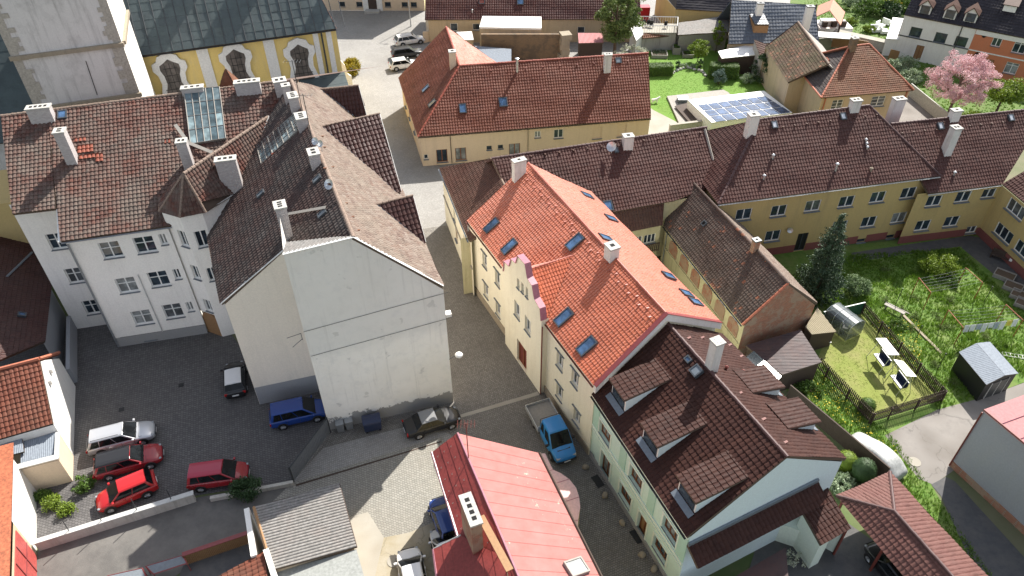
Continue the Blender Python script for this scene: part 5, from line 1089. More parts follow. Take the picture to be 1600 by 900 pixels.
roof(h,[pR,pS,pS+west*11,pR+west*11],MATS['tile_left'],.3,.36,.05,.045); MB().slab([pR,pN,pN+west*11,pR+west*11],.15).build('roof','tile_left',h)
MB().path([pR+west*11+[0,0,.1],pR+[0,0,.1],pN+[0,0,.06]],.14,seg=6).build('ridge_cap','ridge_red',h)
LL=np.linalg.norm(wS-wN); tR=(pR[:2]-wN).dot(dl_)/LL
wall(h,[(wS,wN,0,[(0,pS[2]-.1),(1-tR,pR[2]-.1),(1,pN[2]-.1)],[(LL*.78,pR[2]-1.6,.3,.4),(LL*.78,pR[2]-2.7,.3,.4)]) if False else (wS,wN,0,[(0,pS[2]-.1),(1-tR,pR[2]-.1),(1,pN[2]-.1)],[]),
 (wS-nl*11,wS,0,pS[2]-.1,[]),(wN,wN-nl*11,0,pN[2]-.1,[])],['wall_white'])
for x,y in ((79,582),(78,600)): c=V(x,y,wN,wS); MB().obox(c+[nl[0]*.1,nl[1]*.1,0],[*(dl_*.25),0],[*(nl*.2),0],(0,0,.4)).build('wall_vent','wall_white',h)
# flat-roofed box in front of it
bS=P(114,752)[:2]; bz=hz(bS,714); bW=P(57,767)[:2]; bt=pS[2]-1.3
h=base_thing('flat_annex','cream flat-topped annex with corrugated metal roof below the white gable house','annex',[bS,bW,wS])
eA=wS+dl_*.05; bW2=bW; 
wall(h,[(bW2,bS,0,bz,[]),(bS,eA,0,bz,[]),(eA,wS-nl*6,0,bz,[])],['wall_beige','wall_white'])
rf=[np.array([*bW2,bz-.35]),np.array([*bS,bz-.35]),np.array([*eA,bz+.0]),np.array([*(eA-nl*np.linalg.norm(bS-bW2)),bz+.0])]
rf=[rf[0],rf[1],rf[2],rf[3]]
roof(h,rf,MATS['galv'],.12,9,.03,0,4,thick=.1)
m=MB(); d_=unit(bS-bW2); Lb=np.linalg.norm(bS-bW2); m.obox([*((bW2+bS)/2),bz-.02],[*(d_*(Lb+.3)),0],[d_[1]*.45,-d_[0]*.45,0],(0,0,.06)); m.build('coping','sill_light',h)
m=MB(); d_=unit(eA-bS); Lb=np.linalg.norm(eA-bS); m.obox([*((eA+bS)/2),bz+.0],[*(d_*(Lb-.1)),0],[d_[1]*.3,-d_[0]*.3,0],(0,0,.06)); m.build('coping','sill_light',h)
# garage with rusty roof and red gate
gN=bW+np.array([0,0]); gS=P(57,862)[:2]; gz=hz(gS,814); dg_=unit(gS-gN); ng_=np.array([-dg_[1],dg_[0]]); ng_=ng_ if ng_[0]>0 else -ng_
h=base_thing('garage','garage with rusty sheet roof, white side wall and red gate at the left edge','garage',[gN,gS,gN-ng_*5])
gE=gS+dg_*7
wall(h,[(gS,gN-dg_*.0,0,gz,[]),(gE,gS,0,gz-.2,[],1)],['wall_white','wall_tan'])
m=MB(); c=(gS+gE)/2; m.obox([*(c+ng_*.03),.1],[*(dg_*6.2),0],[*(ng_*.06),0],(0,0,gz-.6)); 
go=m.build('gate','red_paint',h); m=MB()
for k in range(1,5): m.obox([*(gS+dg_*(.4+6.2*k/5)+ng_*.08),.1],[*(dg_*.06),0],[*(ng_*.05),0],(0,0,gz-.62))
m.obox([*(c+ng_*.08),1.6],[*(dg_*6.2),0],[*(ng_*.04),0],(0,0,.08)); m.build('gate_rail','coping_red',go)
gw=ng_*1.0
m=MB()
for k in range(6): a_=gN-dg_*1.5+(gE-gN+dg_*1.5)*k/6; b_=gN-dg_*1.5+(gE-gN+dg_*1.5)*(k+1)/6; m.slab([np.array([*a_,gz+.1]),np.array([*b_,gz+.1]),np.array([*(b_-ng_*2.0),gz+.25+.01*k]),np.array([*(a_-ng_*2.0),gz+.25+.01*k])],.08)
m.build('roof','rust_sheet',h); 
m=MB(); m.slab([np.array([*(gN-dg_*2-ng_*2.2),gz-.2]),np.array([*(gE-ng_*2.2),gz-.2]),np.array([*(gE-ng_*9),gz-.4]),np.array([*(gN-dg_*2-ng_*9),gz-.4])],.1); m.build('flat_roof','near_black',h)
roof(h,[P(0,690,bz+.3),P(34,683,bz+.3),P(38,706,bz+.1),P(0,716,bz+.1)],MATS['galv'],.14,9,.03,0,4,thick=.1,name='corrugated_roof')
# dark old roof house
Zd=3.6; dA=P(81,445,Zd); dB=P(71,533,Zd); pd=pitchpl(dB,dA,30)
h=base_thing('dark_roof_house','low house with very dark worn tiled roof behind the left courtyard wall','house',[dA,dB,P(20,480,5)])
roof(h,[RP(-40,360,pd),RP(26,345,pd),dA,dB,RP(-40,580,pd)],MATS['tile_dark'],.28,.34,.03,.03); MB().path([RP(12,434,pd)+[0,0,.12],RP(51,396,pd)+[0,0,.12]],.1,seg=5).build('valley_flashing','sill_grey',h)
A=dB[:2]; B=RP(26,345,pd)[:2]; dd=unit(dA[:2]-dB[:2]); inn=np.array([-dd[1],dd[0]]); inn=inn if inn[0]<0 else -inn
wall(h,[(dB[:2]+inn*.2,dA[:2]+inn*.2,0,Zd-.1,[]),(dA[:2]+inn*.2,dA[:2]+inn*8,0,[(0,Zd-.1),(1,Zd+4)],[])],['wall_patch']); skylight(h,(34,493),pd,.5,.6)
cw_=P(118,515)[:2]; cw2=P(118,598)[:2]; t=MB(); d_=unit(cw2-cw_); t.obox([*((cw_+cw2)/2),.0],[*(cw2-cw_),0],[d_[1]*.3,-d_[0]*.3,0],(0,0,1.6)); tag(t.build('courtyard_wall','wall_patch'),'low weathered courtyard wall beside the dark-roofed house','wall')
# ochre house corner far left
a_=P(-30,350,8.);b_=P(18,345,8.); t=MB().obox([a_[0]*.5+b_[0]*.5-1.6,a_[1]*.5+b_[1]*.5+4,0],[6,1.5,0],[-1,6,0],(0,0,9)).build('ochre_house','wall_yellow'); tag(t,'ochre house wall at the far left edge beyond the tenement','house')
# ================================================================ BOTTOM LEFT SHEDS
def shed(name,label,pix,zs,mat,wallm,th=9,tw=.18,amp=.05,cat='shed',tile=None):
    pts=[P(x,y,z) for (x,y),z in zip(pix,zs)]; pl=plane(*pts[:3]); pts=[RP(x,y,pl) for x,y in pix]; h=base_thing(name,label,cat,pts)
    if tile: roof(h,pts,MATS[mat],*tile)
    elif amp==0: MB().slab(pts,.12).build('roof',mat,h)
    else: roof(h,pts,MATS[mat],tw,th,amp,0,4,thick=.1)
    c=np.mean(pts,0); w=[p+(c-p)*.06 for p in pts]; fs=[]
    ar=sum(w[i][0]*w[(i+1)%len(w)][1]-w[(i+1)%len(w)][0]*w[i][1] for i in range(len(w)))
    if ar<0: w=w[::-1]
    for i in range(len(w)): a=w[i];b=w[(i+1)%len(w)]; fs.append((a[:2],b[:2],0,[(0,a[2]-.1),(1,b[2]-.1)],[]))
    wall(h,fs,[wallm]); return h,pts,pl
sh,pts,_=shed('corrugated_shed','long shed with weathered grey corrugated roof beside the cobbled yard',[(530,756),(557,855),(426,891),(397,793)],[2.7,2.7,3.3,3.3],'fibre_old','wall_tan',tw=.21,amp=.085)
MB().path([pts[0]+[0,0,-.02],pts[1]+[0,0,-.02]],.07,seg=5).build('gutter','wood_dark',sh); MB().path([pts[3]+[0,0,.06],pts[2]+[0,0,.06]],.1,seg=4).build('edge_board','wood',sh)
sh,pts,_=shed('flat_roof_shed','shed with smooth pale grey flat roof at the bottom edge','x' and [(557,858),(580,940),(445,975),(428,895)],[2.6,2.6,2.7,2.7],'roof_felt','wall_tan',amp=0)
sh,pts,_=shed('tile_shed','small shed with bright orange tiled roof and white parapet at the bottom','x' and [(335,905),(412,862),(430,960),(340,1000)],[2.6,3.2,3.2,2.6],'tile_left','wall_white',tile=(.3,.36,.045,.04))
for (x0,y0,x1,y1,zt) in ((385,794,396,868,3.3),(415,858,430,905,3.5)):
    a_=P(x0,y0,zt);b_=P(x1,y1,zt); d_=b_-a_; m=MB(); m.obox([(a_[0]+b_[0])/2,(a_[1]+b_[1])/2,0],[d_[0],d_[1],0],[.3,.12,0],(0,0,zt)); tag(m.build('parapet_wall','wall_white'),'white parapet wall %s'%('running along the corrugated shed' if x0<400 else 'between orange tiles and grey flat roof'),'wall')
# wicker screen wall
wk=MB(); a_=P(292,880)[:2]; b_=P(392,846)[:2]; d_=unit(b_-a_); n_=np.array([d_[1],-d_[0]]); 
wk.obox([*((a_+b_)/2),0],[*(b_-a_),0],[*(n_*.15),0],(0,0,1.0))
for i in range(40): p=a_+(b_-a_)*i/39; wk.tube([*(p+n_*.1),0],[*(p+n_*.1),1.02],.04,seg=5)
o=wk.build('screen_wall','wood'); tag(o,'low brown reed screen wall along the asphalt lane','wall'); MB().obox([*((a_+b_)/2),1.03],[*(b_-a_),0],[*(n_*.3),0],(0,0,.04)).build('coping','coping_red',o)
# mesh pens
n=NT('mesh'); n.col((.2,.2,.2)); MATS['mesh_net']=n.done(.6)
for i,(q4,lb) in enumerate((([(222,888),(232,910),(180,920),(168,900)],'leftmost'),([(285,868),(292,880),(240,897),(228,885)],'middle'),([(164,903),(175,925),(130,935),(120,915)],'lowest'))):
    c=[P(x,y,.9) for x,y in q4]; c=c if i<1 else c; t=base_thing('kennel_pen',{'leftmost':'red framed wire pen in the middle of the row by the lane','middle':'red framed wire pen nearest the reed screen wall','lowest':'red framed wire pen farthest from the reed screen wall'}[lb],'pen',c,'wire pens beside the asphalt lane')
    m=MB(); 
    for k in range(4): m.tube(c[k],c[(k+1)%4],.05,seg=4); m.tube(c[k],[c[k][0],c[k][1],0],.04,seg=4)
    m.build('frame','coping_red',t); m=MB(); m.slab([p+[0,0,.02] for p in c],.01); m.tube((c[0]+c[3])/2,(c[1]+c[2])/2,.02,seg=4); m.build('mesh_cover','sill_grey',t)
# retaining wall with posts
a_=P(62,862)[:2]; b_=P(307,785)[:2]; d_=unit(b_-a_); n_=np.array([-d_[1],d_[0]]); L=np.linalg.norm(b_-a_)
o=thing('retaining_wall','long white rendered retaining wall between courtyard and asphalt lane','wall',(*((a_+b_)/2),0))
MB().obox([*((a_+b_)/2+n_*.18),0],[*(d_*L),0],[*(n_*.28),0],(0,0,.85)).build('wall','wall_dull',o); MB().obox([*((a_+b_)/2+n_*.18),.852],[*(d_*(L+.1)),0],[*(n_*.36),0],(0,0,.07)).build('coping','sill_light',o)
for x,y in ((107,842),(158,829),(214,812),(268,795)):
    q=P(x,y,.9)[:2]; p=a_+d_*(q-a_).dot(d_)+n_*.2; MB().tube([*p,.9],[p[0]+.05,p[1],2.15],.03,seg=6).build('post','metal_dark',o)
a2=P(330,782)[:2]; b2=P(459,757)[:2]; d2_=unit(b2-a2); t=MB(); t.obox([*((a2+b2)/2),0],[*(b2-a2),0],[-d2_[1]*.25,d2_[0]*.25,0],(0,0,.35)); tag(t.build('kerb_wall','wall_dull'),'low white kerb wall beside the red people carrier','wall')
# sheet gate between courtyard and lane
a_=P(459,753)[:2]; b_=P(516,676)[:2]; d_=unit(b_-a_); L=np.linalg.norm(b_-a_); o=thing('metal_gate','grey ribbed metal gate panel standing beside the blank gable corner','gate',(*((a_+b_)/2),0))
m=MB(); m.obox([*((a_+b_)/2),.1],[*(d_*L),0],[d_[1]*.03,-d_[0]*.03,0],(0,0,1.5)); 
for i in range(30): p=a_+d_*L*(i+.5)/30; m.obox([*p,.1],[*(d_*.05),0],[d_[1]*.08,-d_[0]*.08,0],(0,0,1.48))
m.build('panel','gutter_grey',o)
m=MB(); [m.box((*p,0),(.1,.1,1.75),math.atan2(d_[1],d_[0])) for p in (a_,)]; m.build('post','metal_dark',o); MB().box((*b_,0),(.1,.1,1.75),math.atan2(d_[1],d_[0])).build('post','metal_dark',o); MB().obox([*((a_+b_)/2),1.6],[*(d_*L),0],[d_[1]*.07,-d_[0]*.07,0],(0,0,.06)).build('rail','metal_dark',o)
a3=P(402,640)[:2]; MB()
# ================================================================ TOP OF THE PICTURE
A=P(505,16)[:2]; B=P(664,17)[:2]; dA_=unit(B-A); nA=np.array([dA_[1],-dA_[0]])
z5b=Z(480,0,5); h=base_thing('palace','pale yellow baroque palace wall with small cellar windows at the top edge','palace',[A,B])
pw=W_(A,B,[(*z5b(x,y),1.0,.8,'one','frame_dark') for x,y in ((275,55),(410,53),(632,57),(765,62),(835,62))]); pw=[(s_[0],1.0,*s_[2:]) for s_ in pw]; Lp=np.linalg.norm(B-A)
upw=[(s_[0],5.,1.2,2.0,'cross') for s_ in pw]
wall(h,[(A,B,0,2.2,pw,1),(A-nA*.06,B-nA*.06,2.2,13,upw),(B,B-nA*20,0,13,[])],['wall_palace','wall_beige'] if 'wall_palace' in MATS else ['wall_church_pale','wall_beige']); windows(h,A,B,pw,.2); windows(h,A,B,upw,.2)
q=onl(584,16,A,B); MB().obox([*(q+nA*.1),0],[*(dA_*3.2),0],[*(nA*.25),0],(0,0,5)).build('portal','frame_white',h); MB().obox([*(q+nA*.16),.3],[*(dA_*1.4),0],[*(nA*.25),0],(0,0,3)).build('door','wood_dark',h); MB().obox([*(q+nA*.8),0],[*(dA_*2.4),0],[*(nA*1.5),0],(0,0,.35)).build('step','concrete',h)
MB().slab([np.array([*(A+nA*.5),12.8]),np.array([*(B+nA*.5),12.8]),np.array([*(B-nA*10),17]),np.array([*(A-nA*10),17])],.3).build('roof','tile_far',h)
# long dark roofed house
Zt=3.6; A=P(664,31,Zt); B=P(1001,30,Zt); pt=pitchpl(A,B,42); d_=unit(B-A); s_=np.array([-d_[1],d_[0],0])
h=base_thing('farmhouse','long farmhouse with dark red worn tile roof at the top edge','house',[A,B,A+s_*8]); R_a=A+s_*6+[0,0,6*math.tan(R(42))]; R_b=B+s_*6+[0,0,6*math.tan(R(42))]
roof(h,[A,B,R_b,R_a],MATS['tile_far'],.34,.4,.04,.035); MB().slab([R_a,R_b,B+s_*12,A+s_*12],.15).build('roof','tile_far',h)
A2=(A+s_*.4+d_*.4)[:2]; B2=(B+s_*.4-d_*.4)[:2]; z67=Z(660,0,6.667); fw_=W_(A2,B2,[(*z67(330,285),1.1,1.2,'one'),(*z67(562,280),1.1,1.0,'one'),(908,47,1.1,1.0,'one'),(1017-60,45,1.1,1.0,'one')])
wall(h,[(A2,B2,0,Zt-.1,fw_),(B2,B2+s_[:2]*11.2,0,[(0,Zt-.1),(.5,R_a[2]-.3),(1,Zt-.1)],[])],['wall_tan']); windows(h,A2,B2,fw_,.12)
skylight(h,(753,2),pt,.9,1,gm='rust_red'); skylight(h,(813,2),pt,1,1.2); vent(h,(738,20),pt,.08,.5)
# ruin wall with white flat roof building
tp=4.6; r_=[P(754,25,tp),P(846,26,tp),P(846,44,tp),P(749,42,tp)]; h=base_thing('flat_white_building','windowless building with bright white flat roof and brick ruin wall','building',r_)
m=MB(); m.slab(r_,.25); m.build('roof','white_roof',h)
w=[p[:2] for p in r_]; wall(h,[(w[3],w[2],0,tp-.25,[]),(w[2],w[1],0,tp-.25,[]),(w[1],w[0],0,tp-.25,[]),(w[0],w[3],0,tp-.25,[])],['wall_tan'])
a_=P(752,45,tp)[:2]; b_=P(887,45,tp)[:2]; b_=np.array([b_[0],a_[1]+ (b_[1]-a_[1])]); d_=unit(b_-a_); n_=np.array([d_[1],-d_[0]]); o=thing('ruin_wall','tall crumbling brick and rubble wall with white top edge','wall',(*((a_+b_)/2+n_*.5),0)); L=np.linalg.norm(b_-a_)
MB().obox([*((a_+b_)/2+n_*.55),0],[*(d_*L),0],[*(n_*.5),0],(0,0,tp-.5)).build('wall','brick_ruin',o); MB().obox([*((a_+b_)/2+n_*.55+d_*6),tp-.498],[*(d_*(L-12)),0],[*(n_*.6),0],(0,0,.12)).build('coping','white_roof',o)
m=MB(); random.seed(2)
for i in range(6): m.box((*(b_+n_*.5-d_*.5+np.array([random.uniform(-.2,.2),-.2])),i*.7),(1.3+random.uniform(-.2,.2),1.6,.75),random.uniform(0,.4))
m.build('rubble_buttress','stone_trim',o)
sh,_,_=shed('lean_to_roof','grey sheet lean-to roof below the brick ruin wall',[(741,72),(799,77),(799,96),(772,98)],[2.6,2.6,2.2,2.2],'galv','wall_tan')
sh,_,_=shed('low_white_shed','low shed with glaring white roof behind the rusty hipped roof',[(713,50),(737,49),(740,62),(726,62)],[2.4]*4,'white_roof','wall_tan',amp=0)
sh,_,_=shed('pink_roof_shed','small shed with pale pink corrugated roof beside the big tree',[(903,52),(941,52),(943,67),(904,68)],[2.9,2.9,2.6,2.6],'pink_sheet','wood_dark')
sh,_,_=shed('lean_to_glasshouse','white sheet lean-to right of the big leafy tree',[(985,42),(999,31),(1005,54),(994,64)],[3.4,3.4,2.5,2.5],'white_roof','wall_white',amp=.02)
o=MB().obox([*P(672,56)[:2],0],[.9,0,0],[0,.9,0],(0,0,2.6)).build('gate_pillar','wall_white'); tag(o,'pale plastered gate pillar next to the parked cars','pillar')
m=MB(); a_=P(662,66)[:2]; b_=P(690,62)[:2]; m.obox([*((a_+b_)/2),0],[*(b_-a_),0],[0,.4,0],(0,0,1.6)); tag(m.build('yard_wall','wall_beige'),'short beige yard wall behind the parked cars','wall')
m=MB(); a_=P(880,68)[:2]; m.add([(*a_,.5),(a_[0]+1.6,a_[1]+3,3.2),(a_[0]+3,a_[1]+3,2.2)],[(0,1,2)]); m.add([(a_[0],a_[1]+.05,.5),(a_[0]+1.6,a_[1]+3.05,3.2),(a_[0]+3,a_[1]+3.05,2.2)],[(2,1,0)]); tag(m.build('tarpaulin','white_roof'),'white tarpaulin stretched against the ruin wall end','tarpaulin')
# terrace with railing
tz=2.6; t4=[P(1001,36,tz),P(1058,37,tz),P(1057,51,tz),P(1003,51,tz)]; h=base_thing('roof_terrace','raised terrace with white railing and small dark chairs','terrace',t4)
MB().slab(t4,.25).build('floor','concrete_slab',h); c=np.mean(t4,0); w=[p[:2] for p in t4]; wall(h,[(w[3],w[2],0,tz-.25,[]),(w[2],w[1],0,tz-.25,[]),(w[0],w[3],0,tz-.25,[])],['wall_old'])
m=MB()
for a_,b_ in ((t4[0],t4[1]),(t4[1],t4[2]),(t4[3],t4[2])):
    m.tube(a_+[0,0,1.0],b_+[0,0,1.0],.06,seg=4); k=int(np.linalg.norm(b_-a_)/.35)
    for i in range(k+1): m.tube(a_+(b_-a_)*i/k,a_+(b_-a_)*i/k+[0,0,1],.02,seg=4)
m.build('railing','frame_white',h)
for k,(x,y) in enumerate(((1006,42),(1013,42),(1018,43),(1040,44))):
    p=P(x,y,tz); t=thing('terrace_chair',['leftmost dark chair on the railed terrace','second dark chair from the left on the terrace','third dark chair from the left on the terrace','rightmost dark chair alone on the terrace'][k],'chair',p,'dark chairs on the terrace'); m=MB(); m.box((*p[:2],p[2]+.42),(.5,.5,.06)); m.build('seat','black',t); MB().box((p[0],p[1]+.24,p[2]+.45),(.5,.05,.5)).build('backrest','black',t)
    for sx in (-1,1):
        for sy in (-1,1): MB().box((p[0]+sx*.21,p[1]+sy*.21,p[2]),(.04,.04,.42)).build('leg','black',t)
# long wall with tile coping
a_=P(1000,80)[:2]; b_=P(1100,70)[:2]; d_=unit(b_-a_); n_=np.array([d_[1],-d_[0]]); L=np.linalg.norm(b_-a_); o=thing('garden_wall','old stone garden wall with orange tiled coping behind the raised beds','wall',(*((a_+b_)/2),0)); MB().obox([*((a_+b_)/2),0],[*(d_*L),0],[*(n_*.4),0],(0,0,2.1)).build('wall','wall_old',o)
roof(o,[np.array([*(a_+n_*.5),2.05]),np.array([*(b_+n_*.5),2.05]),np.array([*(b_-n_*.3),2.45]),np.array([*(a_-n_*.3),2.45])],MATS['tile_hip'],.3,.4,.05,.04,thick=.08,name='tile_coping')
# ochre house with dark roof, plank roof
A=P(1056,14,4.2); B=P(1145,19,4.2); d_=unit(B-A); s_=np.array([-d_[1],d_[0],0]); h=base_thing('ochre_cottage','ochre cottage with nearly black slate roof at the top edge','house',[A,B]); roof(h,[A,B,B+s_*4+[0,0,3.5],A+s_*4+[-0,0,3.5]],MATS['tile_black'],.4,.4,.0,.03,1); A0=A+s_*.3; B0=B+s_*.3; wl_=(A+s_*9)[:2]-d_[:2]*3
wall(h,[(A0[:2],B0[:2],0,4.1,[]),(wl_,A0[:2],0,4.1,[])],['wall_yellow']); MB().slab([A+s_*4+[0,0,3.5],B+s_*4+[0,0,3.5],B+s_*9,A+s_*9-d_*3],.15).build('roof','tile_black',h)
MB().add([A,A+s_*4+[0,0,3.5],A+s_*9-d_*3],[(0,1,2)]).build('hip_roof','tile_black',h)
sh,_,_=shed('plank_roof_barn','barn with weathered grey board roof below the black slate cottage',[(1060,36),(1138,24),(1139,50),(1059,55)],[3.2,3.4,2.7,2.6],'fibre_old','wood_grey',th=.8,tw=.9,amp=.01)
# blue slate house
pA=P(1138,69,3.5); pB=P(1280,66,3.5); ps=pitchpl(pA,pB,42); pts=[pA,pB,RP(1274,8,ps),RP(1143,0,ps)]; h=base_thing('slate_house','house with blue-grey slate roof and a hipped dormer','house',[pA,pB]); roof(h,pts,MATS['tile_slate'],.42,.5,.02,.04,2); d_=unit(pB-pA); s_=np.array([-d_[1],d_[0],0]); MB().slab([pts[3],pts[2],pts[2]+s_*8-[0,0,7],pts[3]+s_*8-[0,0,7]],.15).build('roof','tile_slate',h)
wall(h,[(pA[:2]+s_[:2]*.3,pB[:2]+s_[:2]*.3,0,3.4,[])],['wall_tan']); z56=Z(1080,0,6)
dr=[RP(*z56(550,150),ps),RP(*z56(580,312),ps)+[0,0,1.2],RP(*z56(712,312),ps)+[0,0,1.2],RP(*z56(690,170),ps),RP(*z56(630,125),ps)+[0,0,.6]]
def upz(p,k): return p+np.array([0,0,k])
f1_,f2_=dr[1],dr[2]; b1_,b2_=upz(RP(*z56(545,140),ps),.1),upz(RP(*z56(680,140),ps),.1)
roof(h,[f1_,f2_,b2_,b1_],MATS['tile_slate'],.42,.5,.02,.04,2,name='dormer_roof'); m=MB(); bf1=onpl(f1_[0],f1_[1],ps);bf2=onpl(f2_[0],f2_[1],ps); m.add([bf1,bf2,f2_-[0,0,.15],f1_-[0,0,.15],onpl(b1_[0],b1_[1],ps),onpl(b2_[0],b2_[1],ps)],[(0,1,2,3),(0,3,4),(1,5,2)]); m.build('dormer_wall','wood',h)
chimney(h,RP(*z56(625,150),ps),4,ps,.9,.7,0,mat='wall_grey',nf=1,cap='metal_dark'); chimney(h,RP(*z56(1068,258),ps),9,ps,.95,.8,0,mat='wall_grey',nf=1,cap='metal_dark')
# white roof shed with glass front
sh,pts,_=shed('garden_shed','dark timber garden shed with bright white sloping roof',[(1122,80),(1178,68),(1186,85),(1128,91)],[3.0,3.2,2.7,2.5],'white_roof','wood_dark',amp=0)
m=MB(); a_=P(1150,96,1.6)[:2]; b_=P(1185,90,1.6)[:2]
for i in range(9): p=a_+(b_-a_)*i/8; m.tube([*p,1.3],[*p,2.2],.04,seg=4)
m.tube([*a_,2.2],[*b_,2.2],.05,seg=4); m.tube([*a_,1.3],[*b_,1.3],.05,seg=4); m.build('window_frame','frame_white',sh)
sh,_,_=shed('tile_lean_to','reddish weathered tile lean-to squeezed between slate house and old barn',[(1178,62),(1200,70),(1193,88),(1187,86)],[4.2,4.2,3.4,3.4],'tile_mid','wall_old',tile=(.3,.36,.04,.03))
# old moss roof barn
Zr=4.6; lo0=P(1196,74,Zr); lo1=P(1231,129,Zr); pr_=pitchpl(lo0,lo1,38); t0=RP(1247,35,pr_); t1=RP(1283,84,pr_)
h=base_thing('mossy_barn','old rendered barn with mossy orange-grey tile roof','barn',[lo0,lo1,t0]); mB=t1+ (lo1-lo0)*.35
roof(h,[lo0,lo1,t1+(t1-t0)*.3,t0],MATS['tile_moss'],.28,.34,.04,.035); sdv=unit((t0-lo0)*[1,1,0]); tb0=t0+sdv*4.5-[0,0,3.5]; tb1=t1+(t1-t0)*.3+sdv*4.5-[0,0,3.5]; MB().slab([t0,t1+(t1-t0)*.3,tb1,tb0],.15).build('roof','wood_grey',h); ridge(h,t0,t1+(t1-t0)*.3,MATS['ridge_old'],.16); MB().path([upz(lo0,.06),upz(t0,.06)],.12,seg=4).build('verge_coping','wood_dark',h)
wall(h,[(lo0[:2]+sdv[:2]*.2,lo1[:2]+sdv[:2]*.2,0,Zr-.1,[]),(tb0[:2],lo0[:2],0,[(0,1.5),(.5,t0[2]-.2),(1,Zr-.1)],[]),(lo1[:2]+sdv[:2]*.2,lo1[:2]+sdv[:2]*8,0,[(0,Zr-.1),(.5,t1[2]-.5),(1,Zr)],[])],['wall_tan'])
# hip house
Zh=5.2; c1=P(1236,95,Zh); c2=P(1283,153,Zh); c3=P(1428,141,Zh); pf=pitchpl(c2,c3,33); pl_=pitchpl(c1,c2,33); ra=RP(1327,73,pf); rb=RP(1358,69,pf); ra2=RP(1327,73,pl_); c4=c1+(c3-c2)
h=base_thing('hip_house','tan house with hipped roof, rusty orange in front and grey on the side','house',[c1,c2,c3,c4])
roof(h,[c2,c3,rb,ra],MATS['tile_hip'],.24,.28,.02,.035,2); roof(h,[c1,c2,ra2],MATS['tile_hip_grey'],.3,.34,.04,.03); pR_=plane(c3,rb,c3+(c4-c2)*.0+(c1-c2)); MB().slab([c3,c4,rb],.15).build('roof','tile_hip',h); MB().slab([c1,ra,rb,c4],.15).build('roof','tile_hip',h)
for a_,b_ in ((c2,ra),(c3,rb),(c1,c2),(c1,ra),(ra,rb)): ridge(h,a_,b_,MATS['ridge_red'],.13)
cc=(c1+c2+c3+c4)/4; I=[p[:2]+(cc[:2]-p[:2])*.05 for p in (c1,c2,c3,c4)]
hw=W_(I[1],I[2],[(1308,164,1.4,1.3,'six'),(1372,158,1.8,1.3,'six')]); hl=W_(I[0],I[1],[(1243,119,.9,1.7,'two')])
wall(h,[(I[0],I[1],0,Zh-.1,hl),(I[1],I[2],0,Zh-.1,hw),(I[2],I[3],0,Zh-.1,[])],['wall_tan','wall_tan']); windows(h,I[1],I[2],hw,.12); windows(h,I[0],I[1],hl,.12)
chimney(h,(1330,78),58,pf,.7,.7,.2,'brick_ruin','concrete',nf=1); chimney(h,np.array([*c1[:2],Zh])+(c4-c1)*.22+[0,0,1.5],78,None,.8,.8,.2,'brick_ruin','metal_dark',nf=2); skylight(h,(1290,97),pl_,.7,.8,fm='ridge_red',gm='lead',t=.25)
dn_=unit(c3[:2]-c2[:2]); 
for q in (I[1]+dn_*.4,I[2]-dn_*.4): pipe(h,[(q[0]+dn_[1]*.1,q[1]-dn_[0]*.1,Zh-.2),(q[0]+dn_[1]*.1,q[1]-dn_[0]*.1,.1)],MATS['ridge_red'],.07)
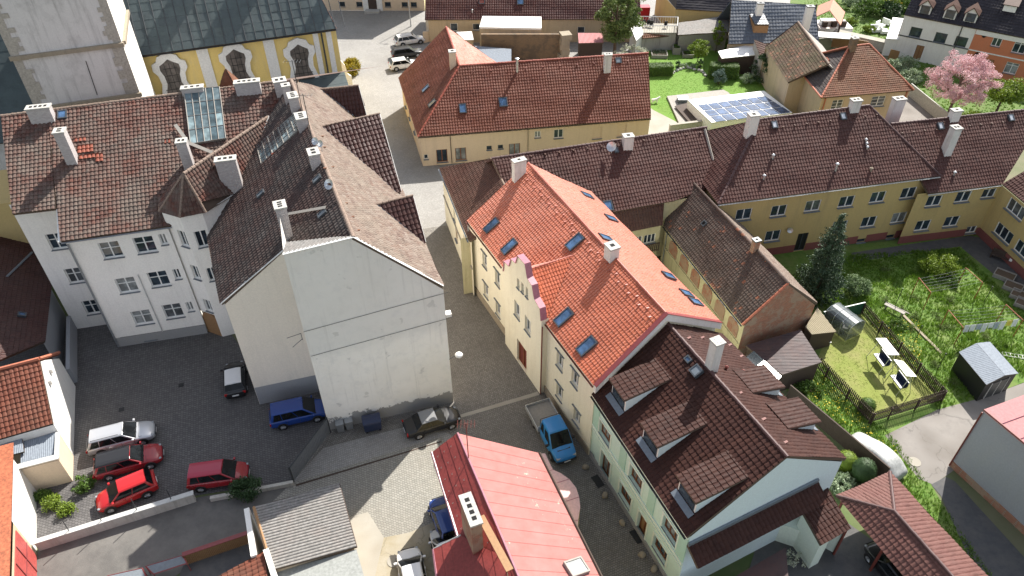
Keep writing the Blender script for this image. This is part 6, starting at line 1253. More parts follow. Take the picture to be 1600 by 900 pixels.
# white house with dormers / terracotta house
Zw=6.; A=P(1413,23,Zw); B=P(1526,45,Zw); d_=unit(B-A); C_=A+d_*(np.linalg.norm(P(1600,62,Zw)-A)+6); s_=np.array([-d_[1],d_[0],0])
for (X,Y,nm,lb,mt,rm) in ((A,B,'dormer_house','white house with three gabled dormers on a nearly black roof','wall_white','tile_black'),(B,C_,'terracotta_house','terracotta orange house with white windows and dark roof in the top right corner','wall_terra','tile_black')):
    h=base_thing(nm,lb,'house',[X,Y,X+s_*8]); roof(h,[X,Y,Y+s_*5.5+[0,0,5.2],X+s_*5.5+[0,0,5.2]],MATS[rm],.34,.4,.03,.03,2); MB().slab([X+s_*5.5+[0,0,5.2],Y+s_*5.5+[0,0,5.2],Y+s_*11,X+s_*11],.15).build('roof',rm,h)
    X2=(X+s_*.3)[:2];Y2=(Y+s_*.3)[:2]; z64=Z(1380,0,6.427)
    if nm=='dormer_house': L_=[(*z64(x,y),1.5,1.35,'one','frame_dark') for x,y in ((325,325),(575,380),(780,420))]+[(*z64(180,570),.6,.5,'one','frame_dark'),(*z64(350,540),1.0,2.0,'door','frame_brown','wood')]
    else: L_=[(*z64(1145,410),1.1,1.5,'twoT'),(*z64(1372,475),1.5,1.6,'twoT'),(*z64(1285,685),1.5,1.5,'twoT'),(*z64(1050,640),1.2,2.2,'door','frame_brown','wood')]
    ww=W_(X2,Y2,L_); ww=[list(w_) for w_ in ww]
    for w_ in ww:
        if w_[4]=='door': w_[1]=1.25
    wall(h,[(X2,Y2,0,Zw-.05,ww),((X+s_*10.7)[:2],X2,0,[(0,Zw-.1),(.5,Zw+4.9),(1,Zw-.1)],[])],[mt]); windows(h,X2,Y2,ww,.12)
    n_=-s_; Lw=np.linalg.norm(Y2-X2); MB().obox([*((X2+Y2)/2+n_[:2]*.03),3.0],[*(d_[:2]*Lw*.99),0],[*(n_[:2]*.06),0],(0,0,.15)).build('string_course','metal_dark' if nm=='dormer_house' else 'frame_white',h)
    if nm!='dormer_house':
        MB().obox([*((X2+Y2)/2+n_[:2]*.06),Zw-.75],[*(d_[:2]*Lw*.99),0],[*(n_[:2]*.12),0],(0,0,.65)).build('cornice','wall_white',h)
        for x,y in ((1020,345),(935,555)):
            q=V(*z64(x,y),X2,Y2); m=MB(); k=14; a=[q+n_*.05+(d_*math.cos(t)*.28+np.array([0,0,1])*math.sin(t)*.45) for t in np.linspace(0,2*math.pi,k+1)[:-1]]; b=[p+n_*.05 for p in a]; m.add(a+b,[tuple(range(2*k-1,k-1,-1)),tuple(range(k,2*k))]+[(i,(i+1)%k,(i+1)%k+k,i+k) for i in range(k)]); m.build('oval_plaque','black',h)
        pwq=plane(X,Y,X+s_+[0,0,5.2/5.5]); c=RP(1378+1,12,pwq)
        c=RP(1577,16,pwq); a=d_*.9; f=-s_*.8
        base=c; g_=MB(); m=MB(); m.slab([c-a+f*1.2+[0,0,.9],c+a+f*1.2+[0,0,.9],c+a+s_*.9+[0,0,1.5],c-a+s_*.9+[0,0,1.5]],.1); m.build('dormer_roof','tile_mid',h); m=MB(); m.obox(c+f*.8,d_*1.5,s_*.1,(0,0,.75)); m.build('dormer_window','frame_white',h)
    else:
        pwq=plane(X,Y,X+s_+[0,0,5.2/5.5])
        for x,y in ((405,145),(655,190),(860,225)):
            c=RP(*z64(x,y),pwq); w2=.75; hh=1.25; t=1.1
            fl=c-d_*w2; frr=c+d_*w2; pk=c+[0,0,hh+.75]; ftl=fl+[0,0,hh]; ftr=frr+[0,0,hh]
            bl=onpl(*(fl+s_*1.35)[:2],pwq); br=onpl(*(frr+s_*1.35)[:2],pwq); bp=onpl(*(c+s_*2.1)[:2],pwq)
            m=MB(); m.add([fl,frr,ftr,pk,ftl,bl,br],[(0,1,2,3,4),(0,4,5),(1,6,2)]); m.build('dormer_wall','wall_white',h)
            for (e_,bb,sg) in ((ftl,bl,-1),(ftr,br,1)): 
                o1=e_+d_*sg*.18-[0,0,.18]-s_*.2; o2=pk-s_*.2+[0,0,.03]; m=MB(); m.slab([o1,o2,bp+[0,0,.1],bb+d_*sg*.18+[0,0,.05]] if sg<0 else [o2,o1,bb+d_*sg*.18+[0,0,.05],bp+[0,0,.1]],.1); m.build('dormer_roof','tile_mid',h)
            MB().obox(c-s_*.04+[0,0,.1],d_*1.15,s_*.08,(0,0,hh-.15)).build('dormer_window','glass',h)
    if nm=='dormer_house': q=B; pipe(h,[(*(V(1489,80,X2,Y2)[:2]+n_[:2]*.1),5.8),(*(V(1489,80,X2,Y2)[:2]+n_[:2]*.1),.1)],MATS['metal_dark'],.07)
# ================================================================ VEHICLES
def paint(name,c,rough=.25,metal=.0):
    if name in MATS: return name
    n=NT(name); n.col(c); n.b.inputs['Coat Weight'].default_value=.6; n.b.inputs['Coat Roughness'].default_value=.06; MATS[name]=n.done(rough,metal); return name
paint('paint_silver',(.55,.56,.58),.3,.5); paint('paint_red',(.42,.012,.014)); paint('paint_red_dark',(.30,.012,.02)); paint('paint_pinkish',(.36,.02,.05)); paint('paint_blue',(.012,.05,.24)); paint('paint_truck',(.02,.22,.55),.35); paint('paint_black',(.004,.004,.006),.5); paint('paint_white',(.75,.75,.75)); paint('paint_roofgrey',(.22,.225,.23),.3); paint('paint_grey',(.18,.19,.2),.3,.4)
plain('tyre',(.012,.012,.012),.8); plain('rim',(.4,.4,.42),.3,.8); plain('head_lamp',(.32,.34,.36),.1); plain('tail_lamp',(.35,.01,.01),.2); plain('plate',(.7,.7,.68),.4); plain('plastic',(.02,.02,.022),.6)
glassmat('car_glass',(.006,.007,.008),.05); MATS['car_glass'].node_tree.nodes['Principled BSDF'].inputs['Specular IOR Level'].default_value=.3
def loft(rings,closed=True):
    m=MB(); k=len(rings[0]); vs=[v for r in rings for v in r]; fs=[]
    for i in range(len(rings)-1):
        for j in range(k): j2=(j+1)%k; fs.append((i*k+j,i*k+j2,(i+1)*k+j2,(i+1)*k+j))
    fs.append(tuple(range(k-1,-1,-1))); fs.append(tuple((len(rings)-1)*k+j for j in range(k))); m.add(vs,fs); return m
def subsurf(o,l=1):
    s=o.modifiers.new('subsurf','SUBSURF'); s.levels=l; s.render_levels=l; return o
STY={
'estate':dict(st=[(-.5,.80,.66),(-.485,.90,.84),(-.42,.96,.93),(-.2,1,.94),(.1,1,.92),(.22,.99,.91),(.33,.96,.85),(.42,.90,.76),(.47,.76,.64),(.495,.56,.5)],rb=-.475,rr=-.40,fr=.06,fb=.235,nw=3),
'hatch':dict(st=[(-.5,.82,.7),(-.48,.92,.88),(-.4,.98,.95),(-.15,1,.95),(.1,1,.93),(.22,.98,.92),(.34,.95,.84),(.42,.89,.75),(.47,.74,.62),(.495,.54,.5)],rb=-.46,rr=-.36,fr=.07,fb=.26,nw=2),
'mpv':dict(st=[(-.5,.84,.8),(-.485,.93,.95),(-.4,.98,1.0),(-.15,1,1.0),(.1,1,.98),(.24,.98,.96),(.36,.94,.86),(.43,.89,.76),(.475,.74,.62),(.495,.54,.5)],rb=-.475,rr=-.43,fr=.1,fb=.3,nw=3),
'sedan':dict(st=[(-.5,.80,.66),(-.485,.88,.86),(-.4,.94,.93),(-.25,.98,.94),(.0,1,.93),(.2,.98,.92),(.33,.95,.85),(.42,.89,.76),(.47,.74,.62),(.495,.54,.5)],rb=-.33,rr=-.2,fr=.06,fb=.22,nw=2)}
def car(name,label,ctr,rear,front,L,Wd,Hh,style,pm,rm=None,group='cars parked in the courtyard',zc=.6,cat='car',glare=None):
    a=P(*rear,zc)[:2]; b=P(*front,zc)[:2]; az=math.atan2(*(b-a)[::-1]); c=P(*ctr,zc)[:2]; t=thing(name,label,cat,(c[0],c[1],0.004),group,az)
    s=STY[style]; hw=Wd/2; rings=[]
    for x,w,z in s['st']:
        w*=hw; r=[(w*.80,.2),(w*.96,.28),(w,.5),(w*.995,z-.14),(w*.95,z-.03),(w*.6,z+.02),(0,z+.035)]; r=[(x*L,y,zz) for y,zz in r]; r=r+[(p[0],-p[1],p[2]) for p in r[-2::-1]]; rings.append(r)
    bo=subsurf(loft(rings).build('body',MATS[pm],t,world=False,smooth=True),1)
    zb=lambda x: np.interp(x,[q[0] for q in s['st']],[q[2] for q in s['st']])
    def S_(u,v,side): # u rear->front, v bottom->top
        xb=(s['rb']*(1-u)+s['fb']*u)*L; xt=(s['rr']*(1-u)+s['fr']*u)*L; x=xb*(1-v)+xt*v; y=(hw*.93*(1-v)+hw*.72*v); z=(zb(xb/L)-.01)*(1-v)+(Hh-.07)*v; return np.array([x,side*y,z])
    rg=[]
    for u in (0,.04,.5,.96,1):
        rg.append([S_(u,0,1),S_(u,.5,1)+[0,.012,0],S_(u,.93,1),S_(u,1,1)*[1,.9,1]+[0,0,.03],S_(u,1,1)*[1,.5,1]+[0,0,.065],S_(u,1,-1)*[1,.5,1]+[0,0,.065],S_(u,1,-1)*[1,.9,1]+[0,0,.03],S_(u,.93,-1),S_(u,.5,-1)-[0,.012,0],S_(u,0,-1)])
    ro=loft(rg).build('cabin',MATS[pm],t,world=False,smooth=False,bevel=.03)
    rp=[]
    for u in (.0,.5,1.):
        o_=[-.02,0,0] if u==0 else ([.02,0,0] if u==1 else [0,0,0]); rp.append([S_(u,.97,1)+[0,.008,0]+o_,S_(u,1,1)*[1,.9,1]+[0,0,.045]+o_,S_(u,1,1)*[1,.5,1]+[0,0,.08]+o_,S_(u,1,-1)*[1,.5,1]+[0,0,.08]+o_,S_(u,1,-1)*[1,.9,1]+[0,0,.045]+o_,S_(u,.97,-1)-[0,.008,0]+o_])
    loft(rp).build('roof',MATS[rm or pm],t,world=False)
    if style=='estate':
        for sd in (1,-1): MB().tube(S_(.04,1,sd)*[1,.93,1]+[0,0,.1],S_(.9,1,sd)*[1,.93,1]+[0,0,.1],.018,seg=5).build('roof_rail','black',t,world=False)
    for side in (1,-1):
        nwn=s['nw']; edges=np.linspace(.07,.95,nwn+1) if nwn==2 else np.array([.06,.27,.62,.95])
        for i in range(nwn):
            u0,u1=edges[i]+.007,edges[i+1]-.007; o=np.array([0,side*.022,.004]); q=[S_(u0,.06,side)+o,S_(u1,.06,side)+o,S_(u1-.01*(i==nwn-1),.91,side)+o,S_(u0+.01,.91,side)+o]; m=MB(); m.add(q,[(0,1,2,3) if side<0 else (3,2,1,0)]); m.build('side_window','car_glass',t,world=False)
    for nm,u in (('windscreen',1),('rear_window',0)):
        d=.03 if u else -.03; q=[S_(u,.03 if u else .18,1)*[1,.95,1],S_(u,.03 if u else .18,-1)*[1,.95,1],S_(u,.96,-1)*[1,.95,1],S_(u,.96,1)*[1,.95,1]]; q=[p+[d,0,.015] for p in q]; m=MB(); m.add(q,[(3,2,1,0) if u else (0,1,2,3)]); m.build(nm,glare if (glare and u==0) else 'car_glass',t,world=False)
    r=.32
    for sx in (.30,-.29):
        for sy in (1,-1):
            x=sx*L; y=sy*(hw-.03); m=MB(); m.tube((x,sy*(hw*.9),r+.02),(x,sy*(hw*.992),r+.02),r+.06,seg=20); m.build('wheel_arch','plastic',t,world=False)
            w=MB().tube((x,sy*(hw-.2),r),(x,sy*(hw+.012),r),r,seg=20).build('wheel','tyre',t,world=False); m=MB(); m.tube((x,sy*(hw+.0),r),(x,sy*(hw+.02),r),r*.62,seg=14)
            for k in range(5): th=k*1.2566; m.tube((x,sy*(hw+.018),r),(x+math.cos(th)*r*.6,sy*(hw+.018),r+math.sin(th)*r*.6),.03,seg=4)
            m.build('rim','rim',w,world=False)
    for sy in (1,-1):
        m=MB(); m.lathe((0,0,0),[(.02,-.04),(.10,-.02),(.11,.01),(.07,.04)],10); o=m.build('headlight','head_lamp',t,world=False,smooth=True); o.location=(L*.455,sy*hw*.68,.64); o.scale=(1.0,.95,.9)
        m=MB().box((-L*.478,sy*hw*.8,.62),(.1,.26,.2),sy*.25); m.build('tail_light','tail_lamp',t,world=False,bevel=.02)
        m=MB().box((S_(1,0,1)[0]-.18,sy*(hw+.08),.93),(.14,.2,.13)); m.build('wing_mirror',pm,t,world=False,bevel=.03)
        for xx in ((-.20,0),(.02,0),(.2,0)): 
            m=MB(); m.tube((xx[0]*L,sy*(hw*1.003),.3),(xx[0]*L,sy*(hw*1.003),.9),.008,seg=4); m.build('door_seam','black',t,world=False)
            xx[0]<.1 and MB().box((xx[0]*L-.02+.12,sy*(hw+.005),.76),(.18,.03,.03)).build('door_handle',pm,t,world=False)
    MB().box((L*.5-.015,0,.36),(.04,.5,.12)).build('number_plate','plate',t,world=False); MB().box((-L*.5+.005,0,.5),(.04,.5,.12)).build('number_plate','plate',t,world=False)
    m=MB(); m.box((L*.495,0,.42),(.04,hw*1.05,.14)); m.build('grille','plastic',t,world=False)
    zq=zb(.30); m=MB(); m.tube((L*.27,-hw*.75,zb(.27)+.02),(L*.27,hw*.75,zb(.27)+.02),.01,seg=4); [m.tube((L*.27,q_*hw*.78,zb(.27)+.01),(L*.45,q_*hw*.62,zb(.45)-.005),.008,seg=4) for q_ in (1,-1)]; m.build('bonnet_seam','black',t,world=False)
    for q_ in (.35,-.25): MB().tube((L*.243,q_*hw,zb(.24)+.05),(L*.215,q_*hw-.42,zb(.22)+.075),.012,seg=4).build('wiper','black',t,world=False)
    return t
car('estate_car','silver estate car parked beside the white gabled house','p' and (190,682),(138,694),(240,668),4.7,1.83,1.5,'estate','paint_silver')
car('estate_car','red estate car with black glass roof between silver estate and red hatchback',(201,719),(150,731),(251,703),4.65,1.82,1.48,'estate','paint_red_dark','paint_black')
car('hatchback','bright red hatchback facing left behind the white retaining wall',(197,768),(243,747),(150,786),4.0,1.68,1.5,'hatch','paint_red')
car('people_carrier','dark red people carrier with pinkish roof beside the green bush',(342,742),(298,748),(388,735),4.1,1.72,1.6,'mpv','paint_red_dark','paint_pinkish')
car('people_carrier','blue people carrier at the foot of the blank grey gable',(466,643),(423,652),(508,633),4.3,1.78,1.65,'mpv','paint_blue',zc=.7)
car('small_car','small black car with a white roof near the turret door',(367,591),(368,616),(366,563),3.75,1.68,1.45,'hatch','paint_black','paint_white')
car('saloon_car','black saloon car with silver roof parked under the gable',(675,658),(632,672),(719,645),4.3,1.7,1.42,'sedan','paint_black','paint_roofgrey',group=None)  # roof panel set to a lighter grey than the body
car('estate_car','white estate car beside the gate pillar in the square',(640,62),(618,66),(664,58),4.7,1.83,1.5,'estate','paint_white',group='cars parked in the square')
car('estate_car','black estate car between the two white cars in the square',(636,82),(612,86),(661,79),4.6,1.8,1.48,'estate','paint_black',group='cars parked in the square')
car('hatchback','white hatchback at the corner of the beige house',(630,100),(609,103),(651,97),4.1,1.75,1.48,'hatch','paint_white',group='cars parked in the square')
car('small_car','blue small car tucked under the red house eave',(697,812),(703,836),(686,789),3.8,1.68,1.45,'hatch','paint_blue',group=None)
car('small_car','silver grey car behind the blue one beside the red house',(700,862),(708,886),(690,838),3.8,1.68,1.45,'hatch','paint_silver',group=None)
car('small_car','white small car at the bottom edge beside the manhole',(645,899),(650,930),(640,880),3.9,1.68,1.45,'hatch','paint_white',group=None)
car('saloon_car','black car half hidden under the tiled carport',(1398,892),(1428,935),(1372,862),4.3,1.75,1.42,'sedan','paint_black',group=None)
# crew cab pickup
a=P(835,630,.6)[:2]; b=P(882,716,.6)[:2]; az=math.atan2(*(b-a)[::-1]); c=P(863,676,.6)[:2]
t=thing('flatbed_truck','blue crew cab flatbed truck with an empty grey load bed','truck',(c[0],c[1],.004),None,az); L=5.3; hw=.92
rings=[]
for x,w,z in ((-.35,.96,1.15),(-.3,.99,1.2),(.6,1,1.2),(1.15,1,1.2),(1.5,.98,1.14),(2.1,.94,1.02),(2.5,.86,.86),(2.62,.74,.66)):
    w*=hw; r=[(w*.85,.3),(w*.97,.38),(w,.6),(w*.99,z-.12),(w*.94,z-.02),(w*.6,z+.03),(0,z+.04)]; r=[(x,y,zz) for y,zz in r]; rings.append(r+[(p[0],-p[1],p[2]) for p in r[-2::-1]])
subsurf(loft(rings).build('body',MATS['paint_truck'],t,world=False,smooth=True),1)
def S2(u,v,side): xb=-.38*(1-u)+1.75*u; xt=-.34*(1-u)+.98*u; return np.array([xb*(1-v)+xt*v,side*hw*(.95*(1-v)+.80*v),1.15*(1-v)+1.98*v-.12*u*(1-v)])
rg=[[S2(u,0,1),S2(u,.9,1),S2(u,1,1)*[1,.92,1]+[0,0,.04],S2(u,1,1)*[1,.5,1]+[0,0,.07],S2(u,1,-1)*[1,.5,1]+[0,0,.07],S2(u,1,-1)*[1,.92,1]+[0,0,.04],S2(u,.9,-1),S2(u,0,-1)] for u in (0,.04,.96,1)]
loft(rg).build('cab','paint_truck',t,world=False,bevel=.04)
for side in (1,-1):
    for u0,u1 in ((.08,.36),(.47,.9)): o=np.array([0,side*.02,.005]); m=MB(); m.add([S2(u0,.12,side)+o,S2(u1,.12,side)+o,S2(u1-.06,.86,side)+o,S2(u0,.86,side)+o],[(0,1,2,3) if side<0 else (3,2,1,0)]); m.build('side_window','car_glass',t,world=False)
    MB().box((1.35,side*(hw+.12),1.1),(.12,.24,.2)).build('wing_mirror','plastic',t,world=False,bevel=.02)
    m=MB().box((2.45,side*.62,.68),(.2,.3,.16),-side*.3); m.build('headlight','head_lamp',t,world=False,bevel=.03)
q=[S2(1,.06,1)*[1,.92,1],S2(1,.06,-1)*[1,.92,1],S2(1,.95,-1)*[1,.94,1],S2(1,.95,1)*[1,.94,1]]; m=MB(); m.add([p+[.035,0,.02] for p in q],[(3,2,1,0)]); m.build('windscreen','car_glass',t,world=False)
MB().box((1.98,0,1.045),(.12,1.0,.02)).build('bonnet_vent','plastic',t,world=False); MB().box((2.6,0,.4),(.12,1.5,.16)).build('bumper','plastic',t,world=False,bevel=.03); MB().box((2.67,0,.43),(.02,.5,.11)).build('number_plate','plate',t,world=False)
bed=MB().box((-1.62,0,.72),(2.4,1.95,.06)).build('load_bed','wood_grey',t,world=False)
for nm,cc,dd in (('side_board',(-1.62,.985,.6),(2.45,.04,.42)),('side_board',(-1.62,-.985,.6),(2.45,.04,.42)),('tailboard',(-2.84,0,.6),(.04,1.93,.42)),('headboard',(-.43,0,.6),(.04,1.93,.62))): MB().box(cc,dd).build(nm,'metal_light',t,world=False)
m=MB(); [m.tube((-.43,s*.8,.7),(-.43,s*.8,2.0),.025,seg=6) for s in (-1,1)]; m.tube((-.43,-.8,2.0),(-.43,.8,2.0),.025,seg=6); m.build('ladder_rack','black',t,world=False)
for x in (1.75,-1.5):
    for s in (1,-1):
        m=MB(); m.tube((x,s*.82,.36),(x,s*.925,.36),.42,seg=18); m.build('wheel_arch','plastic',t,world=False); w=MB().tube((x,s*.72,.34),(x,s*.94,.34),.34,seg=18).build('wheel','tyre',t,world=False); MB().tube((x,s*.93,.34),(x,s*.95,.34),.2,seg=12).build('rim','rim',w,world=False)
for s in(1,-1): MB().box((-2.88,s*.7,.5),(.05,.3,.12)).build('tail_light','tail_lamp',t,world=False)
# covered car
cc=P(1368,712,.5)[:2]; a=P(1405,748,.5)[:2]; b=P(1332,686,.5)[:2]; az=math.atan2(*(b-a)[::-1]); rings=[]; random.seed(4)
plain('tarp',(.36,.37,.36),.5,.1,var=.25)
for x,w,z in ((-2.15,.7,.45),(-2.1,.85,.8),(-1.7,.9,.98),(-1.3,.88,1.36),(-.4,.86,1.46),(.4,.86,1.4),(1.1,.88,.98),(1.8,.86,.82),(2.1,.74,.6),(2.15,.65,.4)):
    r=[(w*1.02,.05),(w*1.0,.5),(w*.95,z*.72),(w*.78,z*.97),(w*.4,z+.02),(0,z+.03)]; r=[(x+random.uniform(-.03,.03),y+random.uniform(-.03,.03),zz+random.uniform(-.02,.02)) for y,zz in r]; rings.append(r+[(p[0],-p[1],p[2]) for p in r[-2::-1]])
o=subsurf(loft(rings).build('covered_car','tarp',None,smooth=True),2); o.location=(cc[0],cc[1],.02); o.rotation_euler=(0,0,az); tag(o,'car wrapped in a pale silver cover beside the brown board fence','covered car')
# ================================================================ STREET THINGS
def at(x,y,z=0): return P(x,y,z)
# bins
for k,(x,y,lb) in enumerate(((533,672,'left of two small grey wheelie bins by the painted scrawl'),(547,668,'right of two small grey wheelie bins by the painted scrawl'))):
    p=at(x,y); t=thing('wheelie_bin',lb,'bin',(p[0],p[1],0),'small grey wheelie bins',R(16)); MB().box((0,0,.06),(.5,.55,.85),taper=1.12).build('bin_body','gutter_grey',t,world=False,bevel=.03); MB().box((0,0,.92),(.6,.66,.07)).build('lid','gutter_grey',t,world=False,bevel=.02)
    for s in (-1,1): MB().tube((s*.22,.26,.1),(s*.28,.26,.1),.1,seg=12).build('wheel','tyre',t,world=False)
p=at(583,669); t=thing('dumpster','large dark blue waste container with rounded lid under the gable','container',(p[0],p[1],0),None,R(16)); plain('bin_blue',(.02,.03,.07),.4)
MB().box((0,0,.2),(1.25,.9,.85),taper=1.08).build('bin_body','bin_blue',t,world=False,bevel=.04)
m=MB(); pr_=[(-.5*math.cos(a_),.25*math.sin(a_)) for a_ in np.linspace(0,math.pi,9)]; m.add([(-.68,y,1.05+z) for y,z in pr_]+[(.68,y,1.05+z) for y,z in pr_],[(i,i+9,i+10,i+1) for i in range(8)]+[tuple(range(9)),tuple(range(17,8,-1)),(0,8,17,9)]); m.build('lid','bin_blue',t,world=False)
for sx in(-1,1):
    for sy in (-1,1): MB().tube((sx*.5,sy*.35-.03,.1),(sx*.5,sy*.35+.03,.1),.1,seg=10).build('wheel','tyre',t,world=False)
# white scribble on the wall foot
random.seed(7)
h=TEN; m=MB(); x0=(Ga+dG*.25)
for k in range(7):
    c=np.array([.25+k*.2,.95+.12*math.sin(k*1.7)]); pts=[]
    for j in range(9): t_=j/8*2*math.pi*random.uniform(.6,1); pts.append((c[0]+.12*math.cos(t_+k),c[1]+.16*math.sin(t_*1.3+k)))
    for q0_,q1_ in zip(pts[:-1],pts[1:]): m.tube([*(Ga+dG*q0_[0]+nG*.03),q0_[1]],[*(Ga+dG*q1_[0]+nG*.03),q1_[1]],.02,seg=4)
m.build('painted_scrawl','frame_white',h)
# street lamp on wall
p=V(708,560,Ga,Gb); t=thing('wall_lamp','round white street lamp on a bracket at the gable corner','lamp',p); d3G=np.array([*dG,0]); 
m=MB(); m.tube(p-d3G*.3,p+d3G*.35+[0,0,.3],.03,seg=6); m.build('bracket','metal_dark',t); c=p+d3G*.45+[0,0,.2]; MB().lathe(c,[(.05,-.12),(.24,-.08),(.3,.05),(.22,.16),(.05,.22)],14).build('lamp_shade','frame_white',t,smooth=True)
# lamp post in square
p=at(642,41); t=thing('lamp_post','tall grey lamp post standing in the sunlit square','lamp post',(p[0],p[1],0)); MB().lathe((0,0,0),[(.12,0),(.1,.5),(.07,1.2),(.05,7.5)],10).build('pole','metal_light',t,world=False)
MB().path([(0,0,7.4),(.4,0,7.8),(1.1,0,7.9)],.035).build('arm','metal_light',t,world=False); MB().box((1.3,0,7.82),(.6,.22,.1)).build('lantern','metal_light',t,world=False,bevel=.03)
# small traffic sign at beige corner
p=at(657,178); t=thing('street_sign','small street sign on a thin pole at the beige house corner','sign',(p[0]-.4,p[1]+.3,0)); MB().tube((0,0,0),(0,0,2.4),.03).build('pole','metal_light',t,world=False); MB().box((0,0,2.0),(.4,.03,.4)).build('sign_plate','frame_white',t,world=False)
# manholes
for x,y,r_,lb in ((615,877,.42,'round concrete manhole cover in the bottom yard'),(1429,722,.42,'round grey manhole cover on the cracked concrete yard')):
    p=at(x,y); o=MB().lathe((0,0,0),[(r_,0),(r_,.03),(r_*.85,.035),(r_*.83,.03),(.02,.03)],24).build('manhole_cover','concrete_slab'); o.location=(p[0],p[1],.012); tag(o,lb,'manhole cover')
for x,y,lb in ((283,602,'small dark drain cover in the middle of the courtyard'),(190,640,'small dark drain cover behind the silver estate')):
    p=at(x,y); o=MB().box((0,0,0),(.4,.4,.02),.3).build('drain_cover','black'); o.location=(p[0],p[1],.008); tag(o,lb,'drain cover')
# stone bollards and doormats along the mint house
stones=[(915,731,0),(945,775,0),(972,818,0),(1003,868,0),(1022,890,0)]
for k,(x,y,_) in enumerate(stones):
    p=at(x,y); m=MB(); random.seed(k); m.lathe((0,0,0),[(.26,0),(.25,.15),(.2,.28),(.1,.34)],9); o=m.build('kerb_stone','stone_trim',smooth=True); o.location=(p[0],p[1],0); o.scale=(1,.8,1); o.rotation_euler=(0,0,k)
    tag(o,['rounded stone by the truck end of the mint facade','rounded stone opposite the first mint house door','rounded stone halfway along the mint facade','rounded stone second from the bottom of the mint facade','rounded stone at the bottom end of the mint facade'][k],'stone','rounded stones along the mint house')
for (x,y),lb in (((934,752),'dark doormat at the first mint house door'),((995,838),'dark doormat at the second mint house door')): p=at(x,y); o=MB().box((0,0,0),(1.0,.55,.02),R(-64)).build('doormat','black'); o.location=(p[0],p[1],.006); tag(o,lb,'doormat')
# ================================================================ RIGHT GARDEN
def picket(name,label,a,b,h=1.3,step=.16,w=.09,mat='wood_dark',rails=(.3,1.0)):
    a=np.array(a)[:2];b=np.array(b)[:2]; L=np.linalg.norm(b-a); d=(b-a)/L; az=math.atan2(d[1],d[0]); t=thing(name,label,'fence',(*((a+b)/2),0)); m=MB(); k=int(L/step)
    for i in range(k): p=a+d*(i+.5)*L/k; m.box((p[0],p[1],.05),(w,.025,h+random.uniform(-.03,.03)),az)
    m.build('pickets',mat,t); m=MB()
    for z in rails: m.obox([*((a+b)/2+np.array([-d[1],d[0]])*.04),z],[*(d*L),0],[-d[1]*.05,d[0]*.05,0],(0,0,.07))
    m.build('rails',mat,t)
    for i in range(int(L/2.5)+2): p=a+(b-a)*min(1,i*2.5/L)+np.array([-d[1],d[0]])*.1; MB().box((p[0],p[1],0),(.09,.09,h-.05),az).build('post',mat,t)
    return t
z44=Z(1240,440,4.0909)
picket('picket_fence','dark picket fence along the meadow behind the canopy swings',at(*z44(425,205)),at(*z44(935,765)))
picket('picket_fence','dark picket fence along the front of the mown garden',at(*z44(935,765)),at(*z44(485,905)))
picket('picket_fence','dark picket fence between mown garden and wild grass strip',at(*z44(485,905)),at(*z44(150,560)))
def boardfence(name,label,a,b,h,mat,cat='fence'):
    a=np.array(a)[:2];b=np.array(b)[:2]; L=np.linalg.norm(b-a); d=(b-a)/L; t=thing(name,label,cat,(*((a+b)/2),0)); m=MB(); n_=np.array([-d[1],d[0]])
    m.obox([*((a+b)/2),0],[*(d*L),0],[*(n_*.04),0],(0,0,h)); 
    for i in range(int(L/.2)): p=a+d*(i*.2+.1); m.obox([*(p),.02],[*(d*.03),0],[*(n_*.06),0],(0,0,h-.03))
    m.build('boards',mat,t); m=MB(); m.obox([*((a+b)/2),h],[*(d*L),0],[*(n_*.1),0],(0,0,.04)); m.build('top_rail',mat,t); return t
boardfence('board_fence','brown board fence running behind the mint house to the carport',at(1228,622),at(1380,752),1.5,'wood_dark')
boardfence('sheet_fence','dark green sheet fence behind the greenhouse',at(1281,505),at(1345,490),1.3,'green_sheet' if 'green_sheet' in MATS else (plain('green_sheet',(.02,.10,.06),.4) and 'green_sheet'))
# greenhouse with barrel roof
n=NT('polycarb'); n.col((.16,.19,.2)); n.b.inputs['Transmission Weight'].default_value=.3; n.b.inputs['Alpha'].default_value=.8; MATS['polycarb']=n.done(.2)
a=at(1308,512)[:2]; b=at(1330,500)[:2]
ctr=at(1318,503,.8)[:2]; t=thing('greenhouse','small greenhouse with translucent barrel roof beside the green fence','greenhouse',(ctr[0],ctr[1],0),None,R(-62)); m=MB(); rr=[(-.9*math.cos(q),1.3+.55*math.sin(q)) for q in np.linspace(0,math.pi,9)]; rr=[(-.9,.1)]+rr+[(.9,.1)]; k=len(rr)
m.add([(-1.3,y,z) for y,z in rr]+[(1.3,y,z) for y,z in rr],[(i,i+k,i+k+1,i+1) for i in range(k-1)]+[tuple(range(k)),tuple(range(2*k-1,k-1,-1))]); m.build('cover','polycarb',t,world=False)
m=MB()
for x in (-1.3,-.43,.43,1.3): m.path([(x,y*1.01,z*1.01) for y,z in rr],.02,seg=4)
m.build('frame','metal_light',t,world=False)
sh,_,_=shed('corrugated_canopy','open lean-to with beige corrugated roof against the brick gable','x' and [(1306,519),(1268,523),(1258,511),(1277,481)][::-1],[2.5,2.5,2.2,2.2],'fibre_beige' if 'fibre_beige' in MATS else (plain('fibre_beige',(.42,.36,.24),.7) and 'fibre_beige'),'wood_dark',cat='lean-to')
sh,_,_=shed('dark_canopy','dark brown shingle canopy below the brick gable','x' and [(1165,540),(1251,515),(1284,566),(1222,586)],[2.5,2.7,2.3,2.2],'slate_roof','wood_dark',cat='canopy',tile=(.4,.3,.0,.015,1))
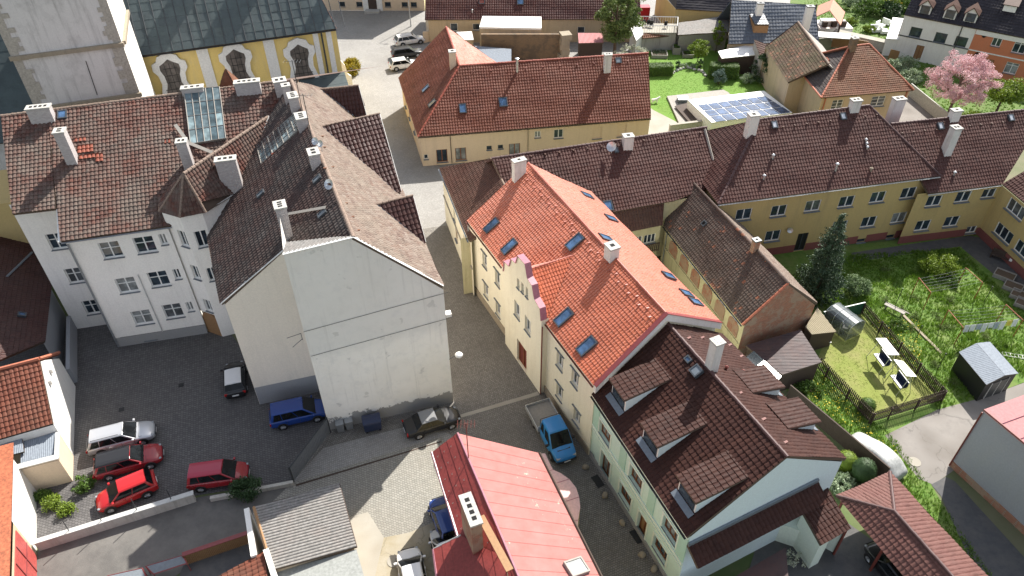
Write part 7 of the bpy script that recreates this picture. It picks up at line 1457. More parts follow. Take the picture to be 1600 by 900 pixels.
sh,_,_=shed('glass_lean_to','translucent glass lean-to roof behind the mint house','x' and [(1163,560),(1178,548),(1221,588),(1214,594)],[2.6,2.6,2.5,2.5],'polycarb','wall_mint_pale',amp=.0)
# canopy swings
for k,(q,lb) in enumerate(((((1368,529),(1384,529),(1405,555),(1388,555)),'garden swing with white canopy nearer the greenhouse'),(((1396,562),(1411,565),(1432,589),(1416,588)),'garden swing with white canopy nearer the fence corner'))):
    c4=[P(*s_,2.0) for s_ in q]; t=thing('garden_swing',lb,'garden swing',[*np.mean(c4,0)[:2],0],'canopy swings on the mown lawn'); MB().slab([p+[0,0,.05] for p in c4],.06).build('canopy','white_roof',t)
    cc=np.mean(c4,0); ax=unit((c4[3]-c4[0])*[1,1,0]); ay=np.array([-ax[1],ax[0],0]); m=MB()
    for s_ in (-1,1):
        for w_ in (-1,1): m.tube(cc+ax*s_*.85,cc*[1,1,0]+ax*s_*.95+ay*w_*.6,.03,seg=5)
    m.tube(cc-ax*.85,cc+ax*.85,.03,seg=5); m.build('frame','metal_light',t)
    MB().obox(cc*[1,1,0]+[0,0,.45],ax*1.4,ay*.55,(0,0,.1)).build('seat','bin_blue',t); MB().obox(cc*[1,1,0]+ay*.3+[0,0,.55],ax*1.4,ay*.08,(0,0,.5)).build('backrest','bin_blue',t)
# white garden chairs by the lean-to
for k,(x,y) in enumerate(((1291,538),(1318,516),(1325,511))):
    p=at(x,y); t=thing('garden_chair',['white plastic chair at the corner of the beige lean-to','white plastic chair in front of the greenhouse','second white plastic chair tight against the greenhouse'][k],'chair',(p[0],p[1],0),'white plastic garden chairs',k*1.2); MB().box((0,0,.4),(.48,.45,.04)).build('seat','frame_white',t,world=False); MB().box((0,.22,.42),(.48,.04,.45)).build('backrest','frame_white',t,world=False)
    for sx in(-1,1):
        for sy in (-1,1): MB().box((sx*.2,sy*.18,0),(.04,.04,.4)).build('leg','frame_white',t,world=False)
# metal shed
zz8=Z(1380,360,3.214); rN=P(*zz8(463,575),2.35); rS=P(*zz8(605,738),2.35); wl_=P(*zz8(380,612),1.95); wr_=P(*zz8(678,720),1.95)
dR_=rS-rN; h=base_thing('metal_shed','black metal garden shed with light ribbed gable roof','shed',[wl_,wl_+dR_,wr_,wr_-dR_]); A0=wl_; A1=wl_+dR_; B1=wr_; B0=wr_-dR_; rN2=rN
rN=(A0+B0)/2+[0,0,.42]; rS=(A1+B1)/2+[0,0,.42]
roof(h,[A0,A1,rS,rN],MATS['galv'],.16,9,.02,0,4,thick=.05); roof(h,[rN,rS,B1,B0],MATS['galv'],.16,9,.02,0,4,thick=.05)
cc=(A0+A1+B0+B1)/4; I=[p[:2]+(cc[:2]-p[:2])*.04 for p in (A0,A1,B1,B0)]
wall(h,[(I[0],I[1],0,1.92,[]),(I[1],I[2],0,[(0,1.92),(.5,2.32),(1,1.92)],[]),(I[2],I[3],0,1.92,[]),(I[3],I[0],0,[(0,1.92),(.5,2.32),(1,1.92)],[])],['black']); d_=unit(I[2]-I[1]); n_=np.array([d_[1],-d_[0]]); q=(I[1]+I[2])/2
for s_ in (-1,1): MB().obox([*(q+d_*s_*.45+n_*.02),.05],[*(d_*.8),0],[*(n_*.04),0],(0,0,1.7)).build('door','metal_dark',h)
for s_ in (-1,0,1): MB().obox([*(q+d_*s_*.87+n_*.03),.05],[*(d_*.04),0],[*(n_*.06),0],(0,0,1.75)).build('door_frame','sill_light',h)
# clothes line frames
CL=[((180,238),(240,312),(125,315),(195,395)),((415,188),(500,262),(358,345),(450,380)),((328,400),(402,487),(272,480),(300,620)),((617,372),(702,450),(578,440),(648,580))]; tops=[]
labs=['rusty clothes line frame beside the bright green bush','rusty clothes line frame at the edge of the courtyard shade','rusty clothes line frame left of the hanging laundry','rusty clothes line frame right of the hanging laundry']
for k,(t0,t1,f0,f1) in enumerate(CL):
    hh=2.0; a=P(*zz8(*t0),hh); b=P(*zz8(*t1),hh); t=thing('clothes_line_frame',labs[k],'clothes line',[*((a+b)/2)[:2],0],'clothes line frames in the meadow'); MB().tube(a,b,.035,seg=6).build('crossbar','rust_sheet',t)
    for p in (a,b): MB().tube([p[0],p[1],0],p,.035,seg=6).build('post','rust_sheet',t)
    tops.append((a,b))
for i,j,lb in ((0,1,'upper'),(2,3,'lower')):
    m=MB()
    for s_ in np.linspace(.05,.95,6):
        a=tops[i][0]*(1-s_)+tops[i][1]*s_; b=tops[j][0]*(1-s_)+tops[j][1]*s_; md=(a+b)/2-[0,0,.08]; m.tube(a,md,.008,seg=4); m.tube(md,b,.008,seg=4)
    o=m.build('washing_lines','sill_light'); tag(o,'white washing lines stretched over the %s meadow frames'%lb,'washing line')
a=tops[2][0]*.1+tops[2][1]*.9; b=tops[3][0]*.1+tops[3][1]*.9; random.seed(9)
plain('cloth_white',(.75,.77,.8),.8); plain('cloth_grey',(.4,.45,.52),.8); plain('cloth_yellow',(.7,.6,.1),.8)
for k in range(9):
    u0=.06+k*.102; u1=u0+.092; ln=random.uniform(.5,.95); m=MB(); n_=np.array([0,0,1]); pts=[]; nx=6
    for i in range(nx):
        u=u0+(u1-u0)*i/(nx-1); p=a+(b-a)*u-[0,0,.32*u*(1-u)]; off=np.array([.0,-.05-.03*math.sin(i*2.1),0]); pts+= [p,p+off-[0,0,ln*.5],p+off*1.7-[0,0,ln+.02*math.sin(i*3)]]
    m.add(pts,[(i*3+j,i*3+3+j,i*3+4+j,i*3+1+j) for i in range(nx-1) for j in range(2)]); o=m.build('laundry','cloth_yellow' if k==7 else ('cloth_grey' if k in(2,5) else 'cloth_white')); sm=o.modifiers.new('t','SOLIDIFY'); sm.thickness=.01
    tag(o,{7:'yellow cloth hanging among the white laundry',2:'grey cloth hanging left of the middle of the washing line',5:'grey cloth hanging right of the middle of the washing line'}.get(k,'%s white cloth from the left on the washing line'%['first','second','','third','fourth','','fifth','','sixth'][k]),'laundry','laundry on the lower washing line')
for k,((x0,y0),(x1,y1)) in enumerate((((85,310),(62,372)),((207,435),(155,560)),((527,303),(505,362)),((330,555),(270,700)))):
    p=at(*zz8(x1,y1)); o=MB().tube((0,0,0),(.03,0,1.9),.03,seg=6).build('garden_pole','metal_dark'); o.location=(p[0],p[1],0); tag(o,['thin garden pole beside the grey bench','thin garden pole by the long kerb','thin garden pole near the shaded planters','thin garden pole between meadow and metal shed'][k],'pole','thin poles in the meadow')
# benches, kerb, planters
p=at(*zz8(50,410)); t=thing('bench','weathered grey plank bench at the meadow edge','bench',(p[0],p[1],0),None,R(-48)); MB().box((0,0,.4),(1.8,.35,.05)).build('seat','wood_grey',t,world=False); [MB().box((s*.7,0,0),(.08,.3,.4)).build('leg','wood_grey',t,world=False) for s in (-1,1)]; MB().box((0,.6,.15),(2.2,.1,.05)).build('footboard','wood_grey',t,world=False)
a=at(*zz8(100,430))[:2]; b=at(*zz8(290,620))[:2]; o=MB().obox([*((a+b)/2),0],[*(b-a),0],[.2,.18,0],(0,0,.12)).build('garden_kerb','stone_trim'); tag(o,'long concrete garden kerb between meadow and vegetable patch','kerb')
for k,(x,y,w_) in enumerate(((605,235,1.7),(648,292,1.5),(680,335,1.4),(703,378,1.4))):
    p=at(*zz8(x,y)); t=thing('planter','%s of the wooden planters along the ochre wing'%['largest','second','third','lowest'][k],'planter',(p[0],p[1],0),'wooden planters by the ochre wing',R(-42)); m=MB(); 
    for cc,dd in (((0,.6,0),(w_,.08,.4)),((0,-.6,0),(w_,.08,.4)),((w_/2-.04,0,0),(.08,1.12,.4)),((-w_/2+.04,0,0),(.08,1.12,.4))): m.box(cc,dd)
    m.build('box','wood_grey',t,world=False); MB().box((0,0,0),(w_-.16,1.12,.3)).build('soil','soil',t,world=False)
p=at(*zz8(590,150)); t=thing('garden_bench','dark bench with white cushion against the red plinth','bench',(p[0],p[1],0),None,R(-42)); MB().box((0,0,.4),(2.0,.5,.06)).build('seat','wood_dark',t,world=False); MB().box((0,.25,.4),(2.0,.06,.5)).build('backrest','wood_dark',t,world=False); MB().box((.85,-.1,.46),(.5,.6,.25)).build('cushion','frame_white',t,world=False,bevel=.05); [MB().box((s*.9,0,0),(.08,.45,.4)).build('leg','wood_dark',t,world=False) for s in (-1,1)]
a=at(1567,556)[:2]; b=at(1604,562)[:2]; m=MB(); d_=unit(b-a); n_=np.array([-d_[1],d_[0]]); [m.tube([*(a+n_*s),.06],[*(b+n_*s+d_*2),.06],.03,seg=5) for s in(0,.4)]; [m.tube([*(a+d_*i*.3),.06],[*(a+d_*i*.3+n_*.4),.06],.025,seg=5) for i in range(14)]; tag(m.build('ladder','frame_white'),'white ladder lying on bare soil beside the metal shed','ladder')
# ================================================================ UPPER GARDEN
z15=Z(1010,40,5)
PT=[(z15(98,235),2.3,1.9,.4),(z15(230,212),1.1,1.4,.8),(z15(322,238),1.6,1.3,.4)]
for k,(px,w_,d_,h_) in enumerate(PT):
    p=at(*px); t=thing('raised_bed',['largest raised bed with rows of green vegetables','tall narrow raised bed in the middle of the three','smaller raised bed at the foot of the yellow-green bush'][k],'raised bed',(p[0],p[1],0),'raised beds on the upper lawn',R(-4)); m=MB(); h_*=1.2
    for cc,dd in (((0,d_/2,0),(w_,.1,h_)),((0,-d_/2,0),(w_,.1,h_)),((w_/2-.05,0,0),(.1,d_-.1,h_)),((-w_/2+.05,0,0),(.1,d_-.1,h_))): m.box(cc,dd)
    m.build('box','wood_grey',t,world=False); MB().box((0,0,0),(w_-.2,d_-.1,h_-.1)).build('soil','soil',t,world=False)
# deck + pool enclosure with solar panels
dk=[P(*z15(160,550),.25),P(*z15(600,500),.25),P(*z15(640,520),.25),P(*z15(800,700),.25),P(*z15(260,770),.25)]
m=MB(); m.prism([p[:2] for p in dk],0,.25); tag(m.build('pool_deck','wood_grey'),'low grey timber deck around the pool cover','deck')
q=[P(*z15(322,580),1.6),P(*z15(920,508),1.6),P(*z15(1140,680),1.9),P(*z15(510,757),1.9)]
t=base_thing('pool_enclosure','white pool enclosure roof carrying blue solar panels','pool enclosure',q); plq=plane(q[0],q[1],q[2]); q[3]=RP(*z15(510,757),plq); MB().slab(q,.12).build('roof','white_roof',t)
w=[p[:2] for p in q]; wall(t,[(w[3],w[2],.2,1.75,[]),(w[2],w[1],.2,[(0,1.75),(1,1.45)],[]),(w[0],w[3],.2,[(0,1.45),(1,1.75)],[]),(w[1],w[0],.2,1.45,[])],['white_roof'])
sq=[RP(*z15(*s_),plq)+[0,0,.06] for s_ in ((398,622),(925,550),(1132,680),(545,757))]; L_=lambda s,v:(sq[0]*(1-s)*(1-v)+sq[1]*s*(1-v)+sq[2]*s*v+sq[3]*(1-s)*v)
glassmat('solar',(.03,.055,.11),.25)
for i in range(7):
    for j in range(3):
        e=.06; c=[L_((i+a_)/7+e*s1/7,(j+b_)/3+e*s2/3) for a_,b_,s1,s2 in ((0,0,1,1),(1,0,-1,1),(1,1,-1,-1),(0,1,1,-1))]; MB().slab(c,.04).build('solar_panel','solar',t)
q=[P(*z15(222,628),.5),P(*z15(325,602),.5),P(*z15(455,755),.5),P(*z15(350,772),.5)]; tag(MB().slab(q,.1).build('brown_platform','wood_dark'),'dark brown boarded platform beside the pool enclosure','platform')
p=at(*z15(282,590),.3); t=thing('glass_cube','small glass skylight box on the pool deck','glass box',(p[0],p[1],.25)); MB().box((0,0,.0),(1.3,1.2,.5)).build('frame','polycarb',t,world=False); MB().box((0,0,.5),(1.35,1.25,.05)).build('lid','metal_light',t,world=False)
# white dog
p=at(1023,161); t=thing('dog','white dog standing on the lawn near the gable corner','dog',(p[0],p[1],0),None,R(15)); me=bpy.data.meshes.new('dog_body'); V_=[(-.35,0,.5),(-.05,0,.5),(.3,0,.52),(.45,0,.7),(.6,0,.72),(.74,0,.66),(-.5,0,.6),(-.62,0,.72),(.28,.1,.28),(.3,.1,.02),(.28,-.1,.28),(.3,-.1,.02),(-.32,.11,.34),(-.4,.11,.2),(-.33,.11,.02),(-.32,-.11,.34),(-.4,-.11,.2),(-.33,-.11,.02),(.55,.07,.84),(.55,-.07,.84)]
E_=[(0,1),(1,2),(2,3),(3,4),(4,5),(0,6),(6,7),(2,8),(8,9),(2,10),(10,11),(0,12),(12,13),(13,14),(0,15),(15,16),(16,17),(4,18),(4,19)]; rad=[.15,.15,.17,.1,.1,.05,.05,.03,.06,.04,.06,.04,.08,.05,.04,.08,.05,.04,.03,.03]
me.from_pydata(V_,E_,[]); me.materials.append(MATS['frame_white']); o=bpy.data.objects.new('body',me); COL.objects.link(o); o.parent=t; sk=o.modifiers.new('skin','SKIN'); [setattr(d,'radius',(r_,r_)) for d,r_ in zip(me.skin_vertices[0].data,rad)]; me.skin_vertices[0].data[0].use_root=True; subsurf(o,2)
# gazebo
zg=Z(1260,0,8.183); g=[P(*zg(345,-10),4.6),P(*zg(300,130),4.6),P(*zg(115,215),2.8),P(*zg(140,60),2.8),P(*zg(440,320),2.8),P(*zg(495,150),2.8)]
t=base_thing('gazebo','open timber gazebo with pale orange gable roof','gazebo',g[2:6]); plain('pale_tile',(.55,.28,.19),.6); p1_=plane(g[0],g[1],g[2]); p2_=plane(g[0],g[1],g[4]); MB().slab([g[0],g[1],g[2],RP(*zg(150,70),p1_)],.12).build('roof','pale_tile',t); MB().slab([g[1],g[0],RP(*zg(495,155),p2_),g[4]],.12).build('roof','pale_tile',t)
for p in (g[2],g[4],g[3],g[5]): MB().box((p[0],p[1]+.2,0),(.2,.2,2.8)).build('post','wood_dark',t)
q=[P(*zg(*s_),1.0) for s_ in ((100,335),(395,440),(430,320),(440,250),(130,200))]; m=MB(); c=np.mean(q,0); m.box((c[0],c[1],0),(6.0,3.6,1.0)); m.build('base','wall_white',t); m=MB(); m.box((c[0],c[1],1.0),(3,1.2,.7)); m.build('table','frame_white',t); [MB().box((c[0]+s*1.2,c[1]-1,1.0),(.7,.6,.8)).build('chair','wood_dark',t) for s in (-1,0.2,1.4)]
# boundary walls / fences top right
def wallrun(name,label,a,b,h,th,mat,cap=None):
    a=np.array(a)[:2];b=np.array(b)[:2]; d=unit(b-a); n_=np.array([-d[1],d[0]]); t=thing(name,label,'wall' if 'wall' in name else 'fence',(*((a+b)/2),0)); MB().obox([*((a+b)/2),0],[*(b-a),0],[*(n_*th),0],(0,0,h)).build('wall' if 'wall' in name else 'panel',mat,t)
    if cap: MB().obox([*((a+b)/2),h],[*(b-a),0],[*(n_*(th+.1)),0],(0,0,.08)).build('coping',cap,t)
    return t
wallrun('concrete_wall','broad pale concrete wall below the far lawn',at(1300,62),at(1398,84),1.4,1.2,'concrete','concrete_slab')
boardfence('wood_fence','orange-brown wooden fence in front of the pale concrete wall',at(1298,73),at(1352,82),1.6,'wood'); boardfence('wood_gate','small brown wooden gate left of the dormer house',at(1386,95),at(1400,99),1.7,'wood',cat='gate')
m=None
t=wallrun('panel_wall','grey concrete panel wall between cherry tree and paved yard',at(1418,148),at(1480,200),1.6,.15,'concrete'); 
wallrun('terrace_wall','low beige garden wall in front of the pool enclosure',at(1045,206),at(1125,196),.9,.3,'concrete','concrete_slab')
sh,_,_=shed('white_summerhouse','bright white flat-roofed summerhouse beside the dormer house',[(1395,27),(1413,29),(1404,61),(1385,60)],[2.6]*4,'white_roof','wall_white',amp=0)
for k,(x,y) in enumerate(((1366,50),(1374,44),(1380,52),(1386,38))):
    p=at(x,y); t=thing('garden_furniture',['white garden armchair farthest left beside the summerhouse','white garden armchair second from left by the summerhouse','white low garden table near the summerhouse','white garden armchair behind the low table'][k],'garden furniture',(p[0],p[1],0),'white garden furniture',k*.7); MB().box((0,0,.1),(1.3,1.1,.45)).build('seat','white_roof',t,world=False,bevel=.05); MB().box((0,.5,.4),(1.3,.2,.6)).build('backrest','white_roof',t,world=False,bevel=.05)
tag(MB().box((*at(1236,60)[:2],0),(2.2,2.0,1.0)).build('white_cover','white_roof'),'white sheet cover beside the brick chimney of the old barn','cover'); tag(MB().box((*at(1284,78)[:2],2.2),(7,2.0,.1),R(-12)).build('white_canopy_roof','white_roof'),'long white canopy roof behind the hipped tan house','canopy')
tag(MB().box((*at(1005,31)[:2],0),(1.6,1.4,2.2)).build('red_awning','paint_red'),'small bright red awning block at the passage','awning')
# stones edging the border
random.seed(12)
bp=[(198,380),(215,368),(240,355),(262,345),(290,335),(320,330),(345,335),(375,345),(410,352),(432,362),(448,375),(460,392)]
for k,(x,y) in enumerate(bp):
    p=at(*z15(x,y)); o=MB().lathe((0,0,0),[(.25,0),(.3,.15),(.2,.3),(.05,.36)],7).build('border_stone','concrete',smooth=False); o.location=(p[0],p[1],0); o.rotation_euler=(0,0,k); o.scale=(random.uniform(.8,1.4),random.uniform(.7,1),random.uniform(.6,1)); tag(o,'%s rock from the left edging the curved flower border'%['first','second','third','fourth','fifth','sixth','seventh','eighth','ninth','tenth','eleventh','twelfth'][k],'rock','rocks edging the flower border')
# ================================================================ VEGETATION
def leafmat(name,cs,rough=.6,tr=.25):
    n=NT(name); uv=n.n('ShaderNodeUVMap'); uv.uv_map='UV'; w=n.n('ShaderNodeTexWhiteNoise',noise_dimensions='2D'); n.l(uv.outputs[0],w.inputs['Vector']); c=n.ramp(w.outputs['Value'],[(i/(len(cs)-1),x) for i,x in enumerate(cs)]); n.col(c)
    d=n.n('ShaderNodeBsdfTranslucent'); n.l(c,d.inputs['Color']); mx=n.n('ShaderNodeMixShader'); mx.inputs[0].default_value=tr; out=n.t.nodes['Material Output']; n.l(n.b.outputs[0],mx.inputs[1]); n.l(d.outputs[0],mx.inputs[2]); n.l(mx.outputs[0],out.inputs['Surface']); MATS[name]=n.done(rough); return n.m
leafmat('leaf_green',[(.045,.09,.012),(.08,.15,.02),(.12,.21,.03),(.06,.12,.018)]); leafmat('leaf_yellow',[(.16,.24,.02),(.22,.30,.03),(.12,.19,.02)]); leafmat('leaf_dark',[(.02,.05,.015),(.035,.075,.02),(.05,.10,.03)],tr=.1)
leafmat('leaf_spruce',[(.02,.045,.022),(.035,.07,.03),(.055,.10,.045),(.025,.055,.025)],tr=.05); leafmat('leaf_blue',[(.07,.12,.10),(.12,.18,.15),(.09,.15,.12)],tr=.05); leafmat('leaf_pink',[(.68,.40,.44),(.80,.56,.59),(.46,.25,.26),(.84,.68,.68)],tr=.3); leafmat('leaf_silver',[(.25,.32,.20),(.35,.42,.28),(.18,.25,.12)])
leafmat('leaf_fresh',[(.09,.14,.03),(.14,.20,.05),(.20,.26,.08),(.07,.11,.03)],tr=.3); leafmat('leaf_sage',[(.14,.21,.09),(.20,.28,.13),(.10,.16,.06)]); leafmat('grass_blade',[(.09,.19,.012),(.14,.26,.02),(.19,.32,.035),(.11,.22,.018),(.24,.32,.07)],tr=.35); leafmat('grass_dry',[(.20,.24,.05),(.17,.22,.04),(.24,.26,.07)]); leafmat('bloom_yellow',[(.7,.55,.02),(.8,.65,.05)]); leafmat('gold_cover',[(.30,.24,.015),(.38,.31,.03),(.2,.17,.01)]); leafmat('leaf_white',[(.6,.6,.5),(.4,.45,.3),(.7,.7,.62)])
plain('bark',(.12,.085,.06),.9,var=.3)
def quads(name,pts,size,mat,parent=None,seed=0,up=.3,asp=.55,kind=None,nrm=None):
    rs=np.random.RandomState(seed); n=len(pts); a=rs.normal(size=(n,3)); a[:,2]+=up if nrm is None else 0
    if nrm is not None: a=nrm+a*.45
    a/=np.linalg.norm(a,axis=1)[:,None]; t=rs.normal(size=(n,3)); u=np.cross(a,t); u/=np.linalg.norm(u,axis=1)[:,None]; v=np.cross(a,u); s=size*(.6+.8*rs.rand(n))[:,None]
    P4=np.stack([pts-u*s*.5,pts-v*s*asp*.5,pts+u*s*.5,pts+v*s*asp*.5],1).reshape(-1,3)
    me=bpy.data.meshes.new(name); off=np.array(wloc(parent)) if parent is not None else np.zeros(3)
    me.vertices.add(4*n); me.vertices.foreach_set('co',(P4-off).ravel()); me.loops.add(4*n); me.loops.foreach_set('vertex_index',np.arange(4*n)); me.polygons.add(n); me.polygons.foreach_set('loop_start',np.arange(n)*4); me.polygons.foreach_set('loop_total',np.full(n,4))
    uv=me.uv_layers.new(name='UV'); uv.data.foreach_set('uv',np.repeat(rs.rand(n,2)*50,4,0).ravel()); me.materials.append(MATS[mat]); me.update(); me.validate()
    o=bpy.data.objects.new(name,me); COL.objects.link(o); o.parent=parent
    return o
def cloud(c,rad,K,m,rho,seed,shell=.75,flat=0):
    rs=np.random.RandomState(seed); d=rs.normal(size=(K,3)); d/=np.linalg.norm(d,axis=1)[:,None]; r=(shell+(1-shell)*rs.rand(K))*np.cbrt(.25+.75*rs.rand(K)); cc=d*r[:,None]*np.array(rad)
    if flat: cc[:,2]=np.maximum(cc[:,2],-rad[2]*flat)
    w=rho*(.6+.8*rs.rand(K)); g=rs.normal(size=(K,m,3)); g/=np.linalg.norm(g,axis=2)[:,:,None]; g*=(rs.rand(K,m,1)**.5)*w[:,None,None]*np.array([1,1,.75]); return (cc[:,None,:]+g).reshape(-1,3)+np.array(c)
def tree(name,label,base,h,rad,mat,K=60,m=90,rho=.6,leaf=.22,seed=1,cz=.62,group=None,cat='tree',trunk=.16,multi=1,limbs=7,flat=.7,shell=.7):
    b=np.array([base[0],base[1],0.]); t=thing(name,label,cat,b,group); rs=random.Random(seed); c=b+[0,0,h*cz]; mb=MB()
    for k in range(multi):
        off=np.array([rs.uniform(-.3,.3),rs.uniform(-.3,.3),0])*(multi>1); mb.tube(b+off-[0,0,.1],b+off*1.8+[0,0,h*.35],trunk,trunk*.7,8); mb.tube(b+off*1.8+[0,0,h*.35],b+off*2+[rs.uniform(-.2,.2),rs.uniform(-.2,.2),h*.75],trunk*.7,trunk*.25,7)
    for k in range(limbs):
        a=k*2.4+rs.random(); z=h*(.25+.4*rs.random()); e=c+np.array([math.cos(a)*rad[0]*.75,math.sin(a)*rad[1]*.75,rs.uniform(-.3,.6)*rad[2]]); mb.tube(b+[0,0,z],(b+[0,0,z]+e)/2+[0,0,.2],trunk*.45,trunk*.3,6); mb.tube((b+[0,0,z]+e)/2+[0,0,.2],e,trunk*.3,.02,5)
    mb.build('trunk','bark',t); quads('crown',cloud(c,rad,K,m,rho,seed,shell,flat),leaf,mat,t,seed); return t
def bush(name,label,base,rad,mat,K=25,m=80,rho=.35,leaf=.14,seed=1,group=None,cat='bush',z=None):
    b=np.array([base[0],base[1],0.]); z=rad[2]*.9 if z is None else z; t=thing(name,label,cat,b,group); quads('foliage',cloud(b+[0,0,z],rad,K,m,rho,seed,.8,.9),leaf,mat,t,seed); mb=MB(); rs=random.Random(seed)
    for k in range(5): a=k*1.3; mb.tube(b-[0,0,.05],b+[math.cos(a)*rad[0]*.5,math.sin(a)*rad[1]*.5,z],.03,.01,5)
    mb.build('stems','bark',t); return t
def ball(name,label,base,rad,mat,n=2500,leaf=.1,seed=1,group=None,cat='bush',zc=None):
    b=np.array([base[0],base[1],0.]); rs=np.random.RandomState(seed); d=rs.normal(size=(n,3)); d/=np.linalg.norm(d,axis=1)[:,None]; r=1+.06*rs.normal(size=(n,1)); zc=rad[2]*.95 if zc is None else zc; p=d*np.array(rad)*r+b+[0,0,zc]; t=thing(name,label,cat,b,group); quads('foliage',p,leaf,mat,t,seed,nrm=d); mb=MB(); mb.tube(b-[0,0,.05],b+[0,0,zc],.06,.03,6); mb.build('stem','bark',t); mb=MB(); k=10; mb.lathe(b+[0,0,zc],[(rad[0]*.9*math.sin(math.pi*i/8+.001),-rad[2]*.9*math.cos(math.pi*i/8)) for i in range(9)],14); mb.build('inner_foliage',mat,t); return t
def hedge(name,label,a,b,w,h,mat,seed=1,n=9000,leaf=.13):
    a=np.array(a)[:2];b=np.array(b)[:2]; L=np.linalg.norm(b-a); d=(b-a)/L; nn=np.array([-d[1],d[0]]); rs=np.random.RandomState(seed); u=rs.rand(n)*L; f=rs.rand(n); pts=[];nr=[]
    s=rs.rand(n)*w-w/2; z=rs.rand(n)*h; P_=np.zeros((n,3)); N_=np.zeros((n,3)); ar=np.array([w*L,h*L,h*L,h*w,h*w]); ar/=ar.sum(); ch=rs.choice(5,n,p=ar)
    s=np.where(ch==1,w/2,np.where(ch==2,-w/2,s)); z=np.where(ch==0,h,z); u=np.where(ch==3,0,np.where(ch==4,L,u)); P_[:,:2]=a+d*u[:,None]+nn*s[:,None]; P_[:,2]=z; P_+=rs.normal(size=(n,3))*.06
    N_[:,:2]=np.where((ch==1)[:,None],nn,0)+np.where((ch==2)[:,None],-nn,0)+np.where((ch==3)[:,None],-d,0)+np.where((ch==4)[:,None],d,0); N_[:,2]=(ch==0)
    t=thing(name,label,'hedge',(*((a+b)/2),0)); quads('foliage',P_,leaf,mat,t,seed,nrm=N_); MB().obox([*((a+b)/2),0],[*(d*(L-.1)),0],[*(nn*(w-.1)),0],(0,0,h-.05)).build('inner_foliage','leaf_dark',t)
def tufts(name,pix,dens,hgt,mat,seed=1,excl=(),clump=.0,wid=.035,lean=.35,kind='stuff'):
    poly=np.array([P(x,y)[:2] for x,y in pix]); mn=poly.min(0);mx=poly.max(0); A=(mx-mn).prod(); rs=np.random.RandomState(seed); n=int(A*dens); p=mn+rs.rand(n,2)*(mx-mn)
    def inside(p,poly):
        r=np.zeros(len(p),bool); j=len(poly)-1
        for i in range(len(poly)):
            xi,yi=poly[i];xj,yj=poly[j]; c=((yi>p[:,1])!=(yj>p[:,1]))&(p[:,0]<(xj-xi)*(p[:,1]-yi)/(yj-yi+1e-12)+xi); r^=c; j=i
        return r
    k=inside(p,poly)
    for e in excl: k&=~inside(p,np.array([P(x,y)[:2] for x,y in e]))
    p=p[k]; nz=.5+.5*np.sin(p[:,0]*1.3+np.sin(p[:,1]*.9)*2)*np.cos(p[:,1]*1.1+np.sin(p[:,0]*.7)*1.7); 
    if clump: kk=rs.rand(len(p))<(1-clump)+clump*nz; p=p[kk]; nz=nz[kk]
    n=len(p); B=4; a=rs.rand(n*B)*6.28; base=np.repeat(np.c_[p,np.zeros(n)],B,0)+np.c_[rs.normal(size=(n*B,2))*.05,np.zeros(n*B)]; hh=hgt*(.5+.7*rs.rand(n*B))*(.55+.9*np.repeat(nz,B)); dr=np.c_[np.cos(a),np.sin(a),np.zeros(n*B)]; pr=np.c_[-np.sin(a),np.cos(a),np.zeros(n*B)]
    tip=base+dr*(hh*lean*2*rs.rand(n*B))[:,None]+np.c_[np.zeros((n*B,2)),hh]; V3=np.stack([base-pr*wid,base+pr*wid,tip],1).reshape(-1,3); N=n*B
    me=bpy.data.meshes.new(name); me.vertices.add(3*N); me.vertices.foreach_set('co',V3.ravel()); me.loops.add(3*N); me.loops.foreach_set('vertex_index',np.arange(3*N)); me.polygons.add(N); me.polygons.foreach_set('loop_start',np.arange(N)*3); me.polygons.foreach_set('loop_total',np.full(N,3)); uv=me.uv_layers.new(name='UV'); uv.data.foreach_set('uv',np.repeat(np.repeat(rs.rand(n,2)*50,B,0)+rs.rand(N,2)*.0,3,0).ravel()); me.materials.append(MATS[mat]); me.update()
    o=bpy.data.objects.new(name,me); COL.objects.link(o); tag(o,kind=kind); return o
neat=[(1277,560),(1300,510),(1345,490),(1468,622),(1357,655)]
mead=[(1330,398),(1500,388),(1540,430),(1640,520),(1600,590),(1530,620),(1467,640),(1345,490),(1300,470),(1290,440)]
o=tufts('meadow_grass',mead,60,.25,'grass_blade',1,wid=.024,excl=[neat,[(1490,555),(1545,535),(1595,590),(1560,625),(1500,600)]],clump=.35); tag(o,'tall uneven meadow grass around the clothes line frames','grass')
o=tufts('strip_grass',[(1225,600),(1290,570),(1370,665),(1384,668),(1456,764),(1550,900),(1530,900),(1400,745),(1385,738)],70,.2,'grass_blade',2,wid=.022,excl=[[(1325,680),(1345,672),(1418,745),(1400,757)]],clump=.2); tag(o,'rough green grass strip behind the mint house and carport','grass')
o=tufts('shaded_grass',[(1120,470),(1330,400),(1500,388),(1300,460),(1280,520),(1180,560)],14,.2,'grass_blade',3); tag(o,'sparse grass in the shade of the ochre house','grass')
o=tufts('mown_grass',neat,25,.035,'grass_dry',4,wid=.02); tag(o,'short dry mown lawn inside the picket fence','grass')
o=tufts('upper_lawn_grass',[(1015,62),(1110,60),(1185,90),(1240,190),(1200,200),(1060,190),(1015,160)],20,.03,'grass_blade',5,wid=.03); tag(o,'short bright green lawn in the upper garden','grass')
o=tufts('far_grass',[(1230,60),(1310,50),(1420,75),(1430,130),(1480,190),(1640,240),(1640,120),(1400,85),(1340,0),(1260,0)],6,.15,'grass_blade',6,wid=.06); tag(o,'grass around the cherry tree and far garden','grass')
rs=np.random.RandomState(3); pts=[]
for k in range(260):
    x,y=rs.uniform(1245,1480),rs.uniform(520,720); 
    pts.append(P(x,y,.22))
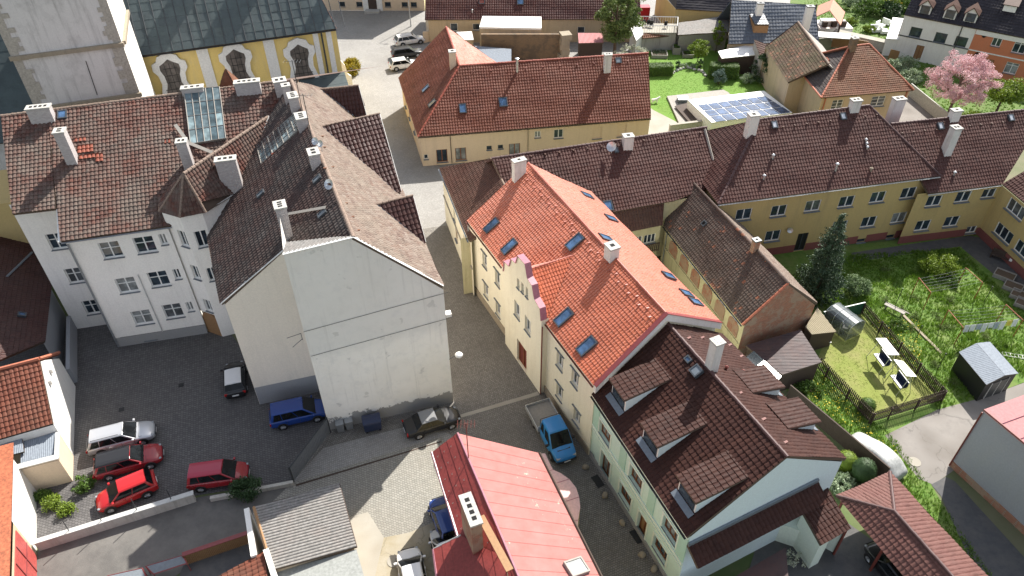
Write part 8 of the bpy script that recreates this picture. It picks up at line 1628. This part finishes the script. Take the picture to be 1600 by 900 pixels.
def inpoly(x,y,pl): 
    r=False;j=len(pl)-1
    for i in range(len(pl)):
        if (pl[i][1]>y)!=(pl[j][1]>y) and x<(pl[j][0]-pl[i][0])*(y-pl[i][1])/(pl[j][1]-pl[i][1])+pl[i][0]: r=not r
        j=i
    return r
pts=[]
while len(pts)<420:
    x,y=rs.uniform(1235,1500),rs.uniform(480,740)
    if (inpoly(x,y,mead) and y>500 and x<1440 and not inpoly(x,y,neat)) or inpoly(x,y,[(1235,605),(1290,580),(1360,668),(1395,690),(1420,745),(1380,700)]): pts.append(P(x,y,.2))
o=quads('dandelions',np.array(pts),.09,'bloom_yellow',None,5,up=2,asp=.9); tag(o,'yellow dandelion flowers scattered in the grass','flowers',kind='stuff')
g=lambda x,y: P(x,y)[:2]
# far garden and big trees
tree('leafy_tree','big leafy green tree rising behind the beige house ridge',g(962,90),10.5,(3.3,2.8,4.6),'leaf_fresh',K=110,m=110,rho=.75,leaf=.3,seed=4,cz=.60,multi=2)
tree('cherry_tree','large cherry tree in full pink blossom',g(1478,186),8.2,(4.2,4.0,3.3),'leaf_pink',K=170,m=170,rho=.55,leaf=.15,seed=5,cz=.66,trunk=.2)
tree('round_tree','yellow-green tree standing right of the pink cherry',g(1556,176),4.8,(3.0,2.4,1.5),'leaf_yellow',K=70,m=90,rho=.6,leaf=.24,seed=6,cz=.62)
tree('shrub_tree','yellow-green bushy tree behind the raised beds',g(1090,96),3.2,(1.8,1.5,1.3),'leaf_yellow',K=45,m=90,rho=.4,leaf=.18,seed=7,cz=.6,limbs=5,trunk=.08)
tree('young_tree','slender young tree with fresh light leaves by the slate house',g(1118,82),4.6,(1.0,.9,2.0),'leaf_yellow',K=26,m=50,rho=.35,leaf=.2,seed=8,cz=.6,trunk=.06,limbs=5)
bush('blossom_shrub','whitish flowering shrub under the big leafy tree',g(985,93),(2.8,1.2,1.1),'leaf_white',K=40,m=70,rho=.4,leaf=.16,seed=9)
bush('dark_conifer','dark evergreen bush in the shaded corner by the mossy barn',g(1192,128),(1.8,2.2,2.2),'leaf_dark',K=50,m=90,rho=.5,leaf=.2,seed=10)
bush('pale_shrub','pale flowering shrub in front of the dark evergreen',g(1168,130),(.9,.8,.7),'leaf_silver',K=20,m=60,seed=11)
bush('blue_spruce','round blue-grey dwarf spruce in front of the big clipped hedge',g(1122,132),(.95,.95,.9),'leaf_blue',K=45,m=80,rho=.28,leaf=.13,z=1.15)
hedge('clipped_hedge','large clipped hedge block beside the blue-grey dwarf spruce',g(1107,120),g(1150,122),1.5,1.9,'leaf_green',1); hedge('clipped_hedge','long low clipped hedge at the corner of the beige house',g(1012,116),g(1049,115),1.5,1.3,'leaf_green',2)
for k,(x,y) in enumerate(((1058,108),(1093,108))):
    p=g(x,y); bush('cypress','%s slim dark cypress of the pair at the rock border'%['left','right'][k],p,(.25,.25,.8),'leaf_dark',K=12,m=60,rho=.2,leaf=.12,seed=20+k,group='slim cypresses on the upper lawn')
for k,(x,y) in enumerate(((1067,106),(1083,106))): bush('border_plant','%s reddish clump of border flowers between the cypresses'%['left','right'][k],g(x,y),(.6,.4,.35),'leaf_silver',K=8,m=40,rho=.25,seed=30+k,group='border flower clumps')
for k,(x,y,r_,mt,lb) in enumerate(((1352,22,3.0,'leaf_green','broad green bush at the back of the far garden'),(1372,14,3.4,'leaf_yellow','light green bush beside the far dark one'),(1388,26,2.2,'leaf_dark','dark bush next to the yellow blossom'),(1398,10,2.0,'bloom_yellow','bright yellow forsythia in the far garden'),(1410,20,2.4,'leaf_green','green bush right of the yellow forsythia'),(1336,8,3.0,'leaf_silver','pale shrub behind the gazebo'),(1329,38,1.0,'leaf_yellow','small yellow-green shrub beside the gazebo'),(1357,50,1.0,'leaf_yellow','small round shrub by the concrete wall'))):
    bush('garden_bush',lb,g(x,y),(r_,r_*.8,r_*.55),mt,K=45,m=60,rho=.55*r_/2.5,leaf=.3 if r_>1.5 else .18,seed=40+k)
for k,(x,y,r_,mt,lb) in enumerate(((1405,112,2.4,'leaf_silver','silvery green shrub mass left of the cherry tree'),(1418,128,1.8,'leaf_silver','smaller silvery shrub against the hipped house'),(1515,188,1.2,'leaf_yellow','low leafy clump on the grass below the cherry'))): bush('silver_shrub',lb,g(x,y),(r_,r_*.7,r_*.5),mt,K=35,m=70,rho=.5,leaf=.22,seed=60+k)
# spruce
b=np.array([*g(1274,462),0.]); t=thing('spruce','tall dark spruce standing in front of the ochre house','tree',b); hS=hz(b,333); print('spruce h',hS); MB().tube(b-[0,0,.1],b+[0,0,hS*.95],.16,.02,8).build('trunk','bark',t); rs=np.random.RandomState(2); pts=[]
for z in np.arange(.5,hS,.22):
    r_=2.3*(1-z/hS)**.85*(1+.15*rs.randn())+.08; nb=int(5+r_*6)
    for k in range(nb):
        a=rs.rand()*6.28; L_=r_*(.75+.35*rs.rand()); m_=int(10+L_*22); s=rs.rand(m_)**.6*L_; pts.append(np.c_[b[0]+np.cos(a)*s+rs.randn(m_)*.09,b[1]+np.sin(a)*s+rs.randn(m_)*.09,z-.18*s+.12*s*s/ max(L_,.1)+rs.randn(m_)*.07])
pts=np.concatenate(pts); quads('crown',pts,.2,'leaf_spruce',t,3,up=.2,asp=.35)
bush('round_shrub','round silvery-green shrub right of the spruce',g(1335,458),(1.15,1.1,1.0),'leaf_sage',K=60,m=90,rho=.35,leaf=.13,seed=71)
bush('bright_bush','bright lime green bush at the back of the meadow',g(1462,425),(1.9,1.3,.95),'leaf_yellow',K=80,m=80,rho=.4,leaf=.16,seed=72)
bush('small_bush','low leafy bush right of the lime green bush',g(1482,440),(1.0,.9,.5),'leaf_green',K=20,m=60,rho=.3,seed=73); bush('flower_patch','low clump with pale flowers beside the picket fence',g(1398,510),(1.1,.8,.35),'leaf_green',K=20,m=50,rho=.3,seed=74)
rs=np.random.RandomState(8)
for k in range(16):
    while True:
        x,y=rs.uniform(1340,1540),rs.uniform(410,610)
        if inpoly(x,y,mead) and not inpoly(x,y,neat) and not inpoly(x,y,[(1480,555),(1545,530),(1600,590),(1560,640),(1490,610)]): break
    bush('meadow_plant','leafy green weed clump growing in the meadow',g(x,y),(rs.uniform(.3,.7),rs.uniform(.3,.6),rs.uniform(.15,.3)),'leaf_fresh',K=8,m=50,rho=.25,leaf=.08,seed=100+k,group='weed clumps in the meadow')
ball('box_ball','round clipped box bush inside the picket fence',g(1352,640),(.62,.62,.55),'leaf_green',n=2200,leaf=.09); ball('box_ball','pale green clipped ball right behind the mint gable',g(1318,730),(.75,.75,.75),'leaf_yellow',n=2500,leaf=.09,seed=2); ball('thuja_ball','tall dark clipped ball beside the board fence',g(1343,748),(.8,.8,1.0),'leaf_dark',n=3000,leaf=.1,seed=3)
ball('box_ball','small yellow-green clipped ball at the end of the mint house',g(1306,722),(.5,.5,.5),'leaf_yellow',n=1500,leaf=.09,seed=4)
bush('spiky_plant','silvery spiky plant in front of the clipped balls',g(1312,760),(.9,.9,.4),'leaf_silver',K=30,m=50,rho=.3,leaf=.22,seed=80)
bush('gold_bush','golden yellow rounded bush beside the church corner',g(550,114),(1.2,2.0,1.1),'gold_cover',K=90,m=70,rho=.4,leaf=.2,seed=5)
for k,(x,y,r_,mt,lb) in enumerate(((132,762,.9,'leaf_green','green bush against the corner of the flat annex'),(85,790,.7,'leaf_yellow','bright leafy weeds below the flat annex'),(70,778,.6,'leaf_green','dark weeds in the corner by the garage wall'),(105,800,.6,'leaf_yellow','low weed clump in front of the annex wall'))): bush('weed_bush',lb,g(x,y),(r_,r_*.8,r_*.55),mt,K=22,m=70,rho=.28,leaf=.13,seed=90+k)
bush('roadside_bush','dark green overgrown bush at the nose of the dark red car',g(388,772),(1.3,.8,.75),'leaf_dark',K=50,m=80,rho=.35,leaf=.14,seed=95)
bush('potted_flowers','small flowering shrub in the yard under the mint gable',g(1240,880),(.6,.6,.5),'leaf_white',K=10,m=30,rho=.25,leaf=.14,seed=96)
bush('low_plant','leafy plant growing beside the board fence',g(1262,612),(1.2,.9,.5),'leaf_green',K=30,m=60,rho=.35,leaf=.16,seed=97)
# vegetables in beds
for k,(px,w_,d_,h_) in enumerate(PT):
    p=P(*px); rs=np.random.RandomState(k); n_=500; q=np.c_[p[0]+(rs.rand(n_)-.5)*(w_-.4),p[1]+(np.round(rs.rand(n_)*6)/6-.5)*(d_-.4),h_*1.2+.02+rs.rand(n_)*.12]; o=quads('vegetables',q,.14,'leaf_dark' if k==0 else 'leaf_green',None,k); tag(o,['dark green vegetable rows in the largest raised bed','leafy plants filling the tall narrow raised bed','leafy plants in the smallest raised bed'][k],'vegetables')
